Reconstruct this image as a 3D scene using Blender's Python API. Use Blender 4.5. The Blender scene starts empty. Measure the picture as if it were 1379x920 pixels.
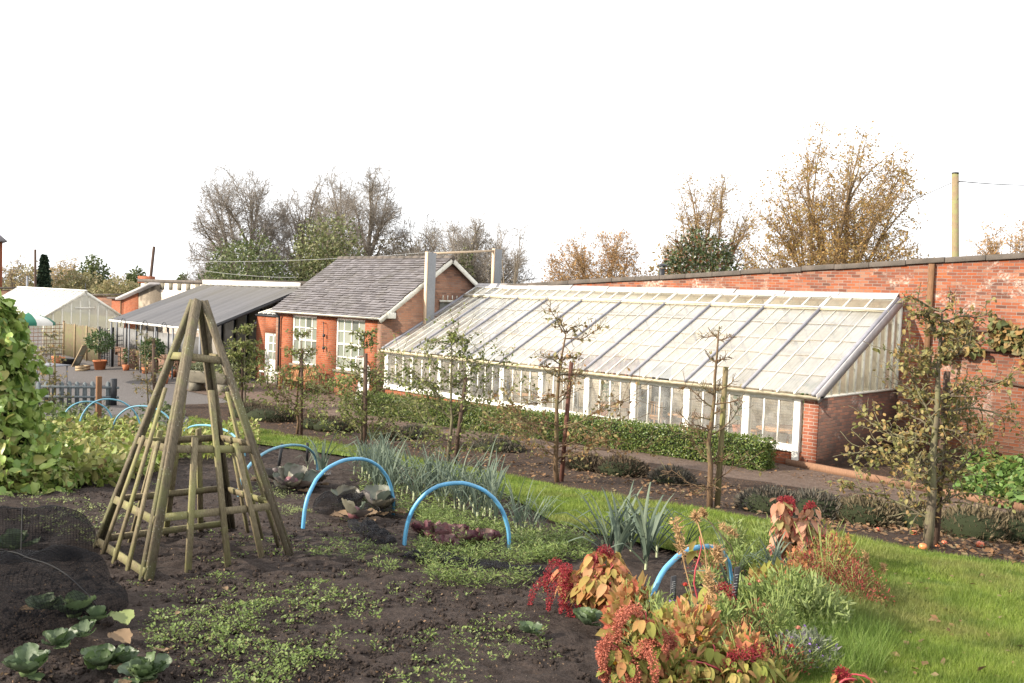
import bpy, math, random
import numpy as np
from mathutils import Vector, Matrix

rng = np.random.default_rng(7)
random.seed(7)
scene = bpy.context.scene
COL = scene.collection

# ------------------------------------------------------------------ camera
F, PITCH, ROLL, TH = 1241., .04894, .03593, .79144
_ex = np.array([np.sin(TH), -np.cos(TH), 0]); _ey = np.array([np.cos(TH), np.sin(TH), 0])
_c, _s = np.cos(-PITCH), np.sin(-PITCH)
_rt = np.array([1, 0, 0.]); _f = np.array([0, _c, _s]); _up = np.cross(_rt, _f)
_rt, _up = np.cos(ROLL)*_rt + np.sin(ROLL)*_up, -np.sin(ROLL)*_rt + np.cos(ROLL)*_up
_M = np.array([_ex, _ey, [0, 0, 1]])
RT, UP, FW = _M @ _rt, _M @ _up, _M @ _f
C = np.array([9.2187, -18.8956, 3.55])
def ray(px, py):
    px = np.asarray(px, float); py = np.asarray(py, float)
    return FW + RT*((px-690)/F)[..., None] - UP*((py-460)/F)[..., None]
def at(px, py, d):                      # point seen at (px,py) of the photo, d metres deep
    return C + ray(px, py)*d
def onp(px, py, ax, val):               # point seen at (px,py) on an axis-aligned plane
    d = ray(px, py); return C + (val-C[ax])/d[ax]*d
def gz(x, y):                           # height of the terrain
    x = np.asarray(x, float); y = np.asarray(y, float)
    v = np.clip(-y, 0, 26); xc = np.clip(x, -12, 14)
    z = .078*np.maximum(v-1.5, 0) + .022*xc*np.minimum(1, np.maximum(v-1, 0)/3) + .03*xc*np.clip((v-2)/7, 0, 1)
    return z - .19*np.clip((-x-3)/8, 0, 1)*np.clip((v-26)/-20, 0, 1)
def P(px, py):                          # point of the ground seen at (px,py)
    d = ray(px, py)
    t = np.full(d.shape[:-1], 8.)
    for _ in range(40):
        p = C + d*t[..., None]
        tn = (gz(p[..., 0], p[..., 1])-C[2])/d[..., 2]
        t = .5*t + .5*np.clip(tn, .5, 300)
    p = C + d*t[..., None]
    p[..., 2] = gz(p[..., 0], p[..., 1])
    return p
def depth(p): return float((np.asarray(p)-C) @ FW)
def Hgt(base, py):                      # height above base of the photo row py at base's depth
    b = np.asarray(base, float)-C
    return ((460-py)*(b @ FW)-F*(b @ UP))/(F*UP[2]-(460-py)*FW[2])

cam = bpy.data.cameras.new('camera'); camo = bpy.data.objects.new('camera', cam); COL.objects.link(camo)
cam.sensor_width = 36; cam.lens = F/1379*36; cam.clip_end = 3000; cam.clip_start = .05
camo.matrix_world = Matrix(((RT[0], UP[0], -FW[0], C[0]), (RT[1], UP[1], -FW[1], C[1]), (RT[2], UP[2], -FW[2], C[2]), (0, 0, 0, 1)))
scene.camera = camo

# ------------------------------------------------------------------ light
SUN = np.array([-.44, -.90, .50]); SUN /= np.linalg.norm(SUN)
sl = bpy.data.lights.new('sun', 'SUN'); sl.energy = 4.9; sl.angle = math.radians(.6); sl.color = (1, .90, .76)
so = bpy.data.objects.new('sun', sl); COL.objects.link(so)
so.rotation_euler = Vector(SUN).to_track_quat('Z', 'Y').to_euler()
w = bpy.data.worlds.new('World'); scene.world = w; w.use_nodes = True
nt = w.node_tree; nt.nodes.clear()
sky = nt.nodes.new('ShaderNodeTexSky'); sky.sky_type = 'NISHITA'; sky.sun_disc = False
sky.sun_elevation = math.asin(SUN[2]); sky.sun_rotation = math.atan2(SUN[0], SUN[1]) % (2*math.pi)
sky.dust_density = 3
tc = nt.nodes.new('ShaderNodeTexCoord'); nz = nt.nodes.new('ShaderNodeTexNoise'); nz.inputs['Scale'].default_value = 2.2; nz.inputs['Detail'].default_value = 6
mp = nt.nodes.new('ShaderNodeMapping'); mp.inputs['Scale'].default_value = (1, 1, 2.5)
rp = nt.nodes.new('ShaderNodeMapRange'); rp.inputs['From Min'].default_value = .3; rp.inputs['From Max'].default_value = .6; rp.inputs['To Min'].default_value = .72; rp.inputs['To Max'].default_value = 1
mx = nt.nodes.new('ShaderNodeMix'); mx.data_type = 'RGBA'; mx.inputs[7].default_value = (10.0, 10.1, 10.3, 1)
bg = nt.nodes.new('ShaderNodeBackground'); bg.inputs[1].default_value = .1
wo = nt.nodes.new('ShaderNodeOutputWorld')
L = nt.links.new
L(tc.outputs['Generated'], mp.inputs[0]); L(mp.outputs[0], nz.inputs['Vector']); L(nz.outputs[0], rp.inputs[0]); L(rp.outputs[0], mx.inputs[0])
L(sky.outputs[0], mx.inputs[6]); L(mx.outputs[2], bg.inputs[0]); L(bg.outputs[0], wo.inputs[0])
scene.view_settings.view_transform = 'Standard'; scene.view_settings.look = 'None'
scene.view_settings.gamma = 1; scene.view_settings.use_curve_mapping = False
scene.view_settings.exposure = .95
scene.cycles.max_bounces = 8; scene.cycles.transparent_max_bounces = 24
scene.cycles.transmission_bounces = 6

# ------------------------------------------------------------------ materials
class Nodes:
    def __init__(s, name):
        s.m = bpy.data.materials.new(name); s.m.use_nodes = True; s.t = s.m.node_tree; s.t.nodes.clear()
    def n(s, typ, props=None, ins=None):
        nd = s.t.nodes.new('ShaderNode'+typ)
        for k, v in (props or {}).items(): setattr(nd, k, v)
        for k, v in (ins or {}).items():
            if isinstance(v, bpy.types.NodeSocket): s.t.links.new(v, nd.inputs[k])
            else: nd.inputs[k].default_value = v
        return nd
    def math(s, op, a, b=0., c=0.): return s.n('Math', {'operation': op}, {0: a, 1: b, 2: c}).outputs[0]
    def mix(s, f, a, b, mode='MIX'):
        return s.n('Mix', {'data_type': 'RGBA', 'blend_type': mode}, {0: f, 6: a, 7: b}).outputs[2]
    def ramp(s, f, stops, interp='LINEAR'):
        r = s.n('ValToRGB', None, {0: f}); cr = r.color_ramp; cr.interpolation = interp
        while len(cr.elements) < len(stops): cr.elements.new(.5)
        for e, (p, c) in zip(cr.elements, stops): e.position = p; e.color = rgba(c)
        return r.outputs[0]
    def noise(s, vec, scale, detail=4, rough=.55):
        i = {'Scale': scale, 'Detail': detail, 'Roughness': rough}
        if vec is not None: i['Vector'] = vec
        return s.n('TexNoise', None, i).outputs[0]
    def rng(s, v, a, b, c=0., d=1.):
        return s.n('MapRange', None, {0: v, 1: a, 2: b, 3: c, 4: d}).outputs[0]
    def obj(s): return s.n('TexCoord').outputs['Object']
    def pos(s): return s.n('NewGeometry').outputs['Position']
    def uv(s): return s.n('TexCoord').outputs['UV']
    def isl(s): return s.n('NewGeometry').outputs['Random Per Island']
    def scaled(s, v, sc): return s.n('Mapping', None, {0: v, 'Scale': sc}).outputs[0]
    def bump(s, h, st=.4, d=.01): return s.n('Bump', None, {'Strength': st, 'Distance': d, 'Height': h}).outputs[0]
    def bsdf(s, col, rough=.8, normal=None, spec=.3, metal=0., **k):
        i = {'Base Color': col, 'Roughness': rough, 'Specular IOR Level': spec, 'Metallic': metal}
        if normal is not None: i['Normal'] = normal
        return s.n('BsdfPrincipled', None, i).outputs[0]
    def out(s, sh): s.n('OutputMaterial', None, {0: sh}); return s.m
def rgba(c): return (c[0], c[1], c[2], 1.)

def plain(name, col, rough=.7, var=.25, scale=6., spec=.3, bump=.15, stretch=(1, 1, 1), col2=None, metal=0., lo=.35, hi=.65):
    a = Nodes(name); v = a.scaled(a.pos(), stretch)
    nz = a.noise(v, scale, 5)
    c2 = col2 or tuple(x*(1-var) for x in col)
    c = a.mix(a.rng(nz, lo, hi), rgba(c2), rgba(col))
    fine = a.noise(v, scale*9, 3)
    c = a.mix(.35, c, a.mix(a.rng(fine, .3, .7), rgba(tuple(x*.7 for x in col)), rgba(tuple(min(1, x*1.15) for x in col))))
    return a.out(a.bsdf(c, rough, a.bump(fine, bump, .01) if bump else None, spec, metal))

def leafmat(name, cols, trans=.3, rough=.55, spec=.25, noise=False):
    a = Nodes(name); n = len(cols)
    c = a.ramp(a.isl(), [(i/max(1, n-1), x) for i, x in enumerate(cols)])
    if 'blade' in name or 'long_grass' in name:
        c = a.mix(a.rng(a.noise(a.pos(), .9, 5), .42, .66, 0, .75), c, rgba((.20, .19, .07))); c = a.mix(a.rng(a.noise(a.pos(), 2.7, 4), .46, .68, 0, .75), c, rgba((.06, .11, .018)))
    if noise:
        c = a.mix(a.rng(a.noise(a.pos(), 60, 3), .35, .7, 0, .55), c, a.mix(.5, c, rgba(cols[0])))
    p = a.bsdf(c, rough, None, spec)
    t = a.n('BsdfTranslucent', None, {0: c}).outputs[0]
    return a.out(a.n('MixShader', None, {0: trans, 1: p, 2: t}).outputs[0])

def brickmat(name, palette, mortar=(.34, .29, .25), bw=.225, bh=.075, white=.0, wcol=(.55, .47, .40), damp=.0, dampcol=(.09, .07, .055), dz=(0., 1.), seedscale=1.1):
    a = Nodes(name)
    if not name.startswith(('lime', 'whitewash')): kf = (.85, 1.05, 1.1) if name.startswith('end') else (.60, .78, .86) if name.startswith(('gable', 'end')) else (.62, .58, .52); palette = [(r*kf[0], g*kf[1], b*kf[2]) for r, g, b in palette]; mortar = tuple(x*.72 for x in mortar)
    u = a.n('SeparateXYZ', None, {0: a.uv()})
    U, V = u.outputs[0], u.outputs[1]
    wob = a.noise(a.uv(), 3.0, 3)
    V2 = a.math('ADD', V, a.math('MULTIPLY', a.math('SUBTRACT', wob, .5), .022))
    row = a.math('FLOOR', a.math('DIVIDE', V2, bh))
    off = a.math('MULTIPLY', a.math('MODULO', a.math('ABSOLUTE', row), 2.), bw*.5)
    Uo = a.math('DIVIDE', a.math('ADD', a.math('ADD', U, off), 100*bw), bw)
    colm = a.math('FLOOR', Uo)
    fu = a.math('SUBTRACT', Uo, colm); fv = a.math('FRACT', a.math('ADD', a.math('DIVIDE', V2, bh), 50.))
    eu = a.math('MULTIPLY', a.math('MINIMUM', fu, a.math('SUBTRACT', 1., fu)), bw)
    ev = a.math('MULTIPLY', a.math('MINIMUM', fv, a.math('SUBTRACT', 1., fv)), bh)
    e = a.math('MINIMUM', eu, ev)
    face = a.rng(a.math('ADD', e, a.math('MULTIPLY', a.math('SUBTRACT', a.noise(a.uv(), 40, 2), .5), .006)), .003, .008)
    cid = a.n('CombineXYZ', None, {0: colm, 1: row}).outputs[0]
    wn = a.n('TexWhiteNoise', {'noise_dimensions': '2D'}, {'Vector': cid}).outputs[0]
    n = len(palette)
    c = a.ramp(wn, [(i/(n-1), x) for i, x in enumerate(palette)])
    c = a.mix(a.rng(a.noise(a.uv(), 28, 4), .3, .75, 0, .55), c, a.mix(.6, c, rgba((.10, .06, .045))))
    c = a.mix(a.rng(a.noise(a.uv(), .8, 5), .42, .66, 0, .6), c, a.mix(.45, c, rgba(palette[0])))
    c = a.mix(face, a.mix(a.rng(a.noise(a.uv(), 2.2, 3), .35, .65), rgba(mortar), rgba(tuple(x*.55 for x in mortar))), c)
    if white:
        wm = a.math('MULTIPLY', a.rng(a.noise(a.uv(), seedscale, 6, .65), .60-white*.25, .66-white*.2), a.rng(a.noise(a.uv(), 16, 5, .75), .44, .60))
        c = a.mix(a.math('MULTIPLY', wm, .75), c, rgba(wcol))
    if damp:
        sz = a.n('SeparateXYZ', None, {0: a.pos()}).outputs[2]
        dm = a.math('MULTIPLY', a.rng(a.math('ADD', sz, a.math('MULTIPLY', a.noise(a.uv(), 1.7, 5), 1.2)), dz[1]+.6, dz[0]+.6), damp)
        dm = a.math('MULTIPLY', dm, a.rng(a.noise(a.uv(), 6, 5, .7), .25, .7, .35, 1))
        c = a.mix(dm, c, rgba(dampcol))
    h = a.math('ADD', a.math('MULTIPLY', face, .7), a.math('MULTIPLY', a.noise(a.uv(), 50, 3), .5))
    return a.out(a.bsdf(c, .88, a.bump(h, .55, .012), .15))

def woodmat(name, col, col2, green=None, gamt=.5, scale=9, specks=0., rough=.85):
    a = Nodes(name); o = a.obj()
    grain = a.noise(a.scaled(o, (14, 14, 1.3)), 6, 5, .65)
    c = a.mix(a.rng(grain, .32, .68), rgba(col2), rgba(col))
    if green:
        g = a.rng(a.noise(o, 2.6, 6, .65), .62-gamt*.25, .75-gamt*.25)
        c = a.mix(a.math('MULTIPLY', g, .8), c, rgba(green))
    if specks:
        v = a.n('TexVoronoi', None, {'Vector': o, 'Scale': 38.}).outputs[0]
        sp = a.math('MULTIPLY', a.rng(v, .26, .12), a.rng(a.noise(o, 5, 3), .45, .6))
        c = a.mix(a.math('MULTIPLY', sp, specks), c, rgba((.42, .42, .34)))
    return a.out(a.bsdf(c, rough, a.bump(grain, .5, .008), .2))

M = {}
RED = [(.13, .05, .035), (.33, .095, .05), (.40, .115, .055), (.36, .13, .075), (.47, .15, .07), (.27, .085, .055), (.43, .17, .10)]
M['garden_brick'] = brickmat('garden_brick', [(.15, .07, .055), (.36, .12, .07), (.46, .125, .05), (.26, .10, .075), (.56, .17, .07), (.18, .085, .07), (.48, .20, .13), (.46, .26, .19), (.50, .13, .05), (.32, .16, .12)], white=.26, damp=.6, dz=(.2, 3.0), dampcol=(.14, .085, .062))
M['house_brick'] = brickmat('house_brick', [(.38, .10, .045), (.47, .135, .06), (.52, .16, .07), (.44, .14, .075), (.56, .18, .09)], mortar=(.42, .28, .20), damp=.45, dz=(-.4, .9))
M['gable_brick'] = brickmat('gable_brick', [(.25, .11, .075), (.42, .17, .10), (.48, .18, .10), (.40, .18, .12), (.52, .22, .13), (.33, .14, .095)], mortar=(.3, .23, .18), white=0, damp=.5, dz=(0, 2.))
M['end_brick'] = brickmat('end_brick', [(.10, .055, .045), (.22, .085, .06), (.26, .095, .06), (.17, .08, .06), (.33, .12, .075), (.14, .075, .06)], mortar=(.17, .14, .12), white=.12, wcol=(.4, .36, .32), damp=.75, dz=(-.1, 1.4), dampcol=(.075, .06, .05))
M['pier_brick'] = brickmat('pier_brick', [(.34, .12, .08), (.44, .15, .09), (.48, .17, .10), (.40, .16, .11), (.30, .11, .08)], mortar=(.55, .45, .38))
M['edging_wood'] = woodmat('edging_wood', (.27, .15, .09), (.15, .085, .055))
M['lime_brick'] = brickmat('lime_brick', [(.80, .71, .58), (.84, .75, .62), (.87, .78, .65), (.82, .71, .58)], mortar=(.72, .62, .50))
M['whitewash'] = brickmat('whitewash', [(.62, .50, .42), (.74, .68, .60), (.78, .72, .64), (.50, .34, .25), (.72, .62, .52)], mortar=(.6, .54, .48), white=.7, wcol=(.80, .77, .72), damp=.6, dz=(1.2, 3.2), dampcol=(.16, .13, .10), seedscale=.9)
M['coping'] = plain('coping', (.12, .10, .085), .9, .5, 3, col2=(.055, .05, .043), bump=.5)
M['white_paint'] = plain('white_paint', (.80, .79, .74), .5, .12, 2.2, bump=.1, col2=(.68, .66, .58))
M['old_white'] = plain('old_white', (.70, .68, .60), .6, .4, 5, bump=.25, col2=(.45, .42, .32), lo=.3, hi=.5)
M['cream_dirty'] = plain('cream_dirty', (.58, .52, .38), .7, .5, 7, bump=.3, col2=(.30, .25, .15))
M['lead'] = plain('lead', (.25, .25, .28), .6, .35, 4, spec=.3, bump=.25, col2=(.17, .17, .19))
M['lead_pale'] = plain('lead_pale', (.40, .38, .38), .65, .35, 5, bump=.35, col2=(.27, .26, .26))
M['grey_panel'] = plain('grey_panel', (.25, .255, .265), .6, .2, 1.5, bump=.1)
M['pale_timber'] = plain('pale_timber', (.62, .47, .33), .7, .2, 8, bump=.2)
M['dark_metal'] = plain('dark_metal', (.035, .037, .042), .5, .3, 8, bump=.1)
M['grey_metal'] = plain('grey_metal', (.25, .26, .28), .45, .3, 8, bump=.1)
M['black_plastic'] = plain('black_plastic', (.018, .018, .02), .45, .3, 8, spec=.4)
M['terracotta'] = plain('terracotta', (.46, .16, .07), .8, .25, 7)
M['stone'] = plain('stone', (.19, .17, .13), .92, .45, 5, bump=.6, col2=(.09, .085, .065))
M['plaster'] = plain('plaster', (.42, .39, .34), .9, .4, 1.6, col2=(.24, .21, .18), bump=.3)
M['teak'] = woodmat('teak', (.36, .20, .09), (.20, .10, .045))
M['brown_wood'] = woodmat('brown_wood', (.22, .115, .06), (.10, .055, .03))
M['grey_wood'] = woodmat('grey_wood', (.24, .235, .22), (.12, .115, .10), (.15, .16, .10), .3)
M['pale_wood'] = woodmat('pale_wood', (.45, .35, .22), (.28, .20, .12))
M['obelisk_wood'] = woodmat('obelisk_wood', (.17, .14, .095), (.07, .058, .04), (.14, .14, .065), .5, specks=.6)
M['obelisk_slat'] = woodmat('obelisk_slat', (.23, .19, .115), (.10, .082, .05), (.20, .195, .08), .6, specks=.35)
M['stake_wood'] = woodmat('stake_wood', (.11, .07, .05), (.05, .035, .028))
M['stake_green'] = woodmat('stake_green', (.20, .16, .085), (.11, .085, .05), (.17, .165, .06), .7)
M['stake_rust'] = woodmat('stake_rust', (.15, .065, .045), (.07, .035, .03))
M['pole_wood'] = woodmat('pole_wood', (.27, .20, .12), (.15, .115, .07), (.20, .21, .09), .6)
M['fence_wood'] = woodmat('fence_wood', (.24, .19, .12), (.12, .095, .06), (.17, .17, .08), .6)
M['bark'] = woodmat('bark', (.15, .12, .085), (.065, .052, .038), (.17, .165, .085), .7)
M['bark_brown'] = woodmat('bark_brown', (.17, .105, .06), (.075, .05, .032), (.15, .145, .07), .5)
M['far_bark'] = plain('far_bark', (.22, .18, .135), .9, .4, 3, bump=0, col2=(.14, .115, .085))
M['gold_limb'] = plain('gold_limb', (.24, .165, .10), .9, .4, 3, bump=0, col2=(.15, .11, .065))
M['far_twig'] = plain('far_twig', (.27, .235, .20), .9, .3, 3, bump=0)
M['gold_twig'] = plain('gold_twig', (.26, .17, .09), .9, .3, 3, bump=0)
M['blue_pipe'] = plain('blue_pipe', (.10, .34, .56), .42, .18, 7, spec=.5, bump=.05, col2=(.12, .26, .36), lo=.25, hi=.6)
M['teal_pipe'] = plain('teal_pipe', (.12, .31, .42), .5, .25, 7, col2=(.14, .24, .27), lo=.25, hi=.6, spec=.4, bump=.05)
M['orange'] = plain('orange', (.62, .17, .03), .5, .25, 9)
M['wire'] = plain('wire', (.12, .12, .12), .6, .2, 3, bump=0)
M['pale_wire'] = plain('pale_wire', (.5, .5, .5), .6, .2, 3, bump=0)

def glass_clear():
    a = Nodes('clear_glass')
    fr = a.n('Fresnel', None, {'IOR': 1.45}).outputs[0]
    g = a.n('BsdfGlossy', None, {0: (1, 1, 1, 1), 'Roughness': .02}).outputs[0]
    d = a.n('BsdfDiffuse', None, {0: (.80, .80, .77, 1)}).outputs[0]
    t = a.n('BsdfTransparent', None, {0: (.95, .96, .95, 1)}).outputs[0]
    dirt_veil = a.rng(a.noise(a.pos(), 3, 5), .35, .8, .07, .24)  # some dirt, plus a white veil painted in to brighten the panes
    s = a.n('MixShader', None, {0: dirt_veil, 1: t, 2: d}).outputs[0]
    return a.out(a.n('MixShader', None, {0: a.math('MULTIPLY', fr, .8), 1: s, 2: g}).outputs[0])
def glass_milky(name, cols, tr=.3):
    a = Nodes(name)
    c = a.ramp(a.isl(), [(i/(len(cols)-1), x) for i, x in enumerate(cols)])
    c = a.mix(a.rng(a.noise(a.scaled(a.pos(), (1, 1, 1)), 1.3, 5), .4, .75, 0, .4), c, rgba((.70, .68, .58)))
    st = a.rng(a.noise(a.scaled(a.pos(), (14, 1, 1)), 1.6, 5), .46, .75, 0, .65)
    c = a.mix(st, c, rgba((.46, .465, .41)))
    d = a.n('BsdfDiffuse', None, {0: c}).outputs[0]
    tl = a.n('BsdfTranslucent', None, {0: c}).outputs[0]
    t = a.n('BsdfTransparent', None, {0: (.9, .92, .88, 1)}).outputs[0]
    fr = a.n('Fresnel', None, {'IOR': 1.5}).outputs[0]
    g = a.n('BsdfGlossy', None, {0: (1, 1, 1, 1), 'Roughness': .12}).outputs[0]
    s = a.n('MixShader', None, {0: .6, 1: d, 2: tl}).outputs[0]
    clear = a.math('MINIMUM', a.math('MULTIPLY', a.rng(a.noise(a.pos(), .9, 4), .3, .7, tr*.7, tr*1.3), a.rng(a.math('FRACT', a.math('MULTIPLY', a.isl(), 7.31)), 0, 1, .75, 1.25)), .85)
    s = a.n('MixShader', None, {0: clear, 1: s, 2: t}).outputs[0]
    return a.out(a.n('MixShader', None, {0: fr, 1: s, 2: g}).outputs[0])
M['clear_glass'] = glass_clear()
M['roof_glass'] = glass_milky('roof_glass', [(.72, .75, .75), (.82, .84, .85), (.88, .89, .90), (.78, .81, .82), (.86, .86, .84)], .50)
M['vent_glass'] = glass_milky('vent_glass', [(.52, .47, .34), (.62, .57, .44), (.56, .52, .42)], .42)
M['gable_glass'] = glass_milky('gable_glass', [(.62, .58, .46), (.68, .64, .52), (.56, .55, .46)], .4)
def win_glass():
    a = Nodes('window_glass')
    c = a.ramp(a.isl(), [(0, (.10, .11, .095)), (.5, (.20, .22, .18)), (1, (.26, .27, .23))])
    return a.out(a.bsdf(c, .04, None, .8))
M['window_glass'] = win_glass()
def netmat():
    a = Nodes('black_net')
    u = a.n('SeparateXYZ', None, {0: a.uv()})
    def thr(x): return a.math('LESS_THAN', a.math('FRACT', a.math('MULTIPLY', x, 42.)), .16)
    m = a.math('MAXIMUM', thr(u.outputs[0]), thr(u.outputs[1]))
    f = a.math('MINIMUM', a.math('ADD', a.math('MULTIPLY', m, .40), a.rng(a.noise(a.uv(), 2.2, 4), .35, .7, .26, .50)), .95)
    d = a.bsdf((.009, .009, .0105, 1), .8, None, .08)
    t = a.n('BsdfTransparent').outputs[0]
    return a.out(a.n('MixShader', None, {0: f, 1: t, 2: d}).outputs[0])
M['black_net'] = netmat()
def lattice_net():
    a = Nodes('dense_net')
    f = a.rng(a.noise(a.uv(), 6, 4), .35, .65, .35, .9)
    d = a.bsdf((.009, .009, .011, 1), .7, None, .15); t = a.n('BsdfTransparent').outputs[0]
    return a.out(a.n('MixShader', None, {0: f, 1: t, 2: d}).outputs[0])
M['dense_net'] = lattice_net()

def groundmat(name, cols, scale, bump=.8, dist=.03, spots=None, spot_scale=60., spot_amt=.3, big=.35, rough=.95):
    a = Nodes(name); p = a.pos()
    n1 = a.noise(p, scale, 8, .68)
    c = a.ramp(n1, [(.25+.5*i/(len(cols)-1), x) for i, x in enumerate(cols)])
    b = a.rng(a.noise(p, big, 4), .35, .65, 0, .45)
    c = a.mix(b, c, a.mix(.5, c, rgba(cols[0])))
    h = n1
    if spots:
        v = a.n('TexVoronoi', None, {'Vector': p, 'Scale': spot_scale})
        r = a.n('SeparateColor', None, {0: v.outputs['Color']}).outputs[0]
        sc = a.ramp(r, [(i/max(1, len(spots)-1), x) for i, x in enumerate(spots)], 'LINEAR')
        m = a.math('MULTIPLY', a.rng(v.outputs[0], .42, .3), a.math('LESS_THAN', a.n('SeparateColor', None, {0: v.outputs['Color']}).outputs[1], spot_amt))
        c = a.mix(m, c, sc)
        h = a.math('ADD', h, a.math('MULTIPLY', m, .3))
    return a.out(a.bsdf(c, rough, a.bump(h, bump, dist), .15))
M['soil'] = groundmat('soil', [(.022, .0165, .014), (.045, .034, .029), (.078, .059, .050)], 14, 1., .05, [(.10, .08, .07), (.05, .035, .03), (.13, .11, .09)], 60, .10)
M['litter_soil'] = groundmat('litter_soil', [(.022, .015, .012), (.046, .031, .023), (.075, .050, .035)], 10, 1., .04, [(.18, .09, .04), (.12, .06, .03), (.22, .13, .07)], 22, .3)
M['gravel'] = groundmat('gravel', [(.075, .068, .066), (.115, .105, .10), (.165, .15, .145)], 26, .7, .02, [(.20, .18, .17), (.09, .08, .075), (.14, .12, .11)], 40, .6, .25)
M['path'] = groundmat('path', [(.06, .042, .032), (.115, .083, .066), (.18, .135, .11)], 9, .9, .03, [(.22, .17, .14), (.10, .06, .045), (.16, .09, .05)], 24, .5, .3)
M['turf'] = groundmat('turf', [(.05, .075, .015), (.09, .14, .02), (.13, .19, .03)], 12, .6, .03, None)
M['field'] = groundmat('field', [(.06, .075, .03), (.10, .11, .05), (.12, .11, .06)], 1.5, .5, .05, None)
M['grass_blade'] = leafmat('grass_blade', [(.115, .165, .024), (.16, .235, .032), (.205, .28, .042), (.26, .30, .08), (.14, .21, .032)], .35, .5)
M['long_grass'] = leafmat('long_grass', [(.10, .17, .03), (.17, .26, .05), (.24, .30, .09)], .35, .5)
# ------------------------------------------------------------------ mesh helpers
def wloc(o):
    v = Vector((0, 0, 0))
    while o is not None: v = v + o.location; o = o.parent
    return np.array(v)
def np_mesh(name, V, Fs, mat, parent=None, smooth=False, uv=False, origin=None):
    """V (n,3) world coords; Fs list of int arrays (m,k). Links ONE object; origin at parent (or given point)."""
    V = np.asarray(V, float)
    org = wloc(parent) if parent is not None else (np.asarray(origin, float) if origin is not None else np.zeros(3))
    me = bpy.data.meshes.new(name)
    Fs = [np.asarray(f, int) for f in (Fs if isinstance(Fs, list) else [Fs]) if len(f)]
    nl = sum(f.size for f in Fs); npol = sum(len(f) for f in Fs)
    me.vertices.add(len(V)); me.vertices.foreach_set('co', (V-org).astype(np.float32).ravel())
    me.loops.add(nl); me.polygons.add(npol)
    li = np.concatenate([f.ravel() for f in Fs]).astype(np.int32)
    tot = np.concatenate([np.full(len(f), f.shape[1]) for f in Fs]).astype(np.int32)
    st = np.concatenate([[0], np.cumsum(tot)[:-1]]).astype(np.int32)
    me.loops.foreach_set('vertex_index', li); me.polygons.foreach_set('loop_start', st); me.polygons.foreach_set('loop_total', tot)
    if smooth: me.polygons.foreach_set('use_smooth', np.ones(npol, bool))
    me.update(calc_edges=True)
    if uv:
        nr = np.zeros(npol*3, np.float32); me.polygons.foreach_get('normal', nr); nr = np.abs(nr.reshape(-1, 3))
        ax = np.repeat(nr.argmax(1), tot); co = V[li]
        u = np.where(ax == 0, co[:, 1], co[:, 0]); vv = np.where(ax == 2, co[:, 1], co[:, 2])
        l = me.uv_layers.new(name='UVMap'); l.data.foreach_set('uv', np.stack([u, vv], 1).astype(np.float32).ravel())
    me.materials.append(M[mat] if isinstance(mat, str) else mat)
    o = bpy.data.objects.new(name, me); COL.objects.link(o)
    if parent is not None: o.parent = parent
    else: o.location = org
    return o
def tag(o, label=None, cat=None, group=None, kind=None):
    if label: o['label'] = label
    if cat: o['category'] = cat
    if group: o['group'] = group
    if kind: o['kind'] = kind
    return o
def thing(name, label, cat, loc=(0, 0, 0), group=None):
    o = bpy.data.objects.new(name, None); COL.objects.link(o); o.location = Vector([float(x) for x in loc]); o.empty_display_size = .2
    return tag(o, label, cat, group)
def copy_tree(o, parent=None):
    c = o.copy(); COL.objects.link(c)
    if parent is not None: c.parent = parent
    for ch in [x for x in KIDS.get(o.name, [])]: copy_tree(ch, c)
    return c
KIDS = {}
def register(o):
    KIDS[o.name] = [x for x in bpy.data.objects if x.parent == o]
    for k in KIDS[o.name]: register(k)

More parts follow.
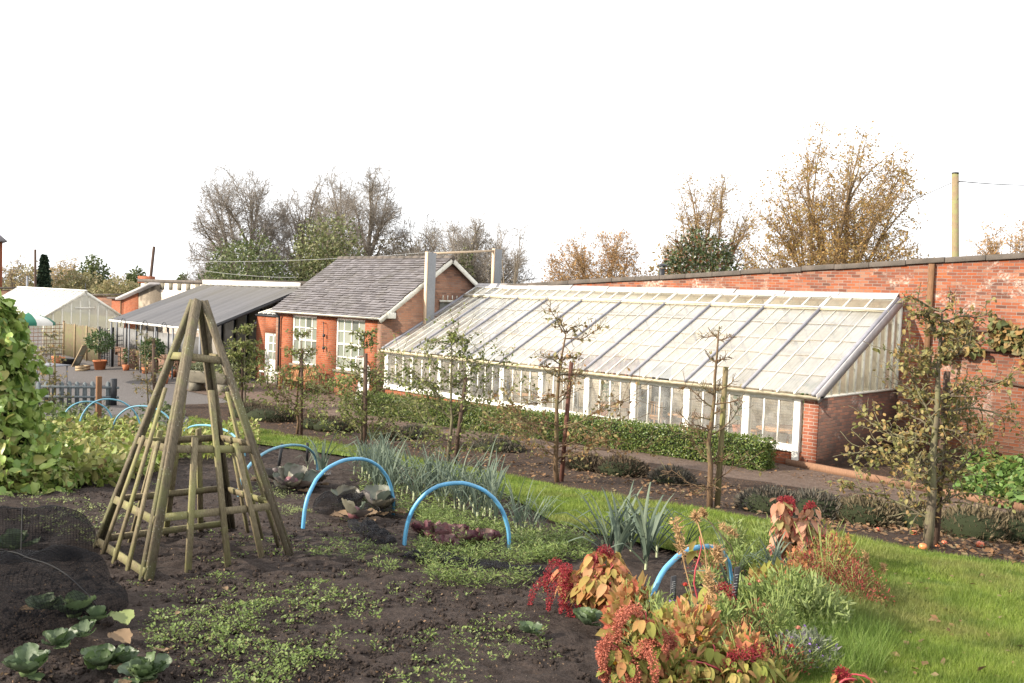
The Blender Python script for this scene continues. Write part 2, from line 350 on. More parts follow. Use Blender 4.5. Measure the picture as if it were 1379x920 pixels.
def unit(v):
    v = np.asarray(v, float); return v/np.maximum(1e-9, np.linalg.norm(v, axis=-1, keepdims=True))
class MB:
    def __init__(s): s.v = []; s.f = {}; s.n = 0
    def add(s, V, *Fs):
        s.v.append(np.asarray(V, float))
        for f in Fs:
            f = np.asarray(f, int)
            if f.ndim == 1: f = f[None]
            s.f.setdefault(f.shape[1], []).append(f+s.n)
        s.n += len(V); return s
    def box(s, lo, hi):
        x0, y0, z0 = lo; x1, y1, z1 = hi
        V = [(x0, y0, z0), (x1, y0, z0), (x1, y1, z0), (x0, y1, z0), (x0, y0, z1), (x1, y0, z1), (x1, y1, z1), (x0, y1, z1)]
        return s.add(V, [(0, 3, 2, 1), (4, 5, 6, 7), (0, 1, 5, 4), (1, 2, 6, 5), (2, 3, 7, 6), (3, 0, 4, 7)])
    def bar(s, p, q, w, h, up=(0, 0, 1), roll=0.):
        """rectangular bar from p to q, w across, h along 'up'"""
        p = np.asarray(p, float); q = np.asarray(q, float); d = unit(q-p); up = np.asarray(up, float)
        sx = np.cross(d, up)
        if np.linalg.norm(sx) < 1e-6: sx = np.cross(d, (1, 0, 0))
        sx = unit(sx); sy = np.cross(sx, d)
        if roll: sx, sy = np.cos(roll)*sx+np.sin(roll)*sy, -np.sin(roll)*sx+np.cos(roll)*sy
        V = [p-sx*w/2-sy*h/2, p+sx*w/2-sy*h/2, p+sx*w/2+sy*h/2, p-sx*w/2+sy*h/2]
        V += [x+(q-p) for x in V]
        return s.add(V, [(0, 1, 2, 3), (7, 6, 5, 4), (0, 4, 5, 1), (1, 5, 6, 2), (2, 6, 7, 3), (3, 7, 4, 0)])
    def tube(s, pts, r, n=8, cap=True):
        pts = np.asarray(pts, float); k = len(pts); r = np.broadcast_to(np.asarray(r, float), (k,))
        t = unit(np.gradient(pts, axis=0)); ref = np.array([0, 0, 1.]) if abs(t[0, 2]) < .9 else np.array([1., 0, 0])
        x = unit(np.cross(t[0], ref)); V = []
        for i in range(k):
            x = unit(x-(x@t[i])*t[i]); y = np.cross(t[i], x); a = np.arange(n)*2*np.pi/n
            V.append(pts[i]+r[i]*(np.cos(a)[:, None]*x+np.sin(a)[:, None]*y))
        V = np.concatenate(V); f = []
        for i in range(k-1):
            a = np.arange(n); b = (a+1) % n
            f.append(np.stack([i*n+a, i*n+b, (i+1)*n+b, (i+1)*n+a], 1))
        s.add(V, np.concatenate(f)) if k > 1 else None
        if cap:
            base = s.n-len(V)
            s.f.setdefault(n, []).append(np.array([list(range(n))[::-1]])+base)
            s.f.setdefault(n, []).append(np.array([[(k-1)*n+i for i in range(n)]])+base)
        return s
    def lathe(s, prof, c, n=16):
        c = np.asarray(c, float); k = len(prof); a = np.arange(n)*2*np.pi/n; V = []
        for r, z in prof: V.append(np.stack([c[0]+r*np.cos(a), c[1]+r*np.sin(a), np.full(n, c[2]+z)], 1))
        f = []
        for i in range(k-1):
            q = np.arange(n); b = (q+1) % n
            f.append(np.stack([i*n+q, i*n+b, (i+1)*n+b, (i+1)*n+q], 1))
        return s.add(np.concatenate(V), np.concatenate(f))
    def prism(s, poly, axis, a, b):
        """polygon in the plane across 'axis' extruded from a to b"""
        poly = np.asarray(poly, float); n = len(poly)
        def mk(t):
            V = np.zeros((n, 3)); o = [i for i in range(3) if i != axis]
            V[:, o[0]] = poly[:, 0]; V[:, o[1]] = poly[:, 1]; V[:, axis] = t; return V
        V = np.concatenate([mk(a), mk(b)]); i = np.arange(n); j = (i+1) % n
        return s.add(V, np.stack([i, j, j+n, i+n], 1), [list(range(n))[::-1]], [list(range(n, 2*n))])
    def quad(s, a, b, c, d): return s.add([a, b, c, d], [(0, 1, 2, 3)])
    def build(s, name, mat, parent=None, smooth=False, uv=False, bevel=0., origin=None):
        o = np_mesh(name, np.concatenate(s.v), [np.concatenate(x) for x in s.f.values()], mat, parent, smooth, uv, origin)
        if bevel:
            b = o.modifiers.new('bevel', 'BEVEL'); b.width = bevel; b.segments = 2; b.limit_method = 'ANGLE'
        return o

def frame3(fwd, up):
    y = unit(fwd); x = unit(np.cross(y, up)); z = np.cross(x, y); return np.stack([x, y, z], 1)   # rows x,y,z (N,3,3)
def scatter(T, TF, pos, fwd, up, sc):
    """instance template (x across, y along, z normal) into one vertex array"""
    T = np.asarray(T, float); N = len(pos); R = frame3(fwd, up)
    sc = np.asarray(sc, float)
    if sc.ndim == 1: sc = np.repeat(sc[:, None], 3, 1)
    V = np.einsum('nki,nij->nkj', T[None]*sc[:, None, :], R)+np.asarray(pos)[:, None, :]
    Fo = [(np.asarray(f)[None]+(np.arange(N)*len(T))[:, None, None]).reshape(-1, np.asarray(f).shape[1]) for f in TF]
    return V.reshape(-1, 3), Fo
def rdir(n, zbias=0., r=None):
    r = r or rng; d = r.normal(size=(n, 3)); d[:, 2] += zbias; return unit(d)
LQ = (np.array([(0, 0, 0), (.3, .45, .07), (0, 1, -.06), (-.3, .45, .07)]), [[(0, 1, 2), (0, 2, 3)]])
LN = (np.array([(0, 0, 0), (.12, .4, .03), (0, 1, -.1), (-.12, .4, .03)]), [[(0, 1, 2), (0, 2, 3)]])
def leaf_grid(ws, ys, fold=.12, droop=.25, wav=0.):
    V = []; r_ = np.random.default_rng(3)
    for w_, y_ in zip(ws, ys):
        for c in (-1, -.5, 0, .5, 1):
            z = fold*abs(c)*w_-droop*y_*y_+wav*r_.normal()*(.2+abs(c))
            V.append((c*w_, y_-.05*abs(c)*0, z))
    n = len(ws); Fq = []
    for i in range(n-1):
        for j in range(4): Fq.append((i*5+j, i*5+j+1, (i+1)*5+j+1, (i+1)*5+j))
    return np.array(V), [Fq]
LO = leaf_grid([.02, .20, .30, .30, .20, .02], [0, .12, .3, .55, .8, 1.], .25, .35, .015)       # ovate leaf
LH = leaf_grid([.30, .46, .48, .38, .2, .02], [-.08, .1, .32, .58, .82, 1.], .2, .3, .02)        # heart leaf
def crinkle_leaf(nr=12, nc=11):
    V = []; ys = np.linspace(0, 1, nr)
    for i, y in enumerate(ys):
        w_ = np.interp(y, [0, .2, .45, .7, .88, 1.], [.05, .2, .38, .47, .43, .22])
        for j, c in enumerate(np.linspace(-1, 1, nc)):
            e = abs(c); yy = y-.10*e*e*(y > .3)+.02*math.sin(c*9+y*5)*e
            z = .16*e*e*w_*2+.16*y*y-.02*(e < .12)+.022*math.sin(i*2.1+j*1.7)*(.35+e)+.035*math.sin(c*11+y*13)*e*y
            V.append((c*w_*(1+.05*math.sin(y*17)*e), yy, z))
    Fq = [(i*nc+j, i*nc+j+1, (i+1)*nc+j+1, (i+1)*nc+j) for i in range(nr-1) for j in range(nc-1)]
    return np.array(V), [Fq]
LC = crinkle_leaf()
def leaves(name, tmpl, pos, fwd, up, sc, mat, parent=None, smooth=False, origin=None):
    V, Fo = scatter(tmpl[0], tmpl[1], pos, fwd, up, sc); return np_mesh(name, V, Fo, mat, parent, smooth, False, origin)
def segs_mesh(S, n=4):
    """S: array (m,8) p0 p1 r0 r1 -> verts, faces (open prisms)"""
    S = np.asarray(S, float); p0, p1, r0, r1 = S[:, :3], S[:, 3:6], S[:, 6], S[:, 7]
    d = unit(p1-p0); ref = np.where(np.abs(d[:, 2:3]) < .9, np.array([[0, 0, 1.]]), np.array([[1., 0, 0]]))
    x = unit(np.cross(d, ref)); y = np.cross(d, x); a = np.arange(n)*2*np.pi/n
    ring = np.cos(a)[None, :, None]*x[:, None]+np.sin(a)[None, :, None]*y[:, None]
    V = np.concatenate([p0[:, None]+ring*r0[:, None, None], p1[:, None]+ring*r1[:, None, None]], 1)
    i = np.arange(n); j = (i+1) % n; q = np.stack([i, j, j+n, i+n], 1)
    Fq = (q[None]+(np.arange(len(S))*2*n)[:, None, None]).reshape(-1, 4)
    return V.reshape(-1, 3), [Fq]
def grow(r, p, d, Ln, rad, lev, out, tips, spread=.6, trop=.06, kids=4, wob=.12, nseg=5, start=.25, taper=.5, shrink=.62, gravity=0.):
    p = np.array(p, float); d = unit(d); k0 = rad; st = Ln/nseg
    for i in range(nseg):
        k1 = rad*(1-(1-taper)*(i+1)/nseg)
        d = unit(d+r.normal(size=3)*wob+np.array([0, 0, trop-gravity*(lev == 0)]))
        q = p+d*st; out.append((lev, *p, *q, k0, k1)); p, k0 = q, k1
        if lev > 0 and (i+1)/nseg > start:
            for _ in range(kids if i == nseg-1 else max(1, kids//2)):
                s = unit(r.normal(size=3)); s = unit(s-(s@d)*d); a = spread*(.6+.7*r.random())
                grow(r, p, np.cos(a)*d+np.sin(a)*s, Ln*shrink*(.65+.6*r.random()), k1*(.45+.25*r.random()), lev-1, out, tips, spread, trop, kids, wob, max(3, nseg-1), .2, taper, shrink, gravity)
    if lev == 0: tips.append((*p, *d))
def ground_sheet(name, Pm, mat, lift, kind='structure', jit=0.):
    """Pm (a,b,2) grid of x,y laid on the terrain"""
    Pm = np.asarray(Pm, float); a, b = Pm.shape[:2]
    z = gz(Pm[..., 0], Pm[..., 1])+lift
    if jit is not None and not np.isscalar(jit): z = z+jit
    V = np.concatenate([Pm, z[..., None]], 2).reshape(-1, 3)
    i, j = np.meshgrid(np.arange(a-1), np.arange(b-1), indexing='ij'); k = (i*b+j).ravel()
    o = np_mesh(name, V, [np.stack([k, k+1, k+b+1, k+b], 1)], mat, None, True)
    nz_ = np.zeros(len(o.data.polygons)*3, np.float32); o.data.polygons.foreach_get('normal', nz_)
    if nz_.reshape(-1, 3)[:, 2].mean() < 0: o.data.flip_normals()
    return tag(o, None, None, None, kind)
def strip(A, B, na, nb):
    """grid between polylines A and B (k,2), resampled"""
    def rs(Q, n):
        Q = np.asarray(Q, float); s = np.concatenate([[0], np.cumsum(np.linalg.norm(np.diff(Q, axis=0), axis=1))]); t = np.linspace(0, s[-1], n)
        return np.stack([np.interp(t, s, Q[:, 0]), np.interp(t, s, Q[:, 1])], 1)
    a, b = rs(A, na), rs(B, na); t = np.linspace(0, 1, nb)[None, :, None]
    return a[:, None]*(1-t)+b[:, None]*t
def vnoise(x, y, f, seed=0):
    """smooth value noise"""
    x = np.asarray(x)*f; y = np.asarray(y)*f; xi = np.floor(x).astype(int); yi = np.floor(y).astype(int); fx = x-xi; fy = y-yi
    fx = fx*fx*(3-2*fx); fy = fy*fy*(3-2*fy)
    def h(i, j): return np.modf(np.abs(np.sin(i*127.1+j*311.7+seed*74.7)*43758.5453))[0]
    return (h(xi, yi)*(1-fx)+h(xi+1, yi)*fx)*(1-fy)+(h(xi, yi+1)*(1-fx)+h(xi+1, yi+1)*fx)*fy
def inpoly(x, y, poly):
    poly = np.asarray(poly); c = np.zeros(np.shape(x), bool); n = len(poly); j = n-1
    for i in range(n):
        xi, yi = poly[i]; xj, yj = poly[j]
        c ^= ((yi > y) != (yj > y)) & (x < (xj-xi)*(y-yi)/(yj-yi+1e-12)+xi); j = i
    return c
def sample_px(poly, n, r=None):
    """n ground points falling inside a photo polygon (even over the picture)"""
    r = r or rng; poly = np.asarray(poly, float); lo, hi = poly.min(0), poly.max(0); got = []
    while sum(len(g) for g in got) < n:
        q = lo+r.random((n*2, 2))*(hi-lo); got.append(q[inpoly(q[:, 0], q[:, 1], poly)])
    q = np.concatenate(got)[:n]; return P(q[:, 0], q[:, 1])
# ------------------------------------------------------------------ ground
ax_ = np.concatenate([-np.geomspace(900, 30, 26), np.linspace(-29, 15, 60), np.geomspace(16, 900, 26)])
ay_ = np.concatenate([-np.geomspace(900, 30, 20), np.linspace(-29, 6, 50), np.geomspace(7, 900, 26)])
ground_sheet('ground', np.stack(np.meshgrid(ax_, ay_, indexing='ij'), -1), 'field', -.06)
gx, gy = np.meshgrid(np.arange(-10, 9.5, .045), np.arange(-19.5, -7.5, .045), indexing='ij')
bumpz = .045*(vnoise(gx, gy, 4, 1)-.5)+.040*(vnoise(gx, gy, 11, 2)-.5)+.030*(vnoise(gx, gy, 21, 3)-.5)
ground_sheet('soil_bed', np.stack([gx, gy], -1), 'soil', 0., jit=bumpz)
LAWN_UP = P(*np.array([(255, 563), (335, 577), (480, 604), (600, 627), (680, 642), (800, 667), (960, 692), (1110, 722), (1250, 748), (1379, 768), (1560, 800)]).T)[:, :2]
LAWN_LO = P(*np.array([(255, 578), (345, 600), (430, 612), (520, 624), (600, 645), (680, 668), (740, 705), (800, 722), (900, 745), (1020, 775), (1105, 815), (1095, 860), (1050, 920), (1010, 990)]).T)[:, :2]
ground_sheet('lawn', strip(LAWN_LO, LAWN_UP, 90, 16), 'turf', .045)
tb = np.concatenate([[(-19, -5.9)], LAWN_UP]); ta = np.stack([np.linspace(-19, 9.5, 12), np.full(12, -2.7)], 1)
ground_sheet('tree_bed', strip(tb, ta, 120, 14), 'litter_soil', .025, jit=None if False else .03*(vnoise(*[strip(tb, ta, 120, 14)[..., i] for i in (0, 1)], 3, 5)-.5))
ground_sheet('path', strip([(-23, -3.4), (12, -3.4)], [(-23, .3), (12, .3)], 60, 12), 'path', .02)
ground_sheet('courtyard_gravel', strip([(-75, -10.5), (-13.2, -10.5)], [(-75, 6), (-13.2, 6)], 60, 20), 'gravel', .004)
ground_sheet('wall_bed', strip([(-.1, .1), (4.29, -.55), (12, -1.4)], [(-.1, 4.2), (4, 4.2), (12, 4.2)], 30, 8), 'litter_soil', .03)

# ------------------------------------------------------------------ garden wall
def copz(x): return 4.80+.0597*x
gw = thing('garden_wall', 'long tall red brick garden wall with dark stone coping behind the greenhouse', 'wall', (0, 4.3, 0))
MB().prism([(-15.5, -.4), (14, -.4), (14, copz(14)-.13), (-15.5, copz(-15.5)-.13)], 1, 4.17, 4.62).build('brickwork', 'garden_brick', gw, uv=True)
cp = MB(); xs = np.arange(-15.6, 14, .92)
for x in xs:
    e = rng.normal()*.008
    cp.prism([(x, copz(x)-.128+e), (x+.912, copz(x+.912)-.128+e), (x+.912, copz(x+.912)+e), (x, copz(x)+e)], 1, 4.10+rng.normal()*.006, 4.70)
cp.build('coping', 'coping', gw, uv=True, bevel=.012)
o = MB().box((.60, 4.08, 1.2), (.73, 4.17, copz(.66)-.14)).build('wall_batten', 'brown_wood', origin=(.66, 4.12, 1.2)); tag(o, 'brown vertical timber batten fixed to the brick wall beside the greenhouse', 'batten')

# ------------------------------------------------------------------ greenhouse
M['lap_dirt'] = plain('lap_dirt', (.36, .30, .24), .9, .3, 9, bump=0)
M['pale_floor'] = plain('pale_floor', (.74, .66, .56), .8, .2, 4)
G = thing('lean_to_greenhouse', 'long white lean-to glasshouse with milky glass roof against the brick wall', 'greenhouse', (-7.7, 0, 0))
RX = [-15.32, -13.91, -12.55, -11.2, -9.73, -8.18, -6.56, -5.02, -3.36, -1.78, -.06]
PX = [-15.25, -13.92, -12.55, -11.22, -9.78, -8.23, -6.55, -5.0, -3.39, -1.77, -.5]
E0 = np.array([-.14, 1.66]); E1 = np.array([4.02, 3.82])
def rf(t, x, lift=0.):
    q = E0+(E1-E0)*t; n = np.array([-(E1-E0)[1], (E1-E0)[0]]); n = n/np.linalg.norm(n); q = q+n*lift
    return np.array([x, q[0], q[1]])
RN = np.cross([1, 0, 0], rf(1, 0)-rf(0, 0)); RN = RN/np.linalg.norm(RN)
MB().box((-15.35, .02, -.2), (-.36, .24, .33)).build('base_wall', 'house_brick', G, uv=True)
MB().box((-15.36, -.06, .332), (-.52, .2, .44)).build('sill', 'white_paint', G, bevel=.01)
ew = MB().prism([(.0, -.3), (4.165, -.3), (4.165, 1.575), (.0, 1.575)], 0, -.34, 0.)
ew.build('end_wall', 'end_brick', G, uv=True)
MB().box((-.352, -.02, -.3), (-.012, -.002, 1.56)).build('pier', 'pier_brick', G, uv=True)
for i, x in enumerate(PX):
    wd = .13 if i in (1, 2) else .17
    lo = .44 if i < 10 else .05
    if i == 10: wd = .15
    MB().box((x-wd/2, -.05, lo), (x+wd/2, .09, 1.57)).build('post', 'white_paint', G, bevel=.006)
MB().box((-15.36, -.055, 1.5), (-.36, .1, 1.60)).build('head_plate', 'old_white', G, bevel=.006)
g_ = MB(); n_ = 10
pr = [(-.19+.075*math.cos(a), 1.62+.075*math.sin(a)) for a in np.linspace(math.pi, 2*math.pi, n_)]
pr += [(-.19+.062*math.cos(a), 1.62+.062*math.sin(a)) for a in np.linspace(2*math.pi, math.pi, n_)]
g_.prism(pr, 0, -15.45, .06)
for x in np.arange(-15.2, 0, .77): g_.box((x-.012, -.12, 1.54), (x+.012, -.04, 1.60))
g_.build('gutter', 'cream_dirty', G)
for i in range(10):
    a, b = PX[i]+.09, PX[i+1]-.09
    fr = MB(); nb = 4 if b-a > 1.2 else 3
    if i == 9: nb = 3
    fr.box((a, -.02, .445), (b, .03, .49)); fr.box((a, -.02, 1.445), (b, .03, 1.497))
    for k in range(1, nb):
        x = a+(b-a)*k/nb; fr.box((x-.016, -.025, .49), (x+.016, .025, 1.445))
    w_ = fr.build('window', 'white_paint', G)
    gl = MB()
    for k in range(nb): gl.quad((a+(b-a)*k/nb, .0, .47), (a+(b-a)*(k+1)/nb, .0, .47), (a+(b-a)*(k+1)/nb, .0, 1.46), (a+(b-a)*k/nb, .0, 1.46))
    gl.build('pane', 'clear_glass', w_)
TV = .845
for i, x in enumerate(RX):
    MB().bar(rf(-.01, x, .02), rf(1, x, .02), .055 if 0 < i < 10 else .09, .07, RN).build('rafter', 'lead', G)
for i in range(10):
    a, b = RX[i]+.028, RX[i+1]-.028; nb = 4; bars = MB(); gl = MB(); lap = MB()
    for k in range(1, nb):
        x = a+(b-a)*k/nb; bars.bar(rf(0, x, .012), rf(TV-.005, x, .012), .020, .03, RN)
        bars.bar(rf(-.012, x, .01), rf(.01, x, .01), .04, .05, RN)
    rows = [0, .17, .335, .505, .675, TV]
    for k in range(nb):
        xa = a+(b-a)*k/nb; xb = a+(b-a)*(k+1)/nb
        for r_ in range(5):
            t0 = rows[r_]+rng.normal()*.006*(r_ > 0); t1 = rows[r_+1]+.012
            gl.quad(rf(t0, xa, .010+rng.normal()*.002), rf(t0, xb, .010+rng.normal()*.002), rf(t1, xb, -.002), rf(t1, xa, -.002))
            if r_ > 0: lap.bar(rf(t0-.001, xa+.012, .012), rf(t0-.001, xb-.012, .012), .010, .005, RN)
    p_ = bars.build('roof_bars', 'old_white', G); ng = sum(len(x) for x in gl.f[4]); gl.add(np.concatenate(lap.v), np.concatenate(lap.f[4])); go = gl.build('roof_pane', 'roof_glass', p_); go.data.materials.append(M['lap_dirt'])
    mi = np.zeros(len(go.data.polygons), np.int32); mi[ng:] = 1; go.data.polygons.foreach_set('material_index', mi)
    vb = MB(); vg = MB()
    n2 = 3
    for k in range(n2+1):
        x = a+(b-a)*k/n2; vb.bar(rf(TV+.012, x, .045), rf(.985, x, .045), .032, .04, RN)
    for k in range(n2):
        xa, xb = a+(b-a)*k/n2, a+(b-a)*(k+1)/n2
        vg.quad(rf(TV+.01, xa, .035), rf(TV+.01, xb, .035), rf(.98, xb, .035), rf(.98, xa, .035))
    vb.bar(rf(TV+.012, a, .05), rf(TV+.012, b, .05), .04, .04, RN); vb.bar(rf(.985, a, .05), rf(.985, b, .05), .035, .04, RN)
    v_ = vb.build('roof_vent', 'white_paint', G); vg.build('vent_pane', 'vent_glass', v_)
MB().bar(rf(TV-.004, -15.36, .035), rf(TV-.004, .0, .035), .05, .03, RN).build('purlin', 'cream_dirty', G)
fl = MB()
for k, x in enumerate(np.arange(-15.4, -.1, 1.53)):
    zz = 3.84+rng.normal()*.012; fl.add([(x, 3.98, zz), (min(x+1.52, .06), 3.98, zz+.01), (min(x+1.52, .06), 4.165, zz+.15), (x, 4.165, zz+.14), (x, 3.98, zz-.03), (min(x+1.52, .06), 3.98, zz-.02)], [(0, 1, 2, 3), (4, 5, 1, 0)])
fl.build('ridge_flashing', 'lead_pale', G)
# right end glazing
eg = MB(); gg = MB()
for k, y in enumerate(np.arange(.15, 4.1, .40)):
    zt = E0[1]+(E1-E0)[1]*(y-E0[0])/(E1-E0)[0]-.13
    if zt > 1.72: eg.box((-.06, y-.022, 1.62), (.0, y+.022, zt))
    y2 = min(y+.4, 4.1); zt2 = E0[1]+(E1-E0)[1]*(y2-E0[0])/(E1-E0)[0]-.1
    z = 1.64; 
    while z < zt2-.02:
        z2 = min(z+.52, zt2); gg.quad((-.03-.008, y, z), (-.03-.008, y2, z), (-.03, y2, z2+.01), (-.03, y, min(z2+.01, max(z, zt+.03)))); z = z2
eg.box((-.10, -.03, 1.578), (.03, 4.16, 1.62)); eg.box((-.07, 4.07, 1.62), (.01, 4.165, 3.8))
e_ = eg.build('gable_frame', 'old_white', G); gg.build('gable_pane', 'gable_glass', e_)
MB().bar(rf(-.01, .015, -.075), rf(1., .015, -.075), .03, .22, RN).build('verge_board', 'lead_pale', G)
# left end
el = MB()
for y in (.05, 1.0, 2.0, 3.0, 4.0): el.box((-15.38, y-.03, .4), (-15.32, y+.03, 1.6+(E1-E0)[1]*(y+.1)/4.2-.1))
el.box((-15.39, 0, 1.58), (-15.31, 4.1, 1.66)); el.build('end_frame', 'white_paint', G)
MB().prism([(.1, -.1), (4.09, -.1), (4.09, 3.70), (.1, 1.60)], 0, -15.34, -15.30).build('end_lining', 'lime_brick', G, uv=True)
MB().box((-15.29, 4.10, -.1), (-.36, 4.165, 3.84)).build('lime_lining', 'lime_brick', G, uv=True)
MB().box((-.40, .1, .0), (-.345, 4.1, 1.57)).build('end_lining', 'lime_brick', G, uv=True)
MB().box((-15.3, .25, -.1), (-.42, 4.09, -.02)).build('floor', 'pale_floor', G)

# ------------------------------------------------------------------ inside the greenhouse
def table_round(x, y, z, r, h, lab):
    t = thing('round_table', lab, 'table', (x, y, z))
    MB().lathe([(0, h-.03), (r, h-.03), (r, h), (0, h)], (x, y, z), 24).build('tabletop', 'teak', t)
    for k in range(4):
        a = k*math.pi/2+.5; MB().bar((x+.6*r*math.cos(a), y+.6*r*math.sin(a), z), (x+.35*r*math.cos(a), y+.35*r*math.sin(a), z+h-.03), .05, .05).build('leg', 'teak', t)
    return t
def chair(x, y, z, rz, lab, grp, mat='teak'):
    t = thing('slatted_chair', lab, 'chair', (x, y, z), grp); c, s = math.cos(rz), math.sin(rz)
    def q(a, b, h): return np.array([x+a*c-b*s, y+a*s+b*c, z+h])
    MB().bar(q(-.22, 0, .44), q(.22, 0, .44), .42, .03).build('seat', mat, t)
    for sx in (-1, 1):
        MB().bar(q(sx*.2, .19, 0), q(sx*.2, .24, .9), .04, .04, q(0, 1, 0)-q(0, 0, 0)).build('leg', mat, t)
        MB().bar(q(sx*.2, -.19, 0), q(sx*.2, -.19, .44), .04, .04, q(0, 1, 0)-q(0, 0, 0)).build('leg', mat, t)
    b = MB()
    for h in (.88, .52): b.bar(q(-.2, .235, h), q(.2, .235, h), .03, .06)
    for k in range(5): b.bar(q(-.15+k*.075, .233, .52), q(-.15+k*.075, .238, .88), .03, .015, q(0, 1, 0)-q(0, 0, 0))
    b.build('backrest', mat, t); return t
table_round(-1.55, 1.6, 0, .75, .6, 'round teak table inside the glasshouse nearest its brick end wall')
table_round(-4.35, 1.7, 0, .65, .6, 'round teak table in the glasshouse behind the leafless espalier tree')
table_round(-6.9, 1.8, 0, .65, .6, 'round teak table in the glasshouse left of the dark grey upright board')
table_round(-9.9, 1.6, 0, .6, .6, 'round teak table beside the person in the glasshouse')
chair(-2.5, 1.6, 0, 1.7, 'teak slatted chair left of the table nearest the brick end wall', 'chairs in the glasshouse')
chair(-5.15, 1.3, 0, 3.3, 'teak slatted chair in the glasshouse just left of the leafless espalier', 'chairs in the glasshouse')
chair(-5.6, 2.0, 0, .4, 'grey slatted chair in front of the dark upright board', 'chairs in the glasshouse', 'grey_wood')
chair(-7.7, 1.2, 0, 2.6, 'grey slatted chair by the window left of the middle round table', 'chairs in the glasshouse', 'grey_wood')
chair(-9.2, .9, 0, 3.6, 'grey slatted chair at the right hand of the person', 'chairs in the glasshouse', 'grey_wood')
o = MB().box((-6.35, 2.6, 0), (-5.75, 2.68, 1.75)).build('upright_board', 'dark_metal', origin=(-6, 2.6, 0), bevel=.01); tag(o, 'dark grey upright board standing inside the glasshouse against pale wall', 'board')
st = thing('black_stove', 'small dark stove with a short flue inside the glasshouse', 'stove', (-7.05, 3.0, 0))
MB().box((-7.3, 2.8, 0.25), (-6.85, 3.2, .95)).build('body', 'dark_metal', st, bevel=.02)
MB().tube([(-7.08, 3, .95), (-7.08, 3, 1.25)], .06, 10).build('flue', 'dark_metal', st)
MB().box((-7.25, 2.83, 0), (-6.9, 3.17, .25)).build('stand', 'stone', st)
def potplant(name, lab, x, y, z, h, sp, n, mat, cat='plant', s=.14):
    t = thing(name, lab, cat, (x, y, z))
    MB().lathe([(.0, 0), (.11, 0), (.15, .25), (.13, .25), (.0, .22)], (x, y, z), 12).build('pot', 'terracotta', t)
    MB().tube([(x, y, z+.2), (x+.02, y, z+h*.6), (x, y, z+h)], [.015, .012, .005], 5).build('stem', 'bark', t)
    p = np.array([x, y, z+.35])+np.abs(rng.normal(size=(n, 3)))*0+rng.normal(size=(n, 3))*np.array([sp, sp, .0])+np.array([0, 0, 1])*rng.random((n, 1))*(h-.2)
    leaves('foliage', LQ, p, rdir(n, .1), rdir(n, 1), s*(.6+.8*rng.random(n)), mat, t); return t
M['house_leaf'] = leafmat('house_leaf', [(.06, .12, .03), (.10, .17, .04), (.15, .21, .07)], .3)
potplant('potted_plant', 'tall leafy potted plant in the glasshouse corner by the end wall', -.9, 2.3, 0, 1.55, .16, 160, 'house_leaf')
potplant('potted_plant', 'bushy potted plant behind the table near the glasshouse end', -1.75, 3.2, 0, 1.5, .2, 150, 'house_leaf')
potplant('potted_plant', 'small green potted plant in the glasshouse behind the bare espalier', -4.0, 3.4, 0, 1.1, .08, 60, 'house_leaf')
potplant('potted_plant', 'green potted plant in the glasshouse left of the dark stove', -8.0, 2.6, 0, 1.2, .1, 80, 'house_leaf')
M['dried'] = leafmat('dried', [(.45, .16, .13), (.55, .25, .18), (.35, .12, .12), (.5, .3, .2)], .3)
for k, x in enumerate(np.linspace(-11.9, -7.9, 11)):
    n = 60; p = np.array([x, 3.95, 1.62])+rng.normal(size=(n, 3))*np.array([.07, .03, .15])
    o = leaves('dried_flower_bunch', LN, p, np.array([0, 0, -1.])+rng.normal(size=(n, 3))*.3, rdir(n), .16+.1*rng.random(n), 'dried', origin=(x, 3.95, 1.75))
    tag(o, 'bunch of pinkish dried flowers hanging on the pale glasshouse wall', 'dried flowers', 'dried flower bunches along the glasshouse wall')
for k, (x, y) in enumerate(((-14.75, .6), (-14.45, .55))):
    o = MB().lathe([(0, 0), (.08, 0), (.11, .2), (.09, .2), (0, .17)], (x, y, .44), 12).build('plant_pot', 'black_plastic', origin=(x, y, .44)); tag(o, 'small black pot on the sill at the far end of the glasshouse', 'pot', 'black pots on the glasshouse sill')

# ------------------------------------------------------------------ brick house beside the greenhouse
M['slate'] = None
def slate():
    a = Nodes('slate')
    c = a.ramp(a.isl(), [(0, (.098, .088, .090)), (.35, (.142, .130, .132)), (.7, (.178, .164, .168)), (1, (.12, .105, .100))])
    c = a.mix(a.rng(a.noise(a.pos(), 1.4, 5), .5, .75, 0, .6), c, rgba((.095, .088, .068)))
    c = a.mix(a.rng(a.noise(a.pos(), 30, 3), .4, .7, 0, .4), c, rgba((.075, .064, .066)))
    return a.out(a.bsdf(c, .6, a.bump(a.noise(a.pos(), 40, 3), .3, .01), .35))
M['slate'] = slate()
HS = thing('brick_house', 'single storey red brick house with grey tiled gable roof and tall white windows', 'house', (-18.9, 2.9, -.2))
wl = MB(); WX = [(-21.16, -19.5), (-18.3, -16.55)]; Z0, Z1 = .73, 2.56
xs = [-22.05, *[v for p in WX for v in p], -15.85]
for a, b in ((xs[0], xs[1]), (xs[2], xs[3]), (xs[4], xs[5])): wl.box((a, 0, -.4), (b, .26, 2.74))
for a, b in WX: wl.box((a, .0, -.4), (b, .26, Z0)); wl.box((a, .0, Z1), (b, .26, 2.74))
wl.build('front_wall', 'house_brick', HS, uv=True)
gp = [(.0, -.4), (5.85, -.4), (5.85, 2.72), (2.93, 4.72), (.0, 2.72)]
MB().prism(gp, 0, -15.85, -15.6).build('gable_wall', 'gable_brick', HS, uv=True)
MB().prism(gp, 0, -22.3, -22.05).build('gable_wall', 'gable_brick', HS, uv=True)
MB().box((-22.05, 5.6, -.4), (-15.85, 5.85, 2.72)).build('back_wall', 'gable_brick', HS, uv=True)
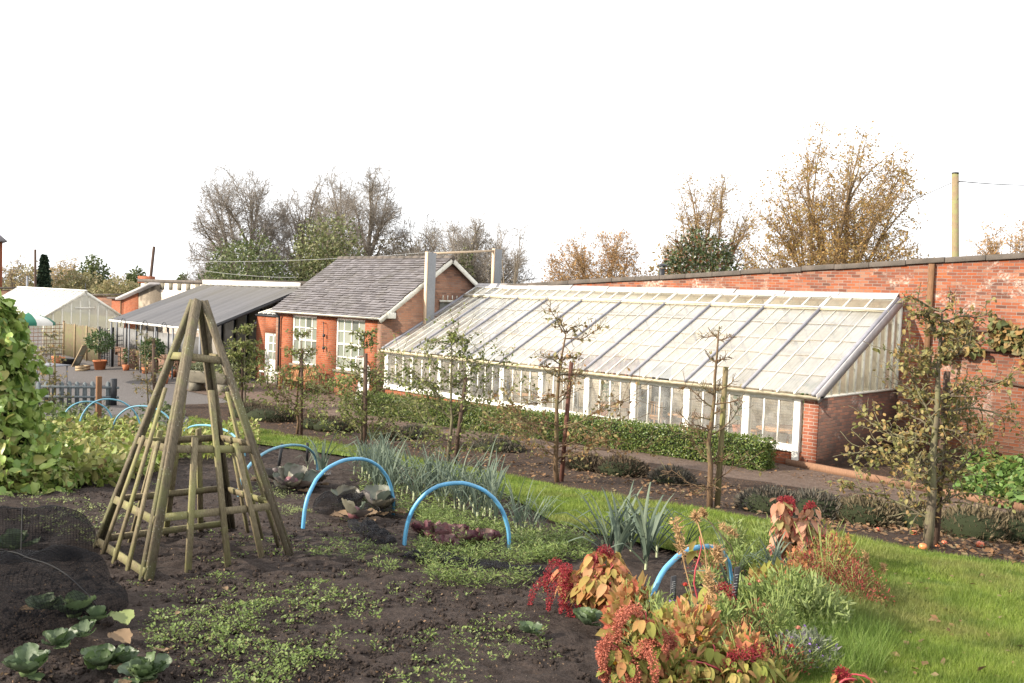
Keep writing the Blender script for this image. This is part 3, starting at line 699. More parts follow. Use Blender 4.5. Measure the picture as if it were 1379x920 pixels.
for (a, b) in WX:
    f_ = MB(); f_.box((a, .05, Z0), (b, .15, Z0+.07)); f_.box((a, .05, Z1-.07), (b, .15, Z1)); f_.box((a, .05, Z0+.07), (a+.07, .15, Z1-.07)); f_.box((b-.07, .05, Z0+.07), (b, .15, Z1-.07))
    for k in (1, 2, 3): x = a+(b-a)*k/4; f_.box((x-.018, .07, Z0+.07), (x+.018, .13, Z1-.07))
    for k in (1, 2, 3):
        z = Z0+(Z1-Z0)*k/4; hh = .035 if k == 2 else .018; f_.box((a+.07, .068, z-hh), (b-.07, .132, z+hh))
    wn = f_.build('window', 'white_paint', HS); gl = MB()
    for i in range(4):
        for j in range(4):
            x0, x1 = a+(b-a)*i/4, a+(b-a)*(i+1)/4; z0, z1 = Z0+(Z1-Z0)*j/4, Z0+(Z1-Z0)*(j+1)/4; e = rng.normal(size=2)*.006
            gl.quad((x0, .10+e[0], z0), (x1, .10+e[1], z0), (x1, .10+e[1], z1), (x0, .10+e[0], z1))
    gl.build('pane', 'window_glass', wn)
    MB().box((a-.06, -.06, Z0-.08), (b+.06, .05, Z0-.002)).build('window_sill', 'stone', HS)
cs = MB(); x, z = -16.62, .76     # open casement of the right window
cw = MB()
for (p, q) in (((0, 0), (.5, 0)), ((0, .55), (.5, .55)), ((0, 0), (0, .55)), ((.5, 0), (.5, .55))): cw.bar((x+.0+p[0]*.35, .04-p[0]*.9, z+p[1]), (x+q[0]*.35, .04-q[0]*.9, z+q[1]), .04, .05, (0, 0, 1) if p[1] == q[1] else (1, 0, 0))
cw.build('open_casement', 'white_paint', HS)
# roof
EV = np.array([-.22, 2.66]); RG = np.array([2.93, 4.86]); tl = MB(); te = MB(); NC = 26
for side in (0, 1):
    ev = EV if side == 0 else np.array([5.86+.22, 2.66]); dv = RG-ev; n2 = unit(np.array([-dv[1], dv[0]])) * (1 if side == 0 else -1)
    for c_ in range(NC):
        t0, t1 = c_/NC, min(1, (c_+1.25)/NC); x = -22.42-.14*(c_ % 2)
        while x < -15.5:
            wd = .27*(.9+.2*rng.random()); x2 = min(x+wd-.006, -15.42); xa = max(x, -22.42)
            if x2-xa > .03:
                l0 = .040+rng.normal()*.006; q0 = ev+dv*(t0+rng.normal()*.002); q1 = ev+dv*t1
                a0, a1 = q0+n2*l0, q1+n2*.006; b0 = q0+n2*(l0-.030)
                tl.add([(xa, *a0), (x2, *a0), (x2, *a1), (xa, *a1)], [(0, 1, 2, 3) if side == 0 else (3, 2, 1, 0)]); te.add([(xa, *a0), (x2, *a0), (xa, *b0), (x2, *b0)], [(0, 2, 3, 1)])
            x += wd
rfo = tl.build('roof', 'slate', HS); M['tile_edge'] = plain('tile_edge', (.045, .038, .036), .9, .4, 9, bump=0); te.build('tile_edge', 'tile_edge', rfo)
rt_ = MB(); x = -22.45
while x < -15.45: rt_.tube([(x, 2.93, 4.83), (x+.43, 2.93, 4.83+rng.normal()*.004)], .10, 8); x += .44
rt_.build('ridge_tiles', 'coping', HS)
un = MB(); un.add([(-22.4, *(EV-[0, .02])), (-15.45, *(EV-[0, .02])), (-15.45, *(RG-[0, .04])), (-22.4, *(RG-[0, .04]))], [(0, 1, 2, 3)]); un.add([(-22.4, 6.06, 2.64), (-15.45, 6.06, 2.64), (-15.45, *(RG-[0, .04])), (-22.4, *(RG-[0, .04]))], [(0, 1, 2, 3)])
un.build('soffit', 'brown_wood', HS)
for s_, p in ((0, EV), (1, np.array([6.08, 2.66]))):
    MB().bar((-15.44, p[0], p[1]-.09), (-15.44, RG[0], RG[1]-.11), .035, .16, unit(np.cross((1, 0, 0), (0, RG[0]-p[0], RG[1]-p[1])))).build('bargeboard', 'pale_timber' if False else 'old_white', HS)
    MB().box((-15.6, p[0]+(.28 if s_ == 0 else -.62), p[1]+.0), (-15.36, p[0]+(.62 if s_ == 0 else -.28), p[1]+.2)).build('corbel', 'old_white', HS, bevel=.02)
gt = MB(); pr = [(-.27+.06*math.cos(a), 2.68+.06*math.sin(a)) for a in np.linspace(math.pi, 2*math.pi, 8)]+[(-.27+.05*math.cos(a), 2.68+.05*math.sin(a)) for a in np.linspace(2*math.pi, math.pi, 8)]
gt.prism(pr, 0, -22.45, -15.45); gt.box((-22.4, -.21, 2.6), (-15.5, -.17, 2.68)); gt.build('gutter', 'old_white', HS)
MB().tube([(-21.95, -.24, 2.62), (-21.95, -.07, 2.4), (-21.95, -.07, -.2)], .04, 8).build('downpipe', 'dark_metal', HS)
for x in (-19.05, -15.98):
    b_ = MB(); b_.tube([(x-.02, -.02, 2.36), (x+.15, -.12, 2.38), (x+.22, -.14, 2.2), (x+.18, -.12, 1.9), (x+.18, -.1, 1.3)], .013, 6)
    b_.tube([(x+.18, -.1, 1.95), (x+.18, -.1, 1.85)], .05, 8); b_.tube([(x+.18, -.1, 1.5), (x+.18, -.1, 1.4)], .05, 8)
    if x < -18: b_.build('hanging_bracket', 'dark_metal', HS)
tp = MB()
tp.box((-15.595, 2.5, 2.1), (-15.56, 4.7, 3.25))
tpo = tp.build('lattice_screen', 'grey_wood', HS)
tr = MB(); tr.box((-15.56, 2.45, 3.26), (-15.50, 4.75, 3.33))
for y in np.arange(2.6, 4.7, .22): tr.box((-15.55, y-.012, 3.33), (-15.52, y+.012, 3.5))
for y in (3.4,): tr.box((-15.55, y-.02, 2.2), (-15.52, y+.02, 3.26))
tr.build('screen_rail', 'old_white', HS)
# annex with the white door
MB().box((-23.85, .05, -.4), (-23.16, .3, 2.42)).box((-22.02-.08, .05, -.4), (-22.02+.001, .3, 2.42)).box((-23.16, .05, 1.78), (-22.1, .3, 2.42)).box((-23.85, .3, -.4), (-23.6, 3.5, 2.42)).build('annex_wall', 'house_brick', HS, uv=True)
MB().box((-23.9, -.01, 2.422), (-21.99, .34, 2.48)).build('annex_coping', 'dark_metal', HS)
ar = MB(); arg = MB()
for k in range(6):
    x = -23.8+k*.35; ar.bar((x, .1, 2.52), (x, 3.2, 3.45), .04, .05)
arg.add([(-23.8, .1, 2.52), (-22.05, .1, 2.52), (-22.05, 3.2, 3.45), (-23.8, 3.2, 3.45)], [(0, 1, 2, 3)])
ao = ar.build('annex_roof', 'old_white', HS); arg.build('roof_pane', 'roof_glass', ao)
dr = MB(); a, b, z0, z1 = -23.12, -22.14, -.17, 1.76
dr.box((a, .10, z0), (b, .16, .72))
for x0, x1 in ((a, a+.16), (b-.16, b), ((a+b)/2-.025, (a+b)/2+.025)): dr.box((x0, .10, .72), (x1, .16, z1))
for z in (.72, 1.06, 1.38, 1.68): dr.box((a+.16, .105, z-.02), (b-.16, .155, z+.02))
dr.box((a+.16, .10, 1.69), (b-.16, .16, z1))
dro = dr.build('door', 'white_paint', HS); MB().quad((a+.1, .13, .7), (b-.1, .13, .7), (b-.1, .13, 1.72), (a+.1, .13, 1.72)).build('door_pane', 'window_glass', dro)
MB().box((b-.13, .04, .60), (b-.08, .10, .80)).build('door_handle', 'dark_metal', dro)
MB().box((a-.05, .06, z0), (a-.004, .14, z1+.05)).box((b+.004, .06, z0), (b+.05, .14, z1+.05)).box((a-.004, .06, z1+.004), (b+.004, .14, z1+.05)).build('door_frame', 'white_paint', HS)

# grey duct frame between the house and the greenhouse
FRm = thing('grey_post_frame', 'tall grey boxed posts joined by a pale top rail beside the house gable', 'frame', (-15.2, 3.3, 1.7))
X = -15.2
def gpost(y, z0, z1): 
    MB().box((X-.06, y-.17, z0), (X+.10, y+.17, z1)).build('post', 'grey_panel', FRm, bevel=.008)
    MB().box((X-.05, y-.21, z0), (X+.08, y-.173, z1+.02)).build('post_facing', 'pale_timber', FRm)
pa, pb = onp(577, 340, 0, X), onp(670, 336, 0, X)
gpost(pa[1]+.12, 1.5, pa[2]); gpost(pb[1]+.0, 3.3, pb[2])
MB().bar((X, pa[1]+.29, pa[2]-.02), (X, pb[1]-.21, pb[2]-.06), .10, .07).build('top_rail', 'pale_timber', FRm)
# ------------------------------------------------------------------ courtyard on the left
CN = thing('shade_canopy', 'grey ribbed lean-to canopy roof on slim posts over the courtyard', 'canopy', (-26.4, -1, 0))
xl, xr = -32.6, -24.0; yf, yb, zf, zb = -2.2, 2.2, 1.84, 3.56
rb = MB(); n = 13
V = []; Q = []
xs = np.linspace(xl, xr, n*4+1)
for i, x in enumerate(xs):
    h = .075 if i % 4 in (1,) else (.02 if i % 4 == 2 else 0.)
    V += [(x, yf, zf+h), (x, yb, zb+h)]
V = np.array(V); i = np.arange(len(xs)-1)*2
rb.add(V, np.stack([i, i+2, i+3, i+1], 1)); rb.add(V-[0, 0, .012], np.stack([i+1, i+3, i+2, i], 1))
def canopy_mat():
    a = Nodes('canopy_sheet'); y = a.n('SeparateXYZ', None, {0: a.pos()}).outputs[1]; xx = a.n('SeparateXYZ', None, {0: a.pos()}).outputs[0]
    c = a.mix(a.rng(a.noise(a.scaled(a.pos(), (3, .4, 1)), 2, 5), .3, .7), rgba((.042, .041, .043)), rgba((.070, .068, .070)))
    c = a.mix(a.rng(a.math('ADD', y, a.math('MULTIPLY', a.noise(a.pos(), 1, 4), 2.)), .6, 2.6, 0, .7), c, rgba((.085, .074, .05)))
    sheet = a.n('TexWhiteNoise', {'noise_dimensions': '1D'}, {'W': a.math('FLOOR', a.math('MULTIPLY', xx, 1.6))}).outputs[0]
    c = a.mix(a.rng(sheet, 0, 1, 0, .75), c, rgba((.105, .10, .102)))
    return a.out(a.bsdf(c, .5, None, .4))
M['canopy_sheet'] = canopy_mat()
rb.build('roof', 'canopy_sheet', CN)
MB().box((xl-.05, yf-.06, zf-.05), (xr+.05, yf-.005, zf+.03)).build('front_rail', 'white_paint', CN)
MB().box((xl-.0, yb-.06, zb+.02), (xr-.1, yb+.02, zb+.24)).build('fascia', 'white_paint', CN)
for x in (-32.5, -30.6, -29.4, -28.0, -26.4, -25.2, -24.1):
    MB().box((x-.028, yf-.028, -.3), (x+.028, yf+.028, zf-.055)).build('post', 'grey_metal', CN)
MB().bar((xr, yf, zf-.08), (xr, yb, zb-.08), .06, .10).build('side_rail', 'dark_metal', CN)
MB().bar((xr+.1, yf+2.2, 2.1), (xr+.1, yb-.2, 3.35), .06, .06).build('brace', 'grey_metal', CN)
for x in (-31.0, -28.8, -27.0): 
    a = np.linspace(0, math.pi, 9); MB().tube(np.stack([x+.28*np.cos(a), np.full(9, yf-.09), 1.62+.38*np.sin(a)], 1), .015, 5).build('arch_hook', 'dark_metal', CN)
SR = thing('shade_house_screen', 'low brick wall with arched openings and grey glazed screen under the canopy', 'screen wall', (-27, -1.5, 0))
YS = -1.85; SX0, SX1 = onp(155, 495, 1, YS)[0], onp(272, 505, 1, YS)[0]
sw = MB(); sx = np.linspace(SX0, SX1, 9)
sw.box((SX0, YS, .40), (SX1, YS+.25, .62))
for i in range(8):
    sw.box((sx[i]+.34, YS, -.3), (sx[i+1], YS+.25, .40)); xm_ = sx[i]+.17; xs_ = np.linspace(-.17, .17, 7)
    for j in range(6): sw.prism([(xm_+xs_[j], .40), (xm_+xs_[j+1], .40), (xm_+xs_[j+1], .40-.15*(1-math.sqrt(max(0, 1-(xs_[j+1]/.17)**2)))), (xm_+xs_[j], .40-.15*(1-math.sqrt(max(0, 1-(xs_[j]/.17)**2))))], 1, YS, YS+.25)
sw.build('brick_base', 'gable_brick', SR, uv=True)
MB().box((SX0, YS+.5, -.3), (SX1, YS+.6, .5)).build('arch_shade_sheet', 'black_plastic', SR)  # black sheet added behind the arches, stands for shade in the openings
M['dusty_sheet'] = plain('dusty_sheet', (.20, .20, .20), .6, .3, 1.5, bump=0, col2=(.12, .115, .105))
MB().box((SX0, YS+.10, .622), (SX1, YS+.13, 1.50)).build('grey_sheet', 'dusty_sheet', SR)
for x in np.linspace(SX0, SX1, 9): MB().box((x-.022, YS+.04, .622), (x+.022, YS+.10, 1.85)).build('glazing_bar', 'grey_metal', SR)
# plastered back wall with black uprights
BW = thing('plaster_wall', 'grey plastered wall with black iron uprights under the canopy', 'wall', (-27, 1.6, 0))
MB().box((-32.8, 2.2+.13, -.3), (-23.9, 2.65, 3.55)).build('wall', 'plaster', BW)
for x in np.arange(-32, -24.1, 1.15): MB().box((x-.035, 2.24, -.2), (x+.035, 2.32, 3.3)).build('upright', 'dark_metal', BW)
rl = MB()
for x in np.arange(-31.5, -24.1, .9): rl.bar((x, 2.1, 3.40), (x, -1.9, 1.86), .04, .06)
rl.build('rafters', 'dark_metal', BW)
MB().box((-33.0, 2.25, 3.66), (-23.3, 2.8, 3.86)).build('coping', 'coping', BW, uv=True)
o = MB().box((-23.88, 2.3, 2.2), (-22.9, 2.7, 3.66)).build('brick_stub', 'house_brick', origin=(-23.4, 2.5, 2.2), uv=True); tag(o, 'short orange brick wall end rising between the canopy and the house roof', 'wall')
WW = thing('whitewashed_wall', 'old flaking whitewashed brick wall with a notched top left of the canopy', 'wall', (-34, 3.1, 0))
a, b = onp(190, 400, 1, 3)[0], -29.
MB().box((a, 3, -.3), (b, 3.4, 3.62)).build('brickwork', 'whitewash', WW, uv=True)
nt_ = MB()
for x in np.arange(a+.5, b, 1.0): nt_.box((x, 2.97, 3.25), (x+.42, 3.02, 3.6))
nt_.build('beam_ends', 'stone', WW)
MB().box((a-.3, 2.93, 3.62), (b, 3.5, 3.78)).build('coping', 'coping', WW, uv=True)
o = MB().box((a-.4, 2.99, 3.55), (a+.9, 3.4, 3.62+.32)).build('chimney', 'house_brick', origin=(a, 3.2, 3.6), uv=True); tag(o, 'stub of orange brick chimney on the whitewashed wall', 'chimney')
M['mottled'] = plain('mottled', (.30, .25, .19), .9, .5, 1.6, col2=(.07, .055, .04), bump=.4, lo=.45, hi=.60)
SH = thing('brick_shed', 'small orange brick shed with a sloping pale roof behind the glasshouse gable', 'shed', (-44, 4, 0))
c0 = onp(163, 401, 1, 2.6); c1 = onp(207, 381, 1, 2.6)
xm = onp(183, 410, 1, 2.6)[0]; zm = c0[2]-.1+(c1[2]-c0[2])*(xm-c0[0]-.1)/(c1[0]-c0[0]-.1)
MB().prism([(c0[0]-1.5, -.3), (xm, -.3), (xm, zm), (c0[0]+.1, c0[2]-.1), (c0[0]-1.5, c0[2]-.1)], 1, 2.7, 5).build('wall', 'house_brick', SH, uv=True)
MB().prism([(xm+.002, -.3), (c1[0], -.3), (c1[0], c1[2]-.1), (xm+.002, zm)], 1, 2.75, 5).build('rendered_wall', 'mottled', SH, uv=True)
sr_ = MB().prism([(c0[0]-.25, c0[2]-.14), (c0[0]-.25, c0[2]-.02), (c1[0], c1[2]+.02), (c1[0], c1[2]-.12)], 1, 2.4, 5.2); sr_.build('roof', 'lead_pale', SH)
MB().box((c0[0]-1.7, 2.5, c0[2]-.1), (c0[0]-.26, 5.2, c0[2]+.0)).build('flat_roof', 'coping', SH)
MB().tube([(c0[0]+.05, 2.6, c0[2]-.12), (c0[0]+.05, 2.6, -.2)], .05, 8).build('downpipe', 'brown_wood', SH)

# left glasshouse
XG = -40.5
LG = thing('small_glasshouse', 'pitched glasshouse with glaring white roof and dirty glazed gable on the far left', 'greenhouse', (XG-5, -2, 0))
ap = onp(115, 393, 0, XG); er = onp(163, 428, 0, XG); elf = onp(55, 427, 0, XG)
zE = (er[2]+elf[2])/2; yA = ap[1]; hw = (er[1]-elf[1])/2; XB = XG-10.5
def gslope(y): return ap[2]-(ap[2]-zE)*abs(y-yA)/hw
rfm = MB()
for s_ in (-1, 1):
    rfm.add([(XG+.1, yA, ap[2]+.03), (XB, yA, ap[2]+.03), (XB, yA+s_*hw*1.05, zE-.02), (XG+.1, yA+s_*hw*1.05, zE-.02)], [(0, 1, 2, 3)])
M['bright_glass'] = glass_milky('bright_glass', [(.90, .90, .90), (.86, .86, .86)], .05); rfm.build('roof', 'bright_glass', LG)
rbm = MB()
for x in np.arange(XB, XG+.2, .7):
    for s_ in (-1, 1): rbm.bar((x, yA, ap[2]+.05), (x, yA+s_*hw*1.05, zE), .04, .04)
rbm.bar((XB, yA, ap[2]+.06), (XG+.15, yA, ap[2]+.06), .12, .08); rbm.build('roof_bars', 'white_paint', LG)
gf = MB(); gp_ = MB()
ys = np.linspace(yA-hw, yA+hw, 10)
for k, y in enumerate(ys): gf.box((XG-.02, y-.025, -.3), (XG+.03, y+.025, gslope(y)-.02))
for k in range(9):
    gp_.add([(XG, ys[k], -.2), (XG, ys[k+1], -.2), (XG, ys[k+1], gslope(ys[k+1])-.03), (XG, ys[k], gslope(ys[k])-.03)], [(0, 1, 2, 3)])
gf.box((XG-.03, yA-.5, 2.1), (XG+.05, yA+.5, 2.18))
for s_ in (-1, 1): gf.bar((XG+.08, yA, ap[2]-.02), (XG+.08, yA+s_*hw*1.05, zE-.05), .06, .12)
gfo = gf.build('gable_frame', 'old_white', LG); gp_.build('gable_pane', 'gable_glass', gfo)
sd = MB()
for s_ in (-1, 1): sd.add([(XG, yA+s_*hw, -.3), (XB, yA+s_*hw, -.3), (XB, yA+s_*hw, zE), (XG, yA+s_*hw, zE)], [(0, 1, 2, 3)])
sd.add([(XB, yA-hw, -.3), (XB, yA+hw, -.3), (XB, yA+hw, zE), (XB, yA, ap[2]), (XB, yA-hw, zE)], [(0, 1, 2, 3, 4)])
sd.build('side_wall', 'gable_glass', LG)
MB().tube([(XG+.05, yA, ap[2]), (XG+.05, yA, ap[2]+.45)], .02, 5).build('finial', 'dark_metal', LG)

# screens and fences
def lattice(name, lab, p, q, h, mat, sp=.2, th=.03, cat='trellis'):
    p = np.asarray(p, float); q = np.asarray(q, float); L_ = np.linalg.norm(q-p); d = (q-p)/L_; m = MB(); n = int(L_/sp)
    t = thing(name, lab, cat, p)
    for k in range(n+1): u = p+d*L_*k/n; m.bar(u, u+[0, 0, h], th, .018, d)
    for k in range(int(h/sp)+1): m.bar(p+[0, 0, k*sp+.02], q+[0, 0, k*sp+.02], .022, th)
    m.build('lattice', mat, t)
    for u in (p, q): MB().bar(u, u+[0, 0, h+.05], .07, .07, d).build('post', mat, t)
    return t
lattice('trellis_screen', 'brown square trellis screen between the striped parasol and board fence', P(22, 480), P(86, 478), 1.68, 'brown_wood', .19)
lattice('trellis_screen', 'black narrow trellis behind the round bay tree in terracotta pot', P(134, 492), P(152, 494), 1.72, 'black_plastic', .2, .035)
p, q = P(87, 479), P(135, 490); bf = thing('board_fence', 'weathered upright board fence between two trellises', 'fence', p)
L_ = np.linalg.norm(q-p); d = (q-p)/L_; m = MB(); n = 36
for k in range(n): u = p+d*L_*(k+.5)/n; m.bar(u+[0, 0, .03], u+[0, 0, 1.62+rng.normal()*.02], L_/n*.70, .02, np.cross(d, (0, 0, 1)))
m.build('boards', 'fence_wood', bf)
bk = np.cross(d, (0, 0, 1))*-.03
MB().bar(p+bk+[0, 0, .5], q+bk+[0, 0, .5], .03, .08).build('rail', 'fence_wood', bf); MB().bar(p+bk+[0, 0, 1.35], q+bk+[0, 0, 1.35], .03, .08).build('rail', 'fence_wood', bf)
for k in range(4): u = p+d*L_*k/3-bk*1.6; MB().bar(u, u+[0, 0, 1.68], .06, .05, d).build('post', 'pale_wood', bf)

# parasol, table and chairs
M['parasol_green'] = plain('parasol_green', (.02, .13, .085), .8, .2, 4); M['parasol_white'] = plain('parasol_white', (.62, .60, .55), .8, .15, 4)
b = P(38, 512); PA = thing('parasol', 'green and white striped parasol open by the trellis', 'parasol', b); hz = Hgt(b, 421)
MB().tube([b, b+[0, 0, hz]], .022, 8).build('pole', 'dark_metal', PA)
a = np.linspace(0, 2*math.pi, 9)
for k in range(8):
    c = MB(); R_ = .92; pts = []
    for r_, z in ((0, hz), (.4, hz-.07), (.8, hz-.22), (1., hz-.36), (1.0, hz-.46)):
        for t in (0, .5, 1): an = a[k]+(a[k+1]-a[k])*t; pts.append(b+np.array([R_*r_*math.cos(an), R_*r_*math.sin(an), z]))
    f = []
    for i in range(4):
        for j in range(2): f.append((i*3+j, i*3+j+1, i*3+j+4, i*3+j+3))
    c.add(pts, f); c.build('canopy_panel', 'parasol_green' if k % 2 else 'parasol_white', PA)
MB().lathe([(0, 0), (.25, 0), (.25, .08), (.05, .1), (0, .1)], b, 16).build('base', 'stone', PA)
t_ = P(62, 517)
T = thing('cafe_table', 'rectangular pale cafe table under the striped parasol', 'table', t_)
tp0 = t_+[0, 0, .72]; dx = np.array([.9, .35, 0])
MB().bar(tp0-dx*.9, tp0+dx*.9, .7, .04).build('tabletop', 'grey_metal', T)
for s_ in (-1, 1): 
    for q_ in (-1, 1): u = t_+dx*.8*s_+np.array([-.3, .8, 0])*.3*q_; MB().bar(u, u+[0, 0, .7], .04, .04, (1, 0, 0)).build('leg', 'grey_metal', T)
def white_chair(px, py, rz, lab):
    b = P(px, py); t = thing('white_chair', lab, 'chair', b, 'white chairs by the parasol'); c, s = math.cos(rz), math.sin(rz)
    def q(a, b_, h): return b+np.array([a*c-b_*s, a*s+b_*c, h])
    MB().bar(q(-.2, 0, .44), q(.2, 0, .44), .42, .03).build('seat', 'white_paint', t)
    k = MB(); k.bar(q(0, .2, .45), q(0, .26, .85), .42, .025, q(0, 1, 0)-q(0, 0, 0)); k.build('backrest', 'white_paint', t)
    for sx in (-.18, .18):
        for sy in (-.18, .18): MB().bar(q(sx, sy, 0), q(sx, sy, .44), .03, .03, (1, 0, 0)).build('leg', 'white_paint', t)
white_chair(28, 516, .6, 'white chair by the parasol, half hidden by bean leaves'); white_chair(43, 522, 2.4, 'white chair nearest the thin green stake by the parasol')

def bay(px, py, ptop, pcen, rad, lab, pot=True):
    b = P(px, py); t = thing('bay_tree', lab, 'tree', b); zc = Hgt(b, pcen); d = depth(b); R_ = rad*d/F
    if pot:
        o = MB().lathe([(0, .01), (.21, 0), (.28, .36), (.30, .36), (.30, .42), (.26, .42), (.25, .36), (0, .35)], b, 18).build('terracotta_pot', 'terracotta', origin=b); tag(o, 'round orange terracotta pot holding the bay tree', 'pot')
    MB().tube([b+[0, 0, .3 if pot else 0], b+[.02, 0, zc*.6], b+[0, 0, zc]], .025, 6).build('trunk', 'bark', t)
    n = 1400; u = rdir(n)*(.55+.45*rng.random((n, 1))**.5)*np.array([1, 1, .8])*R_*(1+.12*rng.normal(size=(n, 1)))
    leaves('crown', LQ, b+[0, 0, zc]+u, unit(u)+rng.normal(size=(n, 3))*.6, rdir(n), .10*(.6+.7*rng.random(n)), 'bay_leaf', t)
M['bay_leaf'] = leafmat('bay_leaf', [(.03, .06, .02), (.05, .09, .025), (.08, .13, .04), (.045, .08, .02)], .15, .4, .4)
bay(135, 498, 448, 460, 17, 'round clipped bay tree in a terracotta pot before the black trellis')
bay(205, 512, 455, 469, 15, 'round clipped bay standard in front of the canopy posts', False)
b = P(112, 499); c = thing('wooden_crate', 'small weathered wooden crate beside the terracotta pot', 'crate', b)
cm = MB(); d = np.array([.7, -.7, 0]); e = np.array([.7, .7, 0])
for h in (.05, .16): 
    for s_ in (-1, 1): cm.bar(b+e*.16*s_-d*.36+[0, 0, h], b+e*.16*s_+d*.36+[0, 0, h], .02, .09); cm.bar(b+d*.36*s_-e*.16+[0, 0, h], b+d*.36*s_+e*.16+[0, 0, h], .02, .09)
cm.build('boards', 'pale_wood', c); MB().bar(b-d*.36+[0, 0, .02], b+d*.36+[0, 0, .02], .3, .02).build('base', 'pale_wood', c)
b = P(102, 493); t = thing('leaning_frame', 'pale wooden frame with glass leaning against the board fence', 'frame', b)
f_ = MB(); p0 = b; up_ = np.array([.25, .35, .95]); sd_ = np.array([.7, -.7, 0])*.32
for s_ in (-1, 1): f_.bar(p0+sd_*s_, p0+sd_*s_+up_, .06, .04, (1, 1, 0))
f_.bar(p0-sd_, p0+sd_, .05, .06); f_.bar(p0-sd_+up_, p0+sd_+up_, .05, .06); f_.bar(p0-sd_+up_*.5, p0+sd_+up_*.5, .03, .03); f_.build('frame', 'pale_wood', t)
MB().quad(p0-sd_, p0+sd_, p0+sd_+up_, p0-sd_+up_).build('pane', 'window_glass', t)
for px, py, r_, h, lab in ((76, 492, .2, .42, 'tall terracotta pot standing left of the black tub'), (83, 491, .17, .34, 'shorter terracotta pot standing next to the black tub')):
    b = P(px, py); o = MB().lathe([(0, 0), (r_*.75, 0), (r_, h), (r_*.9, h), (0, h*.9)], b, 16).build('plant_pot', 'terracotta', origin=b); tag(o, lab, 'pot')
b = P(92, 491); o = MB().lathe([(0, 0), (.22, 0), (.3, .26), (.32, .28), (.29, .28), (0, .1)], b, 18).build('black_tub', 'black_plastic', origin=b); tag(o, 'low black plastic tub beside the leaning frame', 'tub')

# picket fence
pf = thing('picket_fence', 'low blue grey picket fence at the edge of the courtyard', 'fence', P(120, 545))
def pk(px, py, ptop, w_, mat='picket_paint', name='picket'):
    b = P(px, py); h = Hgt(b, ptop); d = np.array([.22, 1., 0]); d = d/np.linalg.norm(d); m = MB(); n_ = np.array([d[1], -d[0], 0])*.018
    pr = [b-d*w_/2, b+d*w_/2, b+d*w_/2+[0, 0, h-.07], b+d*w_*.25+[0, 0, h-.015], b+[0, 0, h], b-d*w_*.25+[0, 0, h-.015], b-d*w_/2+[0, 0, h-.07]]
    m.add(np.array([x-n_ for x in pr]+[x+n_ for x in pr]), [list(range(7))[::-1]], [list(range(7, 14))], [(i, (i+1) % 7, 7+(i+1) % 7, 7+i) for i in range(7)]); m.build(name, mat, pf)
M['picket_paint'] = plain('picket_paint', (.17, .195, .205), .75, .35, 9, bump=.2)
for k, px in enumerate(np.arange(52, 152, 10.4)): 
    if abs(px-133) > 5: pk(px, 545.5+(px-90)*.005, 514+rng.normal()*.5, .125)
a, b = P(48, 545), P(160, 546)
for z in (.25, .55): MB().bar(a+[.03, 0, z], b+[.03, 0, z], .03, .07).build('rail', 'picket_paint', pf)
bb = P(153, 546); MB().bar(bb, bb+[0, 0, Hgt(bb, 510)], .17, .12, (1, 0, 0)).build('post', 'dark_metal', pf)
bb = P(133, 566); o = MB().bar(bb, bb+[0, 0, Hgt(bb, 507)], .13, .11, (1, 0, 0)).build('wooden_post', 'brown_wood', origin=bb, bevel=.01); tag(o, 'orange brown square wooden post in front of the picket fence', 'post')

# stone planter, pumpkins, bench seats in front of canopy
b = P(285, 527); PL = thing('stone_planter', 'large old stone trough on feet planted with grey green herbs', 'planter', b)
rz = .5
def boxr(m, cx, cy, z0, z1, lx, ly, tx=1.):
    V = []
    for z, s_ in ((z0, tx), (z1, 1.)):
        for sx, sy in ((-1, -1), (1, -1), (1, 1), (-1, 1)):
            x, y = sx*lx/2*s_, sy*ly/2*s_; V.append((b[0]+cx+x*math.cos(rz)-y*math.sin(rz), b[1]+cy+x*math.sin(rz)+y*math.cos(rz), b[2]+z))
    m.add(V, [(0, 3, 2, 1), (4, 5, 6, 7), (0, 1, 5, 4), (1, 2, 6, 5), (2, 3, 7, 6), (3, 0, 4, 7)])
m = MB(); boxr(m, 0, 0, .3, .75, 1.9, .8, .78); m.build('trough', 'stone', PL, bevel=.05)
for s_ in (-.6, .6): m = MB(); boxr(m, s_*math.cos(rz), s_*math.sin(rz), 0, .3, .3, .6); m.build('foot', 'stone', PL)
M['herb'] = leafmat('herb', [(.10, .12, .07), (.16, .18, .11), (.22, .22, .12), (.12, .15, .07)], .2)
n = 1500; u = rng.random((n, 2))-.5; pos = b+np.stack([u[:, 0]*1.7*math.cos(rz)-u[:, 1]*.7*math.sin(rz), u[:, 0]*1.7*math.sin(rz)+u[:, 1]*.7*math.cos(rz), .72+.42*rng.random(n)*(1-np.abs(u[:, 0])*1.3)], 1)
o = leaves('herb_plant', LN, pos, rdir(n, .7), rdir(n), .16*(.5+rng.random(n)), 'herb', origin=b+[0, 0, .75]); tag(o, 'grey green bushy herbs growing in the stone trough', 'plant')
sb_ = P(262, 508); S = thing('slat_table', 'low dark wooden table carrying the pumpkins', 'table', sb_)
MB().bar(sb_+[-1.0, -.6, .42], sb_+[1.0, .6, .42], .5, .05).build('tabletop', 'stake_wood', S)
for s_ in (-.8, .8): MB().bar(sb_+np.array([1, .6, 0])*s_, sb_+np.array([1, .6, 0])*s_+[0, 0, .4], .3, .08, (1, 0, 0)).build('leg', 'stake_wood', S)
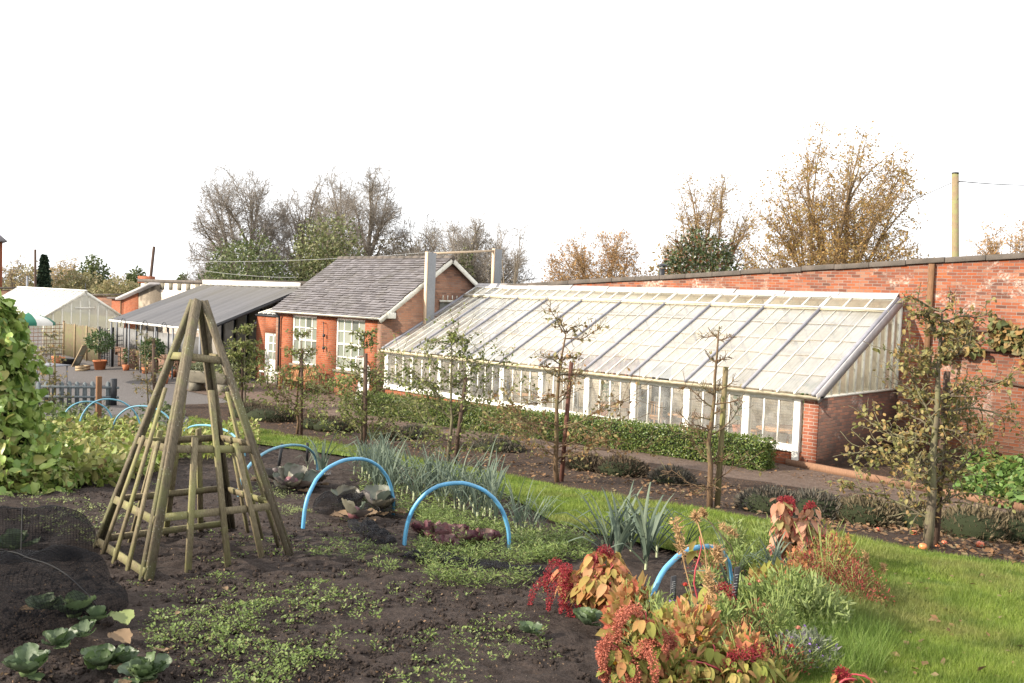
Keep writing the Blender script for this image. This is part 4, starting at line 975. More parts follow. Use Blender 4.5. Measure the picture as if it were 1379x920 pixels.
for k, (px, r_) in enumerate(((257, .19), (238, .17))):
    b = sb_+np.array([1, .6, 0])*((px-258)/40.)+[0, 0, .445]; t = thing('pumpkin', ('larger' if k == 0 else 'smaller')+' orange pumpkin on the low dark table behind the obelisk', 'pumpkin', b)
    aa = np.linspace(0, 2*math.pi, 33)[:-1]; V = []; m = MB(); ph = np.linspace(-math.pi/2, math.pi/2, 9)
    for p_ in ph: V.append(np.stack([b[0]+r_*np.cos(p_)*(1+.08*np.cos(aa*8))*np.cos(aa), b[1]+r_*np.cos(p_)*(1+.08*np.cos(aa*8))*np.sin(aa), np.full(32, b[2]+r_*.75+r_*.75*np.sin(p_))], 1))
    i = np.arange(32); f = np.concatenate([np.stack([r0*32+i, r0*32+(i+1) % 32, (r0+1)*32+(i+1) % 32, (r0+1)*32+i], 1) for r0 in range(8)])
    m.add(np.concatenate(V), f); m.build('fruit', 'orange', t, smooth=True); MB().tube([b+[0, 0, r_*1.4], b+[.02, .01, r_*1.4+.08]], .02, 6).build('stalk', 'stake_green', t)

for k, (px, py, h_, sp_, lab) in enumerate(((232, 508, .9, .14, 'leafy potted plant just left of the pumpkins'), (196, 503, .7, .12, 'small potted shrub at the foot of the middle canopy posts'), (170, 499, .8, .12, 'potted shrub at the left canopy post'), (308, 512, 1.0, .16, 'tall potted shrub at the right end of the stone trough'), (222, 517, .6, .12, 'low potted plant in front of the canopy screen'))):
    b = P(px, py); potplant('potted_plant', lab, b[0], b[1], b[2], h_, sp_, 170, 'bay_leaf', 'plant', .09)
# garden bench, white board, small table at the house
bx, by, bz = -19.55, -.75, -.16
BN = thing('garden_bench', 'slatted teak garden bench against the house between the tall windows', 'bench', (bx, by, bz))
L2 = .75
m = MB()
for k in range(4): m.box((bx-L2, by-.22+k*.115, bz+.42), (bx+L2, by-.12+k*.115, bz+.445))
m.build('seat', 'teak', BN)
m = MB()
for k in range(13): x = bx-L2+.05+k*(2*L2-.1)/12; m.bar((x, by+.24, bz+.48), (x, by+.33, bz+.84), .05, .015, (0, 1, 0))
m.bar((bx-L2, by+.335, bz+.87), (bx+L2, by+.335, bz+.87), .03, .08); m.bar((bx-L2, by+.24, bz+.46), (bx+L2, by+.24, bz+.46), .03, .06); m.build('backrest', 'teak', BN)
for s_ in (-1, 1):
    MB().box((bx+s_*L2-.03, by-.27, bz), (bx+s_*L2+.03, by-.21, bz+.6)).build('leg', 'teak', BN); MB().bar((bx+s_*L2, by+.24, bz), (bx+s_*L2, by+.35, bz+.9), .06, .06, (0, 1, 0)).build('leg', 'teak', BN)
    MB().box((bx+s_*L2-.035, by-.3, bz+.6), (bx+s_*L2+.035, by+.25, bz+.63)).build('armrest', 'teak', BN)
wb = onp(670, 525, 1, -.35); wb = np.array([-15.95, -.55, -.17])
t = thing('arched_board', 'white arched board leaning on the right corner of the brick house', 'board', wb)
a = np.linspace(0, math.pi, 14); pr = [(-.30, 0), (.30, 0)]+[(.30*math.cos(x), .62+.62*math.sin(x)) for x in a]
m = MB(); pts = np.array([(wb[0]+p_[0], wb[1]+p_[1]*.18, wb[2]+p_[1]) for p_ in pr]); n = len(pr)
m.add(np.concatenate([pts, pts+[0, .03, 0]]), [list(range(n))], [list(range(n, 2*n))[::-1]], [(i, (i+1) % n, n+(i+1) % n, n+i) for i in range(n)]); m.build('board', 'white_paint', t)
tb_ = np.array([-21.3, -.65, -.16]); t = thing('low_table', 'narrow white topped table beside the white door', 'table', tb_)
MB().box((tb_[0]-.75, tb_[1]-.2, tb_[2]+.52), (tb_[0]+.55, tb_[1]+.2, tb_[2]+.57)).build('tabletop', 'white_paint', t)
for sx in (-.68, .48):
    for sy in (-.15, .15): MB().box((tb_[0]+sx-.025, tb_[1]+sy-.025, tb_[2]), (tb_[0]+sx+.025, tb_[1]+sy+.025, tb_[2]+.52)).build('leg', 'grey_wood', t)
# ------------------------------------------------------------------ far buildings, poles, wires
def roof_box(name, lab, px0, px1, pytop, d, h, mat):
    a, b = at(px0, pytop, d), at(px1, pytop, d); t = thing(name, lab, 'wall', (a+b)/2*[1, 1, 0]); q = unit((b-a)*[1, 1, 0]); nrm = np.array([-q[1], q[0], 0])
    m = MB(); V = []
    for z in (-.5, a[2]): V += [np.array([*a[:2], z]), np.array([*b[:2], z]), np.array([*b[:2], z])+nrm*.5, np.array([*a[:2], z])+nrm*.5]
    m.add(V, [(0, 3, 2, 1), (4, 5, 6, 7), (0, 1, 5, 4), (1, 2, 6, 5), (2, 3, 7, 6), (3, 0, 4, 7)]); m.build('brickwork', mat, t, uv=True)
    MB().bar((a+[0, 0, .06]+nrm*.25), (b+[0, 0, .06]+nrm*.25), .7, .12).build('coping', 'coping', t); return t
roof_box('brick_wall', 'low brown brick wall beyond the white roofed glasshouse', -40, 34, 389, 62, 3, 'gable_brick')
roof_box('brick_wall', 'distant grey brown wall top behind the small glasshouse ridge', 118, 182, 398, 66, 3, 'gable_brick')
p = at(-260, 322, 78); q = at(4, 322, 78); FB = thing('far_house', 'corner of a tall red brick building at the left edge', 'building', (*((p+q)/2)[:2], 0))
d_ = unit((q-p)*[1, 1, 0]); nn = unit((q-C)*[1, 1, 0]+np.array([-RT[0], -RT[1], 0])*10); zt = at(2, 326, 78)[2]
m = MB(); V = []
for z in (-.5, zt): V += [np.array([*p[:2], z]), np.array([*q[:2], z]), np.array([*q[:2], z])+nn*6, np.array([*p[:2], z])+nn*6]
m.add(V, [(0, 3, 2, 1), (4, 5, 6, 7), (0, 1, 5, 4), (1, 2, 6, 5), (2, 3, 7, 6), (3, 0, 4, 7)]); m.build('wall', 'house_brick', FB, uv=True)
m = MB(); c = (p+q)/2+nn*3; V = [np.array([*p[:2], zt])-d_*.3-nn*.3, np.array([*q[:2], zt])+d_*.35-nn*.3, np.array([*q[:2], zt])+d_*.35+nn*6.3, np.array([*p[:2], zt])-d_*.3+nn*6.3]
V += [x+[0, 0, .12] for x in V]; mid = [(V[4]+V[7])/2+[0, 0, 1.6]+d_*1.5, (V[5]+V[6])/2+[0, 0, 1.6]-d_*1.5]
m.add(V+mid, [(0, 3, 2, 1)], [(0, 1, 5, 4), (1, 2, 6, 5), (2, 3, 7, 6), (3, 0, 4, 7), (4, 5, 9, 8), (6, 7, 8, 9)], [(5, 6, 9), (7, 4, 8)]); m.build('roof', 'slate', FB)
def pole(px, pyt, pyb, d, wpx, lab, lean=0, mat='pole_wood', pxb=None):
    a = at(px, pyt, d); b = at(pxb if pxb else px, pyb, d); dirv = unit(b-a); b = a+dirv*((a[2]+.3)/-dirv[2])
    t = thing('utility_pole', lab, 'pole', b); r_ = wpx*d/F/2
    MB().tube([b, a], [r_*1.1, r_*.92], 10).build('shaft', mat, t); return t, a
t, top = pole(1287, 234, 345, 36, 9.5, 'greenish wooden utility pole rising behind the garden wall')
for z in (.35, 1.0, 2.0): MB().tube([top+[-.22, .1, -z], top+[.22, -.1, -z]], .012, 5).build('step_bolt', 'dark_metal', t)
MB().lathe([(0, .0), (.15, 0), (.13, .05), (0, .07)], top, 10).build('cap', 'dark_metal', t)
pole(48, 336, 392, 74, 3.4, 'thin dark utility pole among the far trees at left', mat='stake_wood')
pole(208, 332, 378, 64, 4.2, 'leaning grey wooden pole behind the whitewashed wall', mat='stake_wood', pxb=203)
pole(37, 372, 397, 60, 3., 'short grey pipe post above the low brown brick wall', mat='grey_metal')
pole(188+54, 0, 0, 60, 1., '', mat='wire') if False else None
def wire(name, lab, a, b, sag, r_, mat='wire'):
    t = np.linspace(0, 1, 14)[:, None]; pts = a*(1-t)+b*t; pts[:, 2] -= sag*4*(t*(1-t))[:, 0]
    o = MB().tube(pts, r_, 4).build(name, mat, origin=a); tag(o, lab, 'cable', 'overhead cables')
wire('overhead_cable', 'thin black cable running right from the utility pole', top-[0, 0, .28], at(1500, 240, 60), .3, .022)
wire('overhead_cable', 'thin black cable running left from the utility pole into the oak', top-[0, 0, .3], at(1030, 330, 60), .4, .018)
wire('overhead_cable', 'pale cable crossing in front of the leafless trees above house roof', at(225, 352, 52), at(600, 338, 46), .2, .008, 'pale_wire')
wire('overhead_cable', 'pale cable sagging across the dark evergreen shrubs above the canopy', at(235, 358, 52), at(400, 374, 48), .15, .007, 'pale_wire')
b = at(892, 362, 33); t = thing('flue_cowl', 'small black flue cowl poking above the garden wall coping', 'flue', b)
MB().tube([b-[0, 0, .5], b], .10, 10).build('pipe', 'dark_metal', t); MB().lathe([(0, .0), (.2, .0), (.16, .06), (0, .12)], b+[0, 0, .08], 12).build('hat', 'dark_metal', t)
for s_ in (-1, 1): MB().tube([b+[.08*s_, 0, 0], b+[.08*s_, 0, .09]], .012, 4).build('strut', 'dark_metal', t)

# ------------------------------------------------------------------ background trees
M['gold_leaf'] = leafmat('gold_leaf', [(.26, .16, .05), (.36, .22, .07), (.44, .27, .09), (.30, .24, .08), (.42, .32, .15)], .45)
M['orange_leaf'] = leafmat('orange_leaf', [(.42, .22, .09), (.52, .30, .13), (.40, .26, .11), (.55, .37, .19)], .45)
M['pale_leaf'] = leafmat('pale_leaf', [(.40, .29, .14), (.50, .37, .20), (.36, .27, .12), (.32, .26, .11)], .45)
M['ever_leaf'] = leafmat('ever_leaf', [(.06, .085, .03), (.10, .125, .045), (.15, .17, .065), (.08, .10, .045)], .25, .5, .3)
M['ivy_leaf'] = leafmat('ivy_leaf', [(.09, .115, .045), (.14, .16, .065), (.20, .21, .09), (.17, .15, .08)], .25, .5, .3)
M['holly_leaf'] = leafmat('holly_leaf', [(.025, .045, .018), (.05, .07, .025), (.08, .10, .035), (.04, .06, .02), (.20, .06, .03)], .1, .35, .5)
M['olive_leaf'] = leafmat('olive_leaf', [(.18, .18, .08), (.25, .22, .11), (.30, .24, .13), (.21, .20, .09)], .3)
M['conifer_leaf'] = leafmat('conifer_leaf', [(.02, .04, .025), (.04, .065, .035), (.06, .085, .045)], .1)
def seg_obj(name, S, mat, parent, n=4):
    V, Fo = segs_mesh(S, n); return np_mesh(name, V, Fo, mat, parent)
def curve(p, d0, q, n=7):
    """bezier-like path from p, starting along d0, to q"""
    t = np.linspace(0, 1, n)[:, None]; L_ = np.linalg.norm(q-p); c = p+unit(d0)*L_*.5; return (1-t)**2*p+2*t*(1-t)*c+t*t*q
def path_segs(pts, r0, r1):
    r_ = np.linspace(r0, r1, len(pts)); return np.concatenate([pts[:-1], pts[1:], r_[:-1, None], r_[1:, None]], 1)
def far_tree(seed, px, pyt, pyb, d, wpx, lab, trunks=1, limbs=10, sub=9, leaf=None, nleaf=0, lsize=.12, bark='far_bark', twig='far_twig', name='bare_tree', tw=1., fork=.12, round_=1., **kw):
    r = np.random.default_rng(seed); top = at(px, pyt, d); bot = at(px, pyb, d); base = top.copy(); base[2] = -.3; Ht = top[2]-base[2]; hw = wpx/2*d/F
    t = thing(name, lab, 'tree', base); right_ = unit(np.array([RT[0], RT[1], 0])); aw = unit(np.array([FW[0], FW[1], 0])); up_ = np.array([0, 0, 1.])
    zc = (bot[2]-base[2])*(.8 if leaf is None else .62); zl = zc*.55; hu = Ht-zc; S1 = []; S2 = []; TP = []; R_ = Ht*.013
    def dome(p): q = p-base; l = q@right_/hw; m_ = q@aw/(hw*.85); z_ = q[..., 2]-zc; return (l*l+m_*m_)**1.4+np.abs(np.where(z_ > 0, z_/hu, z_/zl))**2.8
    starts = []; forks = []
    for k in range(trunks):
        o = (k/(trunks-1)-.5) if trunks > 1 else 0; tb = base+right_*o*hw*.22+aw*r.normal()*.1*hw; f = base+right_*o*hw*.34+aw*r.normal()*.12*hw+up_*Ht*fork*(1.3+1.2*r.random())
        tr = curve(tb, up_, f, 5); S1.append(path_segs(tr, R_*1.25, R_)); forks.append(f)
    NL = limbs*trunks
    for i in range(NL):
        ct = 1-1.45*((i+.5)/NL)**.95; a = i*2.39996+r.random()*.5; st_ = math.sqrt(max(0, 1-ct*ct)); sl_ = st_**.72; v = np.array([sl_*math.cos(a), sl_*math.sin(a), ct]); rr_ = (.80+.22*r.random())
        q = base+up_*zc+(right_*hw*v[0]+aw*hw*.85*v[1]+up_*(hu if ct > 0 else zl)*v[2])*rr_; f = min(forks, key=lambda z: np.linalg.norm((z-q)[:2])+r.random()*hw*.5)
        p = f+(up_*Ht*.22*r.random()*max(0, ct)); lr = R_*(.35+.45*r.random()); dq = unit(q-p); cu = curve(p, dq+up_*(.35+.5*st_), q, 9); cu[1:-1] += np.cumsum(r.normal(size=(7, 3)), 0)*Ht*.004; S1.append(path_segs(np.concatenate([[f], cu]), lr*1.1, .010)); starts.append((cu, np.linspace(lr, .012, 9)))
        for _ in range(2):
            j = r.integers(1, 6); q2 = q+(right_*r.normal()*hw*.28+aw*r.normal()*hw*.25+up_*r.normal()*hu*.12); q2 = q2 if dome(q2) < 1 else (q2+q)/2; c2 = curve(cu[j], unit(cu[j+1]-cu[j])+up_*.2, q2, 7); S1.append(path_segs(c2, lr*.6, .010)); starts.append((c2, np.linspace(lr*.6, .01, 7)))
    for (cu, rr) in starts:
        n_ = len(cu)
        for i in range(sub):
            s_ = .22+.78*r.random()**.8; j = s_*(n_-1); j0 = min(n_-2, int(j)); p = cu[j0]+(cu[j0+1]-cu[j0])*(j-j0); tg = unit(cu[j0+1]-cu[j0]); sd = unit(r.normal(size=3)); dv = unit(tg*.65+sd*.95+up_*.18); L_ = hw*(.14+.26*r.random()); q = p+dv*L_
            if dome(q) > 1.06: q = p+dv*L_*.5
            c2 = curve(p, dv+sd*.2, q, 4); c2[1:] += r.normal(size=(3, 3))*L_*.04; S2.append(path_segs(c2, max(.011, min(.03, rr[j0]*.4)), .007)); TP.append(c2[1:])
            for m_ in range(5):
                i2 = r.integers(1, 4); p3 = c2[i2]; d3 = unit(dv*.8+r.normal(size=3)*.5+up_*.1); q3 = p3+d3*L_*(.25+.3*r.random())
                if dome(q3) > 1.06: continue
                c3 = curve(p3, d3, q3, 3); S2.append(path_segs(c3, .008, .005)); TP.append(c3[1:])
                for m2 in range(2): i3 = r.integers(1, 3); d4 = unit(d3*.8+r.normal(size=3)*.5); q4 = c3[i3]+d4*L_*(.1+.14*r.random()); S2.append(path_segs(np.stack([c3[i3], q4]), .006, .004)); TP.append(q4[None])
    A1 = np.concatenate(S1); A2 = np.concatenate(S2); mn = .0056*d/60*tw; A1[:, 6:] = np.maximum(A1[:, 6:], mn*1.6); A2[:, 6:] = np.maximum(A2[:, 6:], mn); A2 = A2[A2[:, 5] > 1.]
    seg_obj('trunk', A1, bark, t, 6); cro = seg_obj('crown', A2, twig, t, 3)
    if leaf:
        T = np.concatenate(TP); T = T[r.random(len(T)) < .7]; i = r.integers(0, len(T), nleaf); pos = T[i]+r.normal(size=(nleaf, 3))*lsize*.7; wgt = vnoise(pos[:, 0]+50, pos[:, 2]+50, 1.1, seed)*.6+vnoise(pos[:, 1]+50, pos[:, 2], 1.1, seed+2)*.4; pos = pos[(wgt > .22) & (pos[:, 2] > 1.)]; n = len(pos)
        leaves('foliage', LQ, pos, rdir(n, -.3, r), rdir(n, 0, r), lsize*(.6+.8*r.random(n)), leaf, cro)
    return t
def blob_tree(seed, px, pyt, d, wpx, lab, leaf, n, ls, lumps=14, zlo=.5, name='evergreen_tree', shape='round', grp=None, fill=.55):
    r = np.random.default_rng(seed); top = at(px, pyt, d); base = top.copy(); base[2] = -.3; Ht = top[2]+.3; hw = wpx/2*d/F
    t = thing(name, lab, 'tree', base, grp); MB().tube([base, base+[0, 0, Ht*.5], base+[.1, 0, Ht*.93]], [.25, .16, .03], 7).build('trunk', 'far_bark', t)
    if shape == 'cone':
        h = r.random(n)**1.25; z = zlo+h*(Ht-zlo); a = r.random(n)*2*np.pi; tier = .75+.25*np.modf(h*11)[0]**.5*-1+.25
        rad = hw*(1-h)**.85*(.35+.65*r.random(n)**.5)*(.8+.35*np.modf(h*13+.2*np.sin(a*3))[0])
        pos = base+np.stack([rad*np.cos(a), rad*np.sin(a), z-.15*rad], 1); fw = np.stack([np.cos(a), np.sin(a), np.full(n, -.35)], 1)+r.normal(size=(n, 3))*.3
    else:
        u = rdir(n*2, 0, r); rad = r.random(n*2)**.45; az = np.arctan2(u[:, 1], u[:, 0]); edge = .74+.30*vnoise(az*2.2+9, u[:, 2]*3+seed, 1.3, seed)+.16*vnoise(az*6+9, u[:, 2]*8+seed, 1.3, seed+3)
        hz_ = (Ht-zlo)/2; q = u*(rad*edge*1.08)[:, None]*np.array([hw, hw, hz_]); fq = 2.4/max(1., hw*.5)
        keep = (.5*vnoise(q[:, 0]+40, q[:, 2]+40, fq, seed)+.5*vnoise(q[:, 1]+40, q[:, 2]+40, fq, seed+1)+.25*(rad-.7) > .40) | (r.random(n*2) < .12); q = q[keep]; u = u[keep]; n = min(n, len(q)); q, u = q[:n], u[:n]
        pos = base+np.array([0, 0, zlo+hz_])+q; fw = u+r.normal(size=(n, 3))*.7
    pos = pos[pos[:, 2] > .8] if len(pos) else pos; fw = fw[:len(pos)]; n = len(pos)
    leaves('crown', LQ, pos, fw, rdir(n, .2, r), ls*(.6+.8*r.random(n)), leaf, t); return t
# right of the picture
far_tree(11, 1134, 168, 345, 46, 246, 'big golden brown oak with many upright limbs behind the garden wall', 4, 13, 13, 'gold_leaf', 33000, .125, 'gold_limb', 'gold_twig', 'golden_oak', fork=.07)
far_tree(12, 960, 221, 350, 52, 140, 'pale golden half bare tree left of the big oak', 2, 16, 16, 'pale_leaf', 8500, .12, 'gold_limb', 'gold_twig', 'golden_tree')
blob_tree(13, 946, 316, 44, 104, 'dark glossy holly with red berries above the garden wall coping', 'holly_leaf', 6500, .17, 12, 2.5, 'holly_tree', fill=.3)
far_tree(14, 806, 310, 382, 56, 158, 'orange leaved rounded tree above the far end of the wall', 2, 16, 16, 'orange_leaf', 10000, .135, 'gold_limb', 'gold_twig', 'orange_tree')
far_tree(15, 1368, 284, 345, 60, 125, 'golden tree right of the utility pole at picture edge', 2, 15, 15, 'orange_leaf', 8500, .14, 'gold_limb', 'gold_twig', 'golden_tree')
blob_tree(16, 905, 330, 58, 60, 'yellow green shrubby tree left of the holly', 'pale_leaf', 1800, .2, 8, 1, 'shrubby_tree')
# leafless trees behind the house
far_tree(21, 328, 216, 372, 62, 150, 'tall leafless spreading tree left of the ivy mass', 2, 19, 27, tw=.9, fork=.14)
far_tree(22, 412, 224, 366, 66, 100, 'thin leafless tree between the two large bare trees', 1, 26, 24, tw=.85, fork=.2)
far_tree(23, 488, 212, 368, 60, 138, 'tall leafless tree with fine upright branches above the house ridge', 2, 18, 26, tw=.9, fork=.16)
blob_tree(24, 442, 292, 56, 104, 'dark ivy covered tree mass left of the house ridge', 'ivy_leaf', 6800, .2, 18, 1.2, fill=.25)
blob_tree(25, 335, 322, 54, 120, 'broad dark green evergreen bush above the whitewashed wall', 'ever_leaf', 6500, .19, 16, .8, 'evergreen_bush', fill=.3)
blob_tree(26, 530, 318, 62, 110, 'olive green bush behind the house roof ridge', 'olive_leaf', 4500, .2, 14, .8, 'olive_bush', fill=.3)
far_tree(27, 575, 288, 372, 60, 140, 'brown leafless tree directly above the house roof', 2, 16, 22, 'olive_leaf', 900, .11)
far_tree(28, 632, 283, 372, 58, 120, 'leafless tree with ivy on its trunk behind the grey post frame', 1, 26, 22, 'olive_leaf', 700, .11)
blob_tree(29, 628, 335, 57, 30, 'ivy column seen through the grey post frame', 'ivy_leaf', 2200, .18, 12, .6, 'ivy_column')
far_tree(30, 690, 290, 388, 54, 78, 'sparse leafless tree with crooked limbs right of the grey frame', 1, 11, 7)
blob_tree(31, 590, 345, 64, 150, 'brown green thicket low behind the house gable', 'olive_leaf', 4000, .2, 14, .3, 'thicket_bush')
far_tree(32, 660, 300, 372, 66, 130, 'far leafless tree behind the ivy column', 1, 26, 22, tw=.85)
far_tree(33, 450, 238, 368, 68, 120, 'far leafless tree filling the gap above the ivy mass', 1, 26, 22, tw=.8)
# distant row on the left
for i, (px, pyt, d, wpx, kind, lab) in enumerate(((60, 343, 84, 30, 'cone', 'dark pointed conifer behind the white roofed glasshouse'), (92, 344, 92, 46, 'gold', 'rusty brown distant tree right of the pointed conifer'), (126, 346, 86, 44, 'ever', 'dark green rounded tree behind the glasshouse gable'),
        (160, 358, 96, 44, 'bare', 'hazy brown bare tree left of the leaning pole'), (183, 362, 90, 30, 'ever', 'small dark tree just left of the leaning pole'), (20, 340, 90, 50, 'bare', 'brown bare tree beside the tall brick building'),
        (38, 355, 98, 60, 'olive', 'olive brown distant bushy tree behind the thin dark pole'), (110, 365, 82, 70, 'olive', 'low olive bush under the rusty brown tree'), (160, 376, 80, 80, 'olive2', 'low brown scrub left of the whitewashed wall'), (247, 369, 95, 18, 'ever', 'tiny dark far tree above the whitewashed wall coping'), (76, 352, 100, 46, 'gold', 'pale brown distant tree left of the pointed conifer'))):
    if kind == 'cone': blob_tree(40+i, px, pyt, d, wpx, lab, 'conifer_leaf', 5000, .3, name='conifer_tree', shape='cone')
    elif kind == 'bare': far_tree(40+i, px, pyt, 395, d, wpx, lab, 1, 14, 9, 'pale_leaf', 1200, .18)
    elif kind == 'gold': far_tree(40+i, px, pyt, 395, d, wpx, lab, 1, 18, 10, 'pale_leaf', 3600, .18, name='brown_tree')
    elif kind == 'ever': blob_tree(40+i, px, pyt, d, wpx, lab, 'ever_leaf', 3000, .28, 12, .5, 'round_tree')
    else: blob_tree(40+i, px, pyt, d, wpx, lab, 'olive_leaf', 3000, .28, 14, .3, 'bushy_tree')
# ------------------------------------------------------------------ wooden obelisk
A, B, Cc = P(196, 781), P(391, 746), P(130, 737); D = B+Cc-A; D[2] = gz(D[0], D[1])
cen = (A+B+Cc+D)/4; cor0 = [A, B, D, Cc]; A, B, D, Cc = [cen+(c_-cen)*1.05 for c_ in cor0]
for c_ in (A, B, D, Cc): c_[2] = gz(c_[0], c_[1])
apx = cen.copy(); apx[2] = cen[2]+Hgt(cen, 404)
OB = thing('garden_obelisk', 'weathered wooden pyramid plant obelisk with slatted sides standing on bare soil', 'obelisk', cen)
cor = [A, B, D, Cc]; top = [apx+(c-cen)*.07 for c in cor]
for k in range(4):
    c, t = cor[k]-[0, 0, .05], top[k]; n1 = cor[(k+1) % 4]-c; n0 = cor[(k-1) % 4]-c; ax = unit(t-c)
    def inpl(v): v = v-(v@ax)*ax; return unit(v)
    e1, e0 = inpl(n1), inpl(n0); m = MB()
    m.bar(c+e1*.045, t+e1*.022, .028, .072, e1); m.bar(c+e0*.054, t+e0*.034, .028, .052, e0)
    m.build('leg', 'obelisk_wood', OB)
def bara(p, q, w, h, nrm, name, mat): MB().bar(p, q, w, h, nrm).build(name, mat, OB)
for k in range(4):
    p, q, tp, tq = cor[k], cor[(k+1) % 4], top[k], top[(k+1) % 4]; fn = unit(np.cross(q-p, tp-p)); 
    if fn@(cen+[0, 0, 1]-p) > 0: fn = -fn
    for s_, off in ((.012 if k == 0 else .03, 0), (.20, .0), (.435, .0), (.775, 0)):
        if s_ < .1 and k in (0, 1): continue
        a, b = p+(tp-p)*s_, q+(tq-q)*(s_+rng.normal()*.006); d = unit(b-a)
        bara(a+d*.03-fn*.012, b-d*.03-fn*.012, .064, .022, fn, 'rail', 'obelisk_slat')
    for f_, s_ in ((.25, .46), (.5, .64), (.75, .455)):
        g0 = p+(q-p)*(f_+rng.normal()*.008); g0[2] = gz(g0[0], g0[1])-.02; tt = g0+((tp+tq)/2-g0)*(s_+rng.normal()*.012)
        bara(g0+fn*.016, tt+fn*.016, .054, .022, fn, 'slat', 'obelisk_slat')
# ------------------------------------------------------------------ hoops
def hoop(a, b, pya, lab, mat='blue_pipe', r_=.021, px=None):
    p, q = P(*a), P(*b); m = (p+q)/2; m[2] = (p[2]+q[2])/2
    h = Hgt(m, pya); t = np.linspace(0, math.pi, 30); sx = np.sign(np.cos(t))*np.abs(np.cos(t))**.92
    pts = m[None]-(q-p)[None]/2*sx[:, None]+np.array([0, 0, 1.])*(np.sin(t)**.88*h)[:, None]
    wv = np.cumsum(rng.normal(size=(30, 3)), 0)*.0022; pts = pts+wv-np.linspace(0, 1, 30)[:, None]*wv[-1]+unit(np.cross(q-p, (0, 0, 1)))*np.sin(t)[:, None]*rng.normal()*.05
    pts = np.concatenate([[p-[0, 0, .1]], pts, [q-[0, 0, .1]]])
    o = MB().tube(pts, r_, 10).build('hoop', mat, smooth=True, origin=p); return tag(o, lab, 'hoop', 'blue pipe cloche hoops over the vegetable beds')
hoop((545, 737), (686, 741), 648, 'bright blue pipe hoop over small purple salad leaves in the middle of the bed')
hoop((408, 712), (530, 692), 619, 'blue pipe hoop arching over red cabbages and netting right of the obelisk')
hoop((875, 822), (984, 792), 737, 'blue pipe hoop among the red and orange flowers', r_=.022)
hoop((322, 668), (428, 632), 600, 'dull blue hoop directly behind the right leg of the obelisk', 'teal_pipe', .022)
hoop((243, 600), (330, 615), 573, 'dull blue hoop seen through the obelisk slats', 'teal_pipe', .022)
hoop((83, 578), (154, 580), 541, 'blue hoop nearest the climbing beans', 'teal_pipe', .02)
hoop((106, 586), (191, 590), 538, 'tallest blue hoop in front of the orange brown post', 'teal_pipe', .02)
hoop((151, 588), (238, 596), 547, 'blue hoop just left of the obelisk', 'teal_pipe', .02)
# ------------------------------------------------------------------ espalier fruit trees and stakes
M['apple_leaf'] = leafmat('apple_leaf', [(.11, .12, .04), (.17, .165, .055), (.25, .22, .085), (.30, .20, .075), (.22, .14, .06), (.14, .15, .05)], .25)
M['apple_green'] = leafmat('apple_green', [(.08, .11, .03), (.13, .16, .045), (.19, .22, .06), (.24, .23, .09), (.10, .13, .04)], .25)
M['brown_leaf'] = leafmat('brown_leaf', [(.20, .12, .055), (.28, .16, .07), (.17, .14, .06), (.24, .20, .08), (.14, .15, .06)], .25)
M['litter_leaf'] = leafmat('litter_leaf', [(.12, .065, .032), (.18, .095, .045), (.22, .14, .075), (.09, .05, .03), (.20, .155, .085)], .1, .8)
right = np.array([RT[0], RT[1], 0]); right /= np.linalg.norm(right); away = np.array([FW[0], FW[1], 0]); away /= np.linalg.norm(away)
rowd = unit(np.array([1., -.06, 0]))
def espalier(seed, px, py, pyt, spread, lab, nleaf, leaf, tiers=6, toplean=0., ls=.075, zlo=.3, prof=None, bark='bark', rad=.035, twigs=4):
    r = np.random.default_rng(seed); b = P(px, py); h = Hgt(b, pyt); t = thing('espalier_tree', lab, 'tree', b, 'espalier fruit trees in a row along the lawn')
    z = np.linspace(0, 1, 9); w_ = np.cumsum(r.normal(size=9)*.02); lean = toplean*np.clip(z-.55, 0, 1)**1.3*2.2
    tr = b+np.stack([right[0]*(w_+lean), right[1]*(w_+lean), z*h*.97], 1); tr[0, 2] -= .05
    m = MB(); m.tube(tr, rad*(1.15-z*.88), 8); 
    S = []; T = []; W = []
    for k in range(tiers):
        zz = zlo+(h*.93-zlo)*k/(tiers-1)+r.normal()*.05; p = np.array([np.interp(zz/h, z, tr[:, i]) for i in range(3)]); p[2] = b[2]+zz
        ln = spread*(prof[k] if prof else (1-.55*k/tiers))
        for s_ in (-1, 1):
            for q_ in range(2):
                d = unit(right*s_*(1 if q_ == 0 else .6)+away*r.normal()*(.18 if q_ == 0 else .8)+np.array([0, 0, .25+.2*r.random()]))
                n0 = len(S); t0 = len(T); grow(r, p+[0, 0, r.normal()*.06], d, ln*(1 if q_ == 0 else .6)*(.8+.35*r.random()), rad*.30, 1, S, T, .85, .03, twigs, .20, 7, .12, .4, .40)
    S = np.array(S); seg = S[:, 1:9].copy(); seg[:, 6:] = np.maximum(seg[:, 6:], .004)
    V, Fo = segs_mesh(seg, 5); m.add(V, *Fo); m.build('trunk', bark, t)
    if nleaf:
        wl_ = np.linalg.norm(seg[:, 3:6]-seg[:, :3], axis=1); i = r.choice(len(S), nleaf, p=wl_/wl_.sum()); u = r.random((nleaf, 1)); pos = seg[i, :3]*(1-u)+seg[i, 3:6]*u+r.normal(size=(nleaf, 3))*.04
        dens = np.clip(.35+.65*vnoise(pos[:, 0]*2+seed, pos[:, 2]*2, 2., seed)*1.6-.25, 0, 1); k = r.random(nleaf) < dens; pos = pos[k]; n = len(pos)
        leaves('crown', LO if px > 1100 else LQ, pos, rdir(n, -.15, r), rdir(n, .6, r), ls*(.6+.7*r.random(n)), leaf, t)
    return t
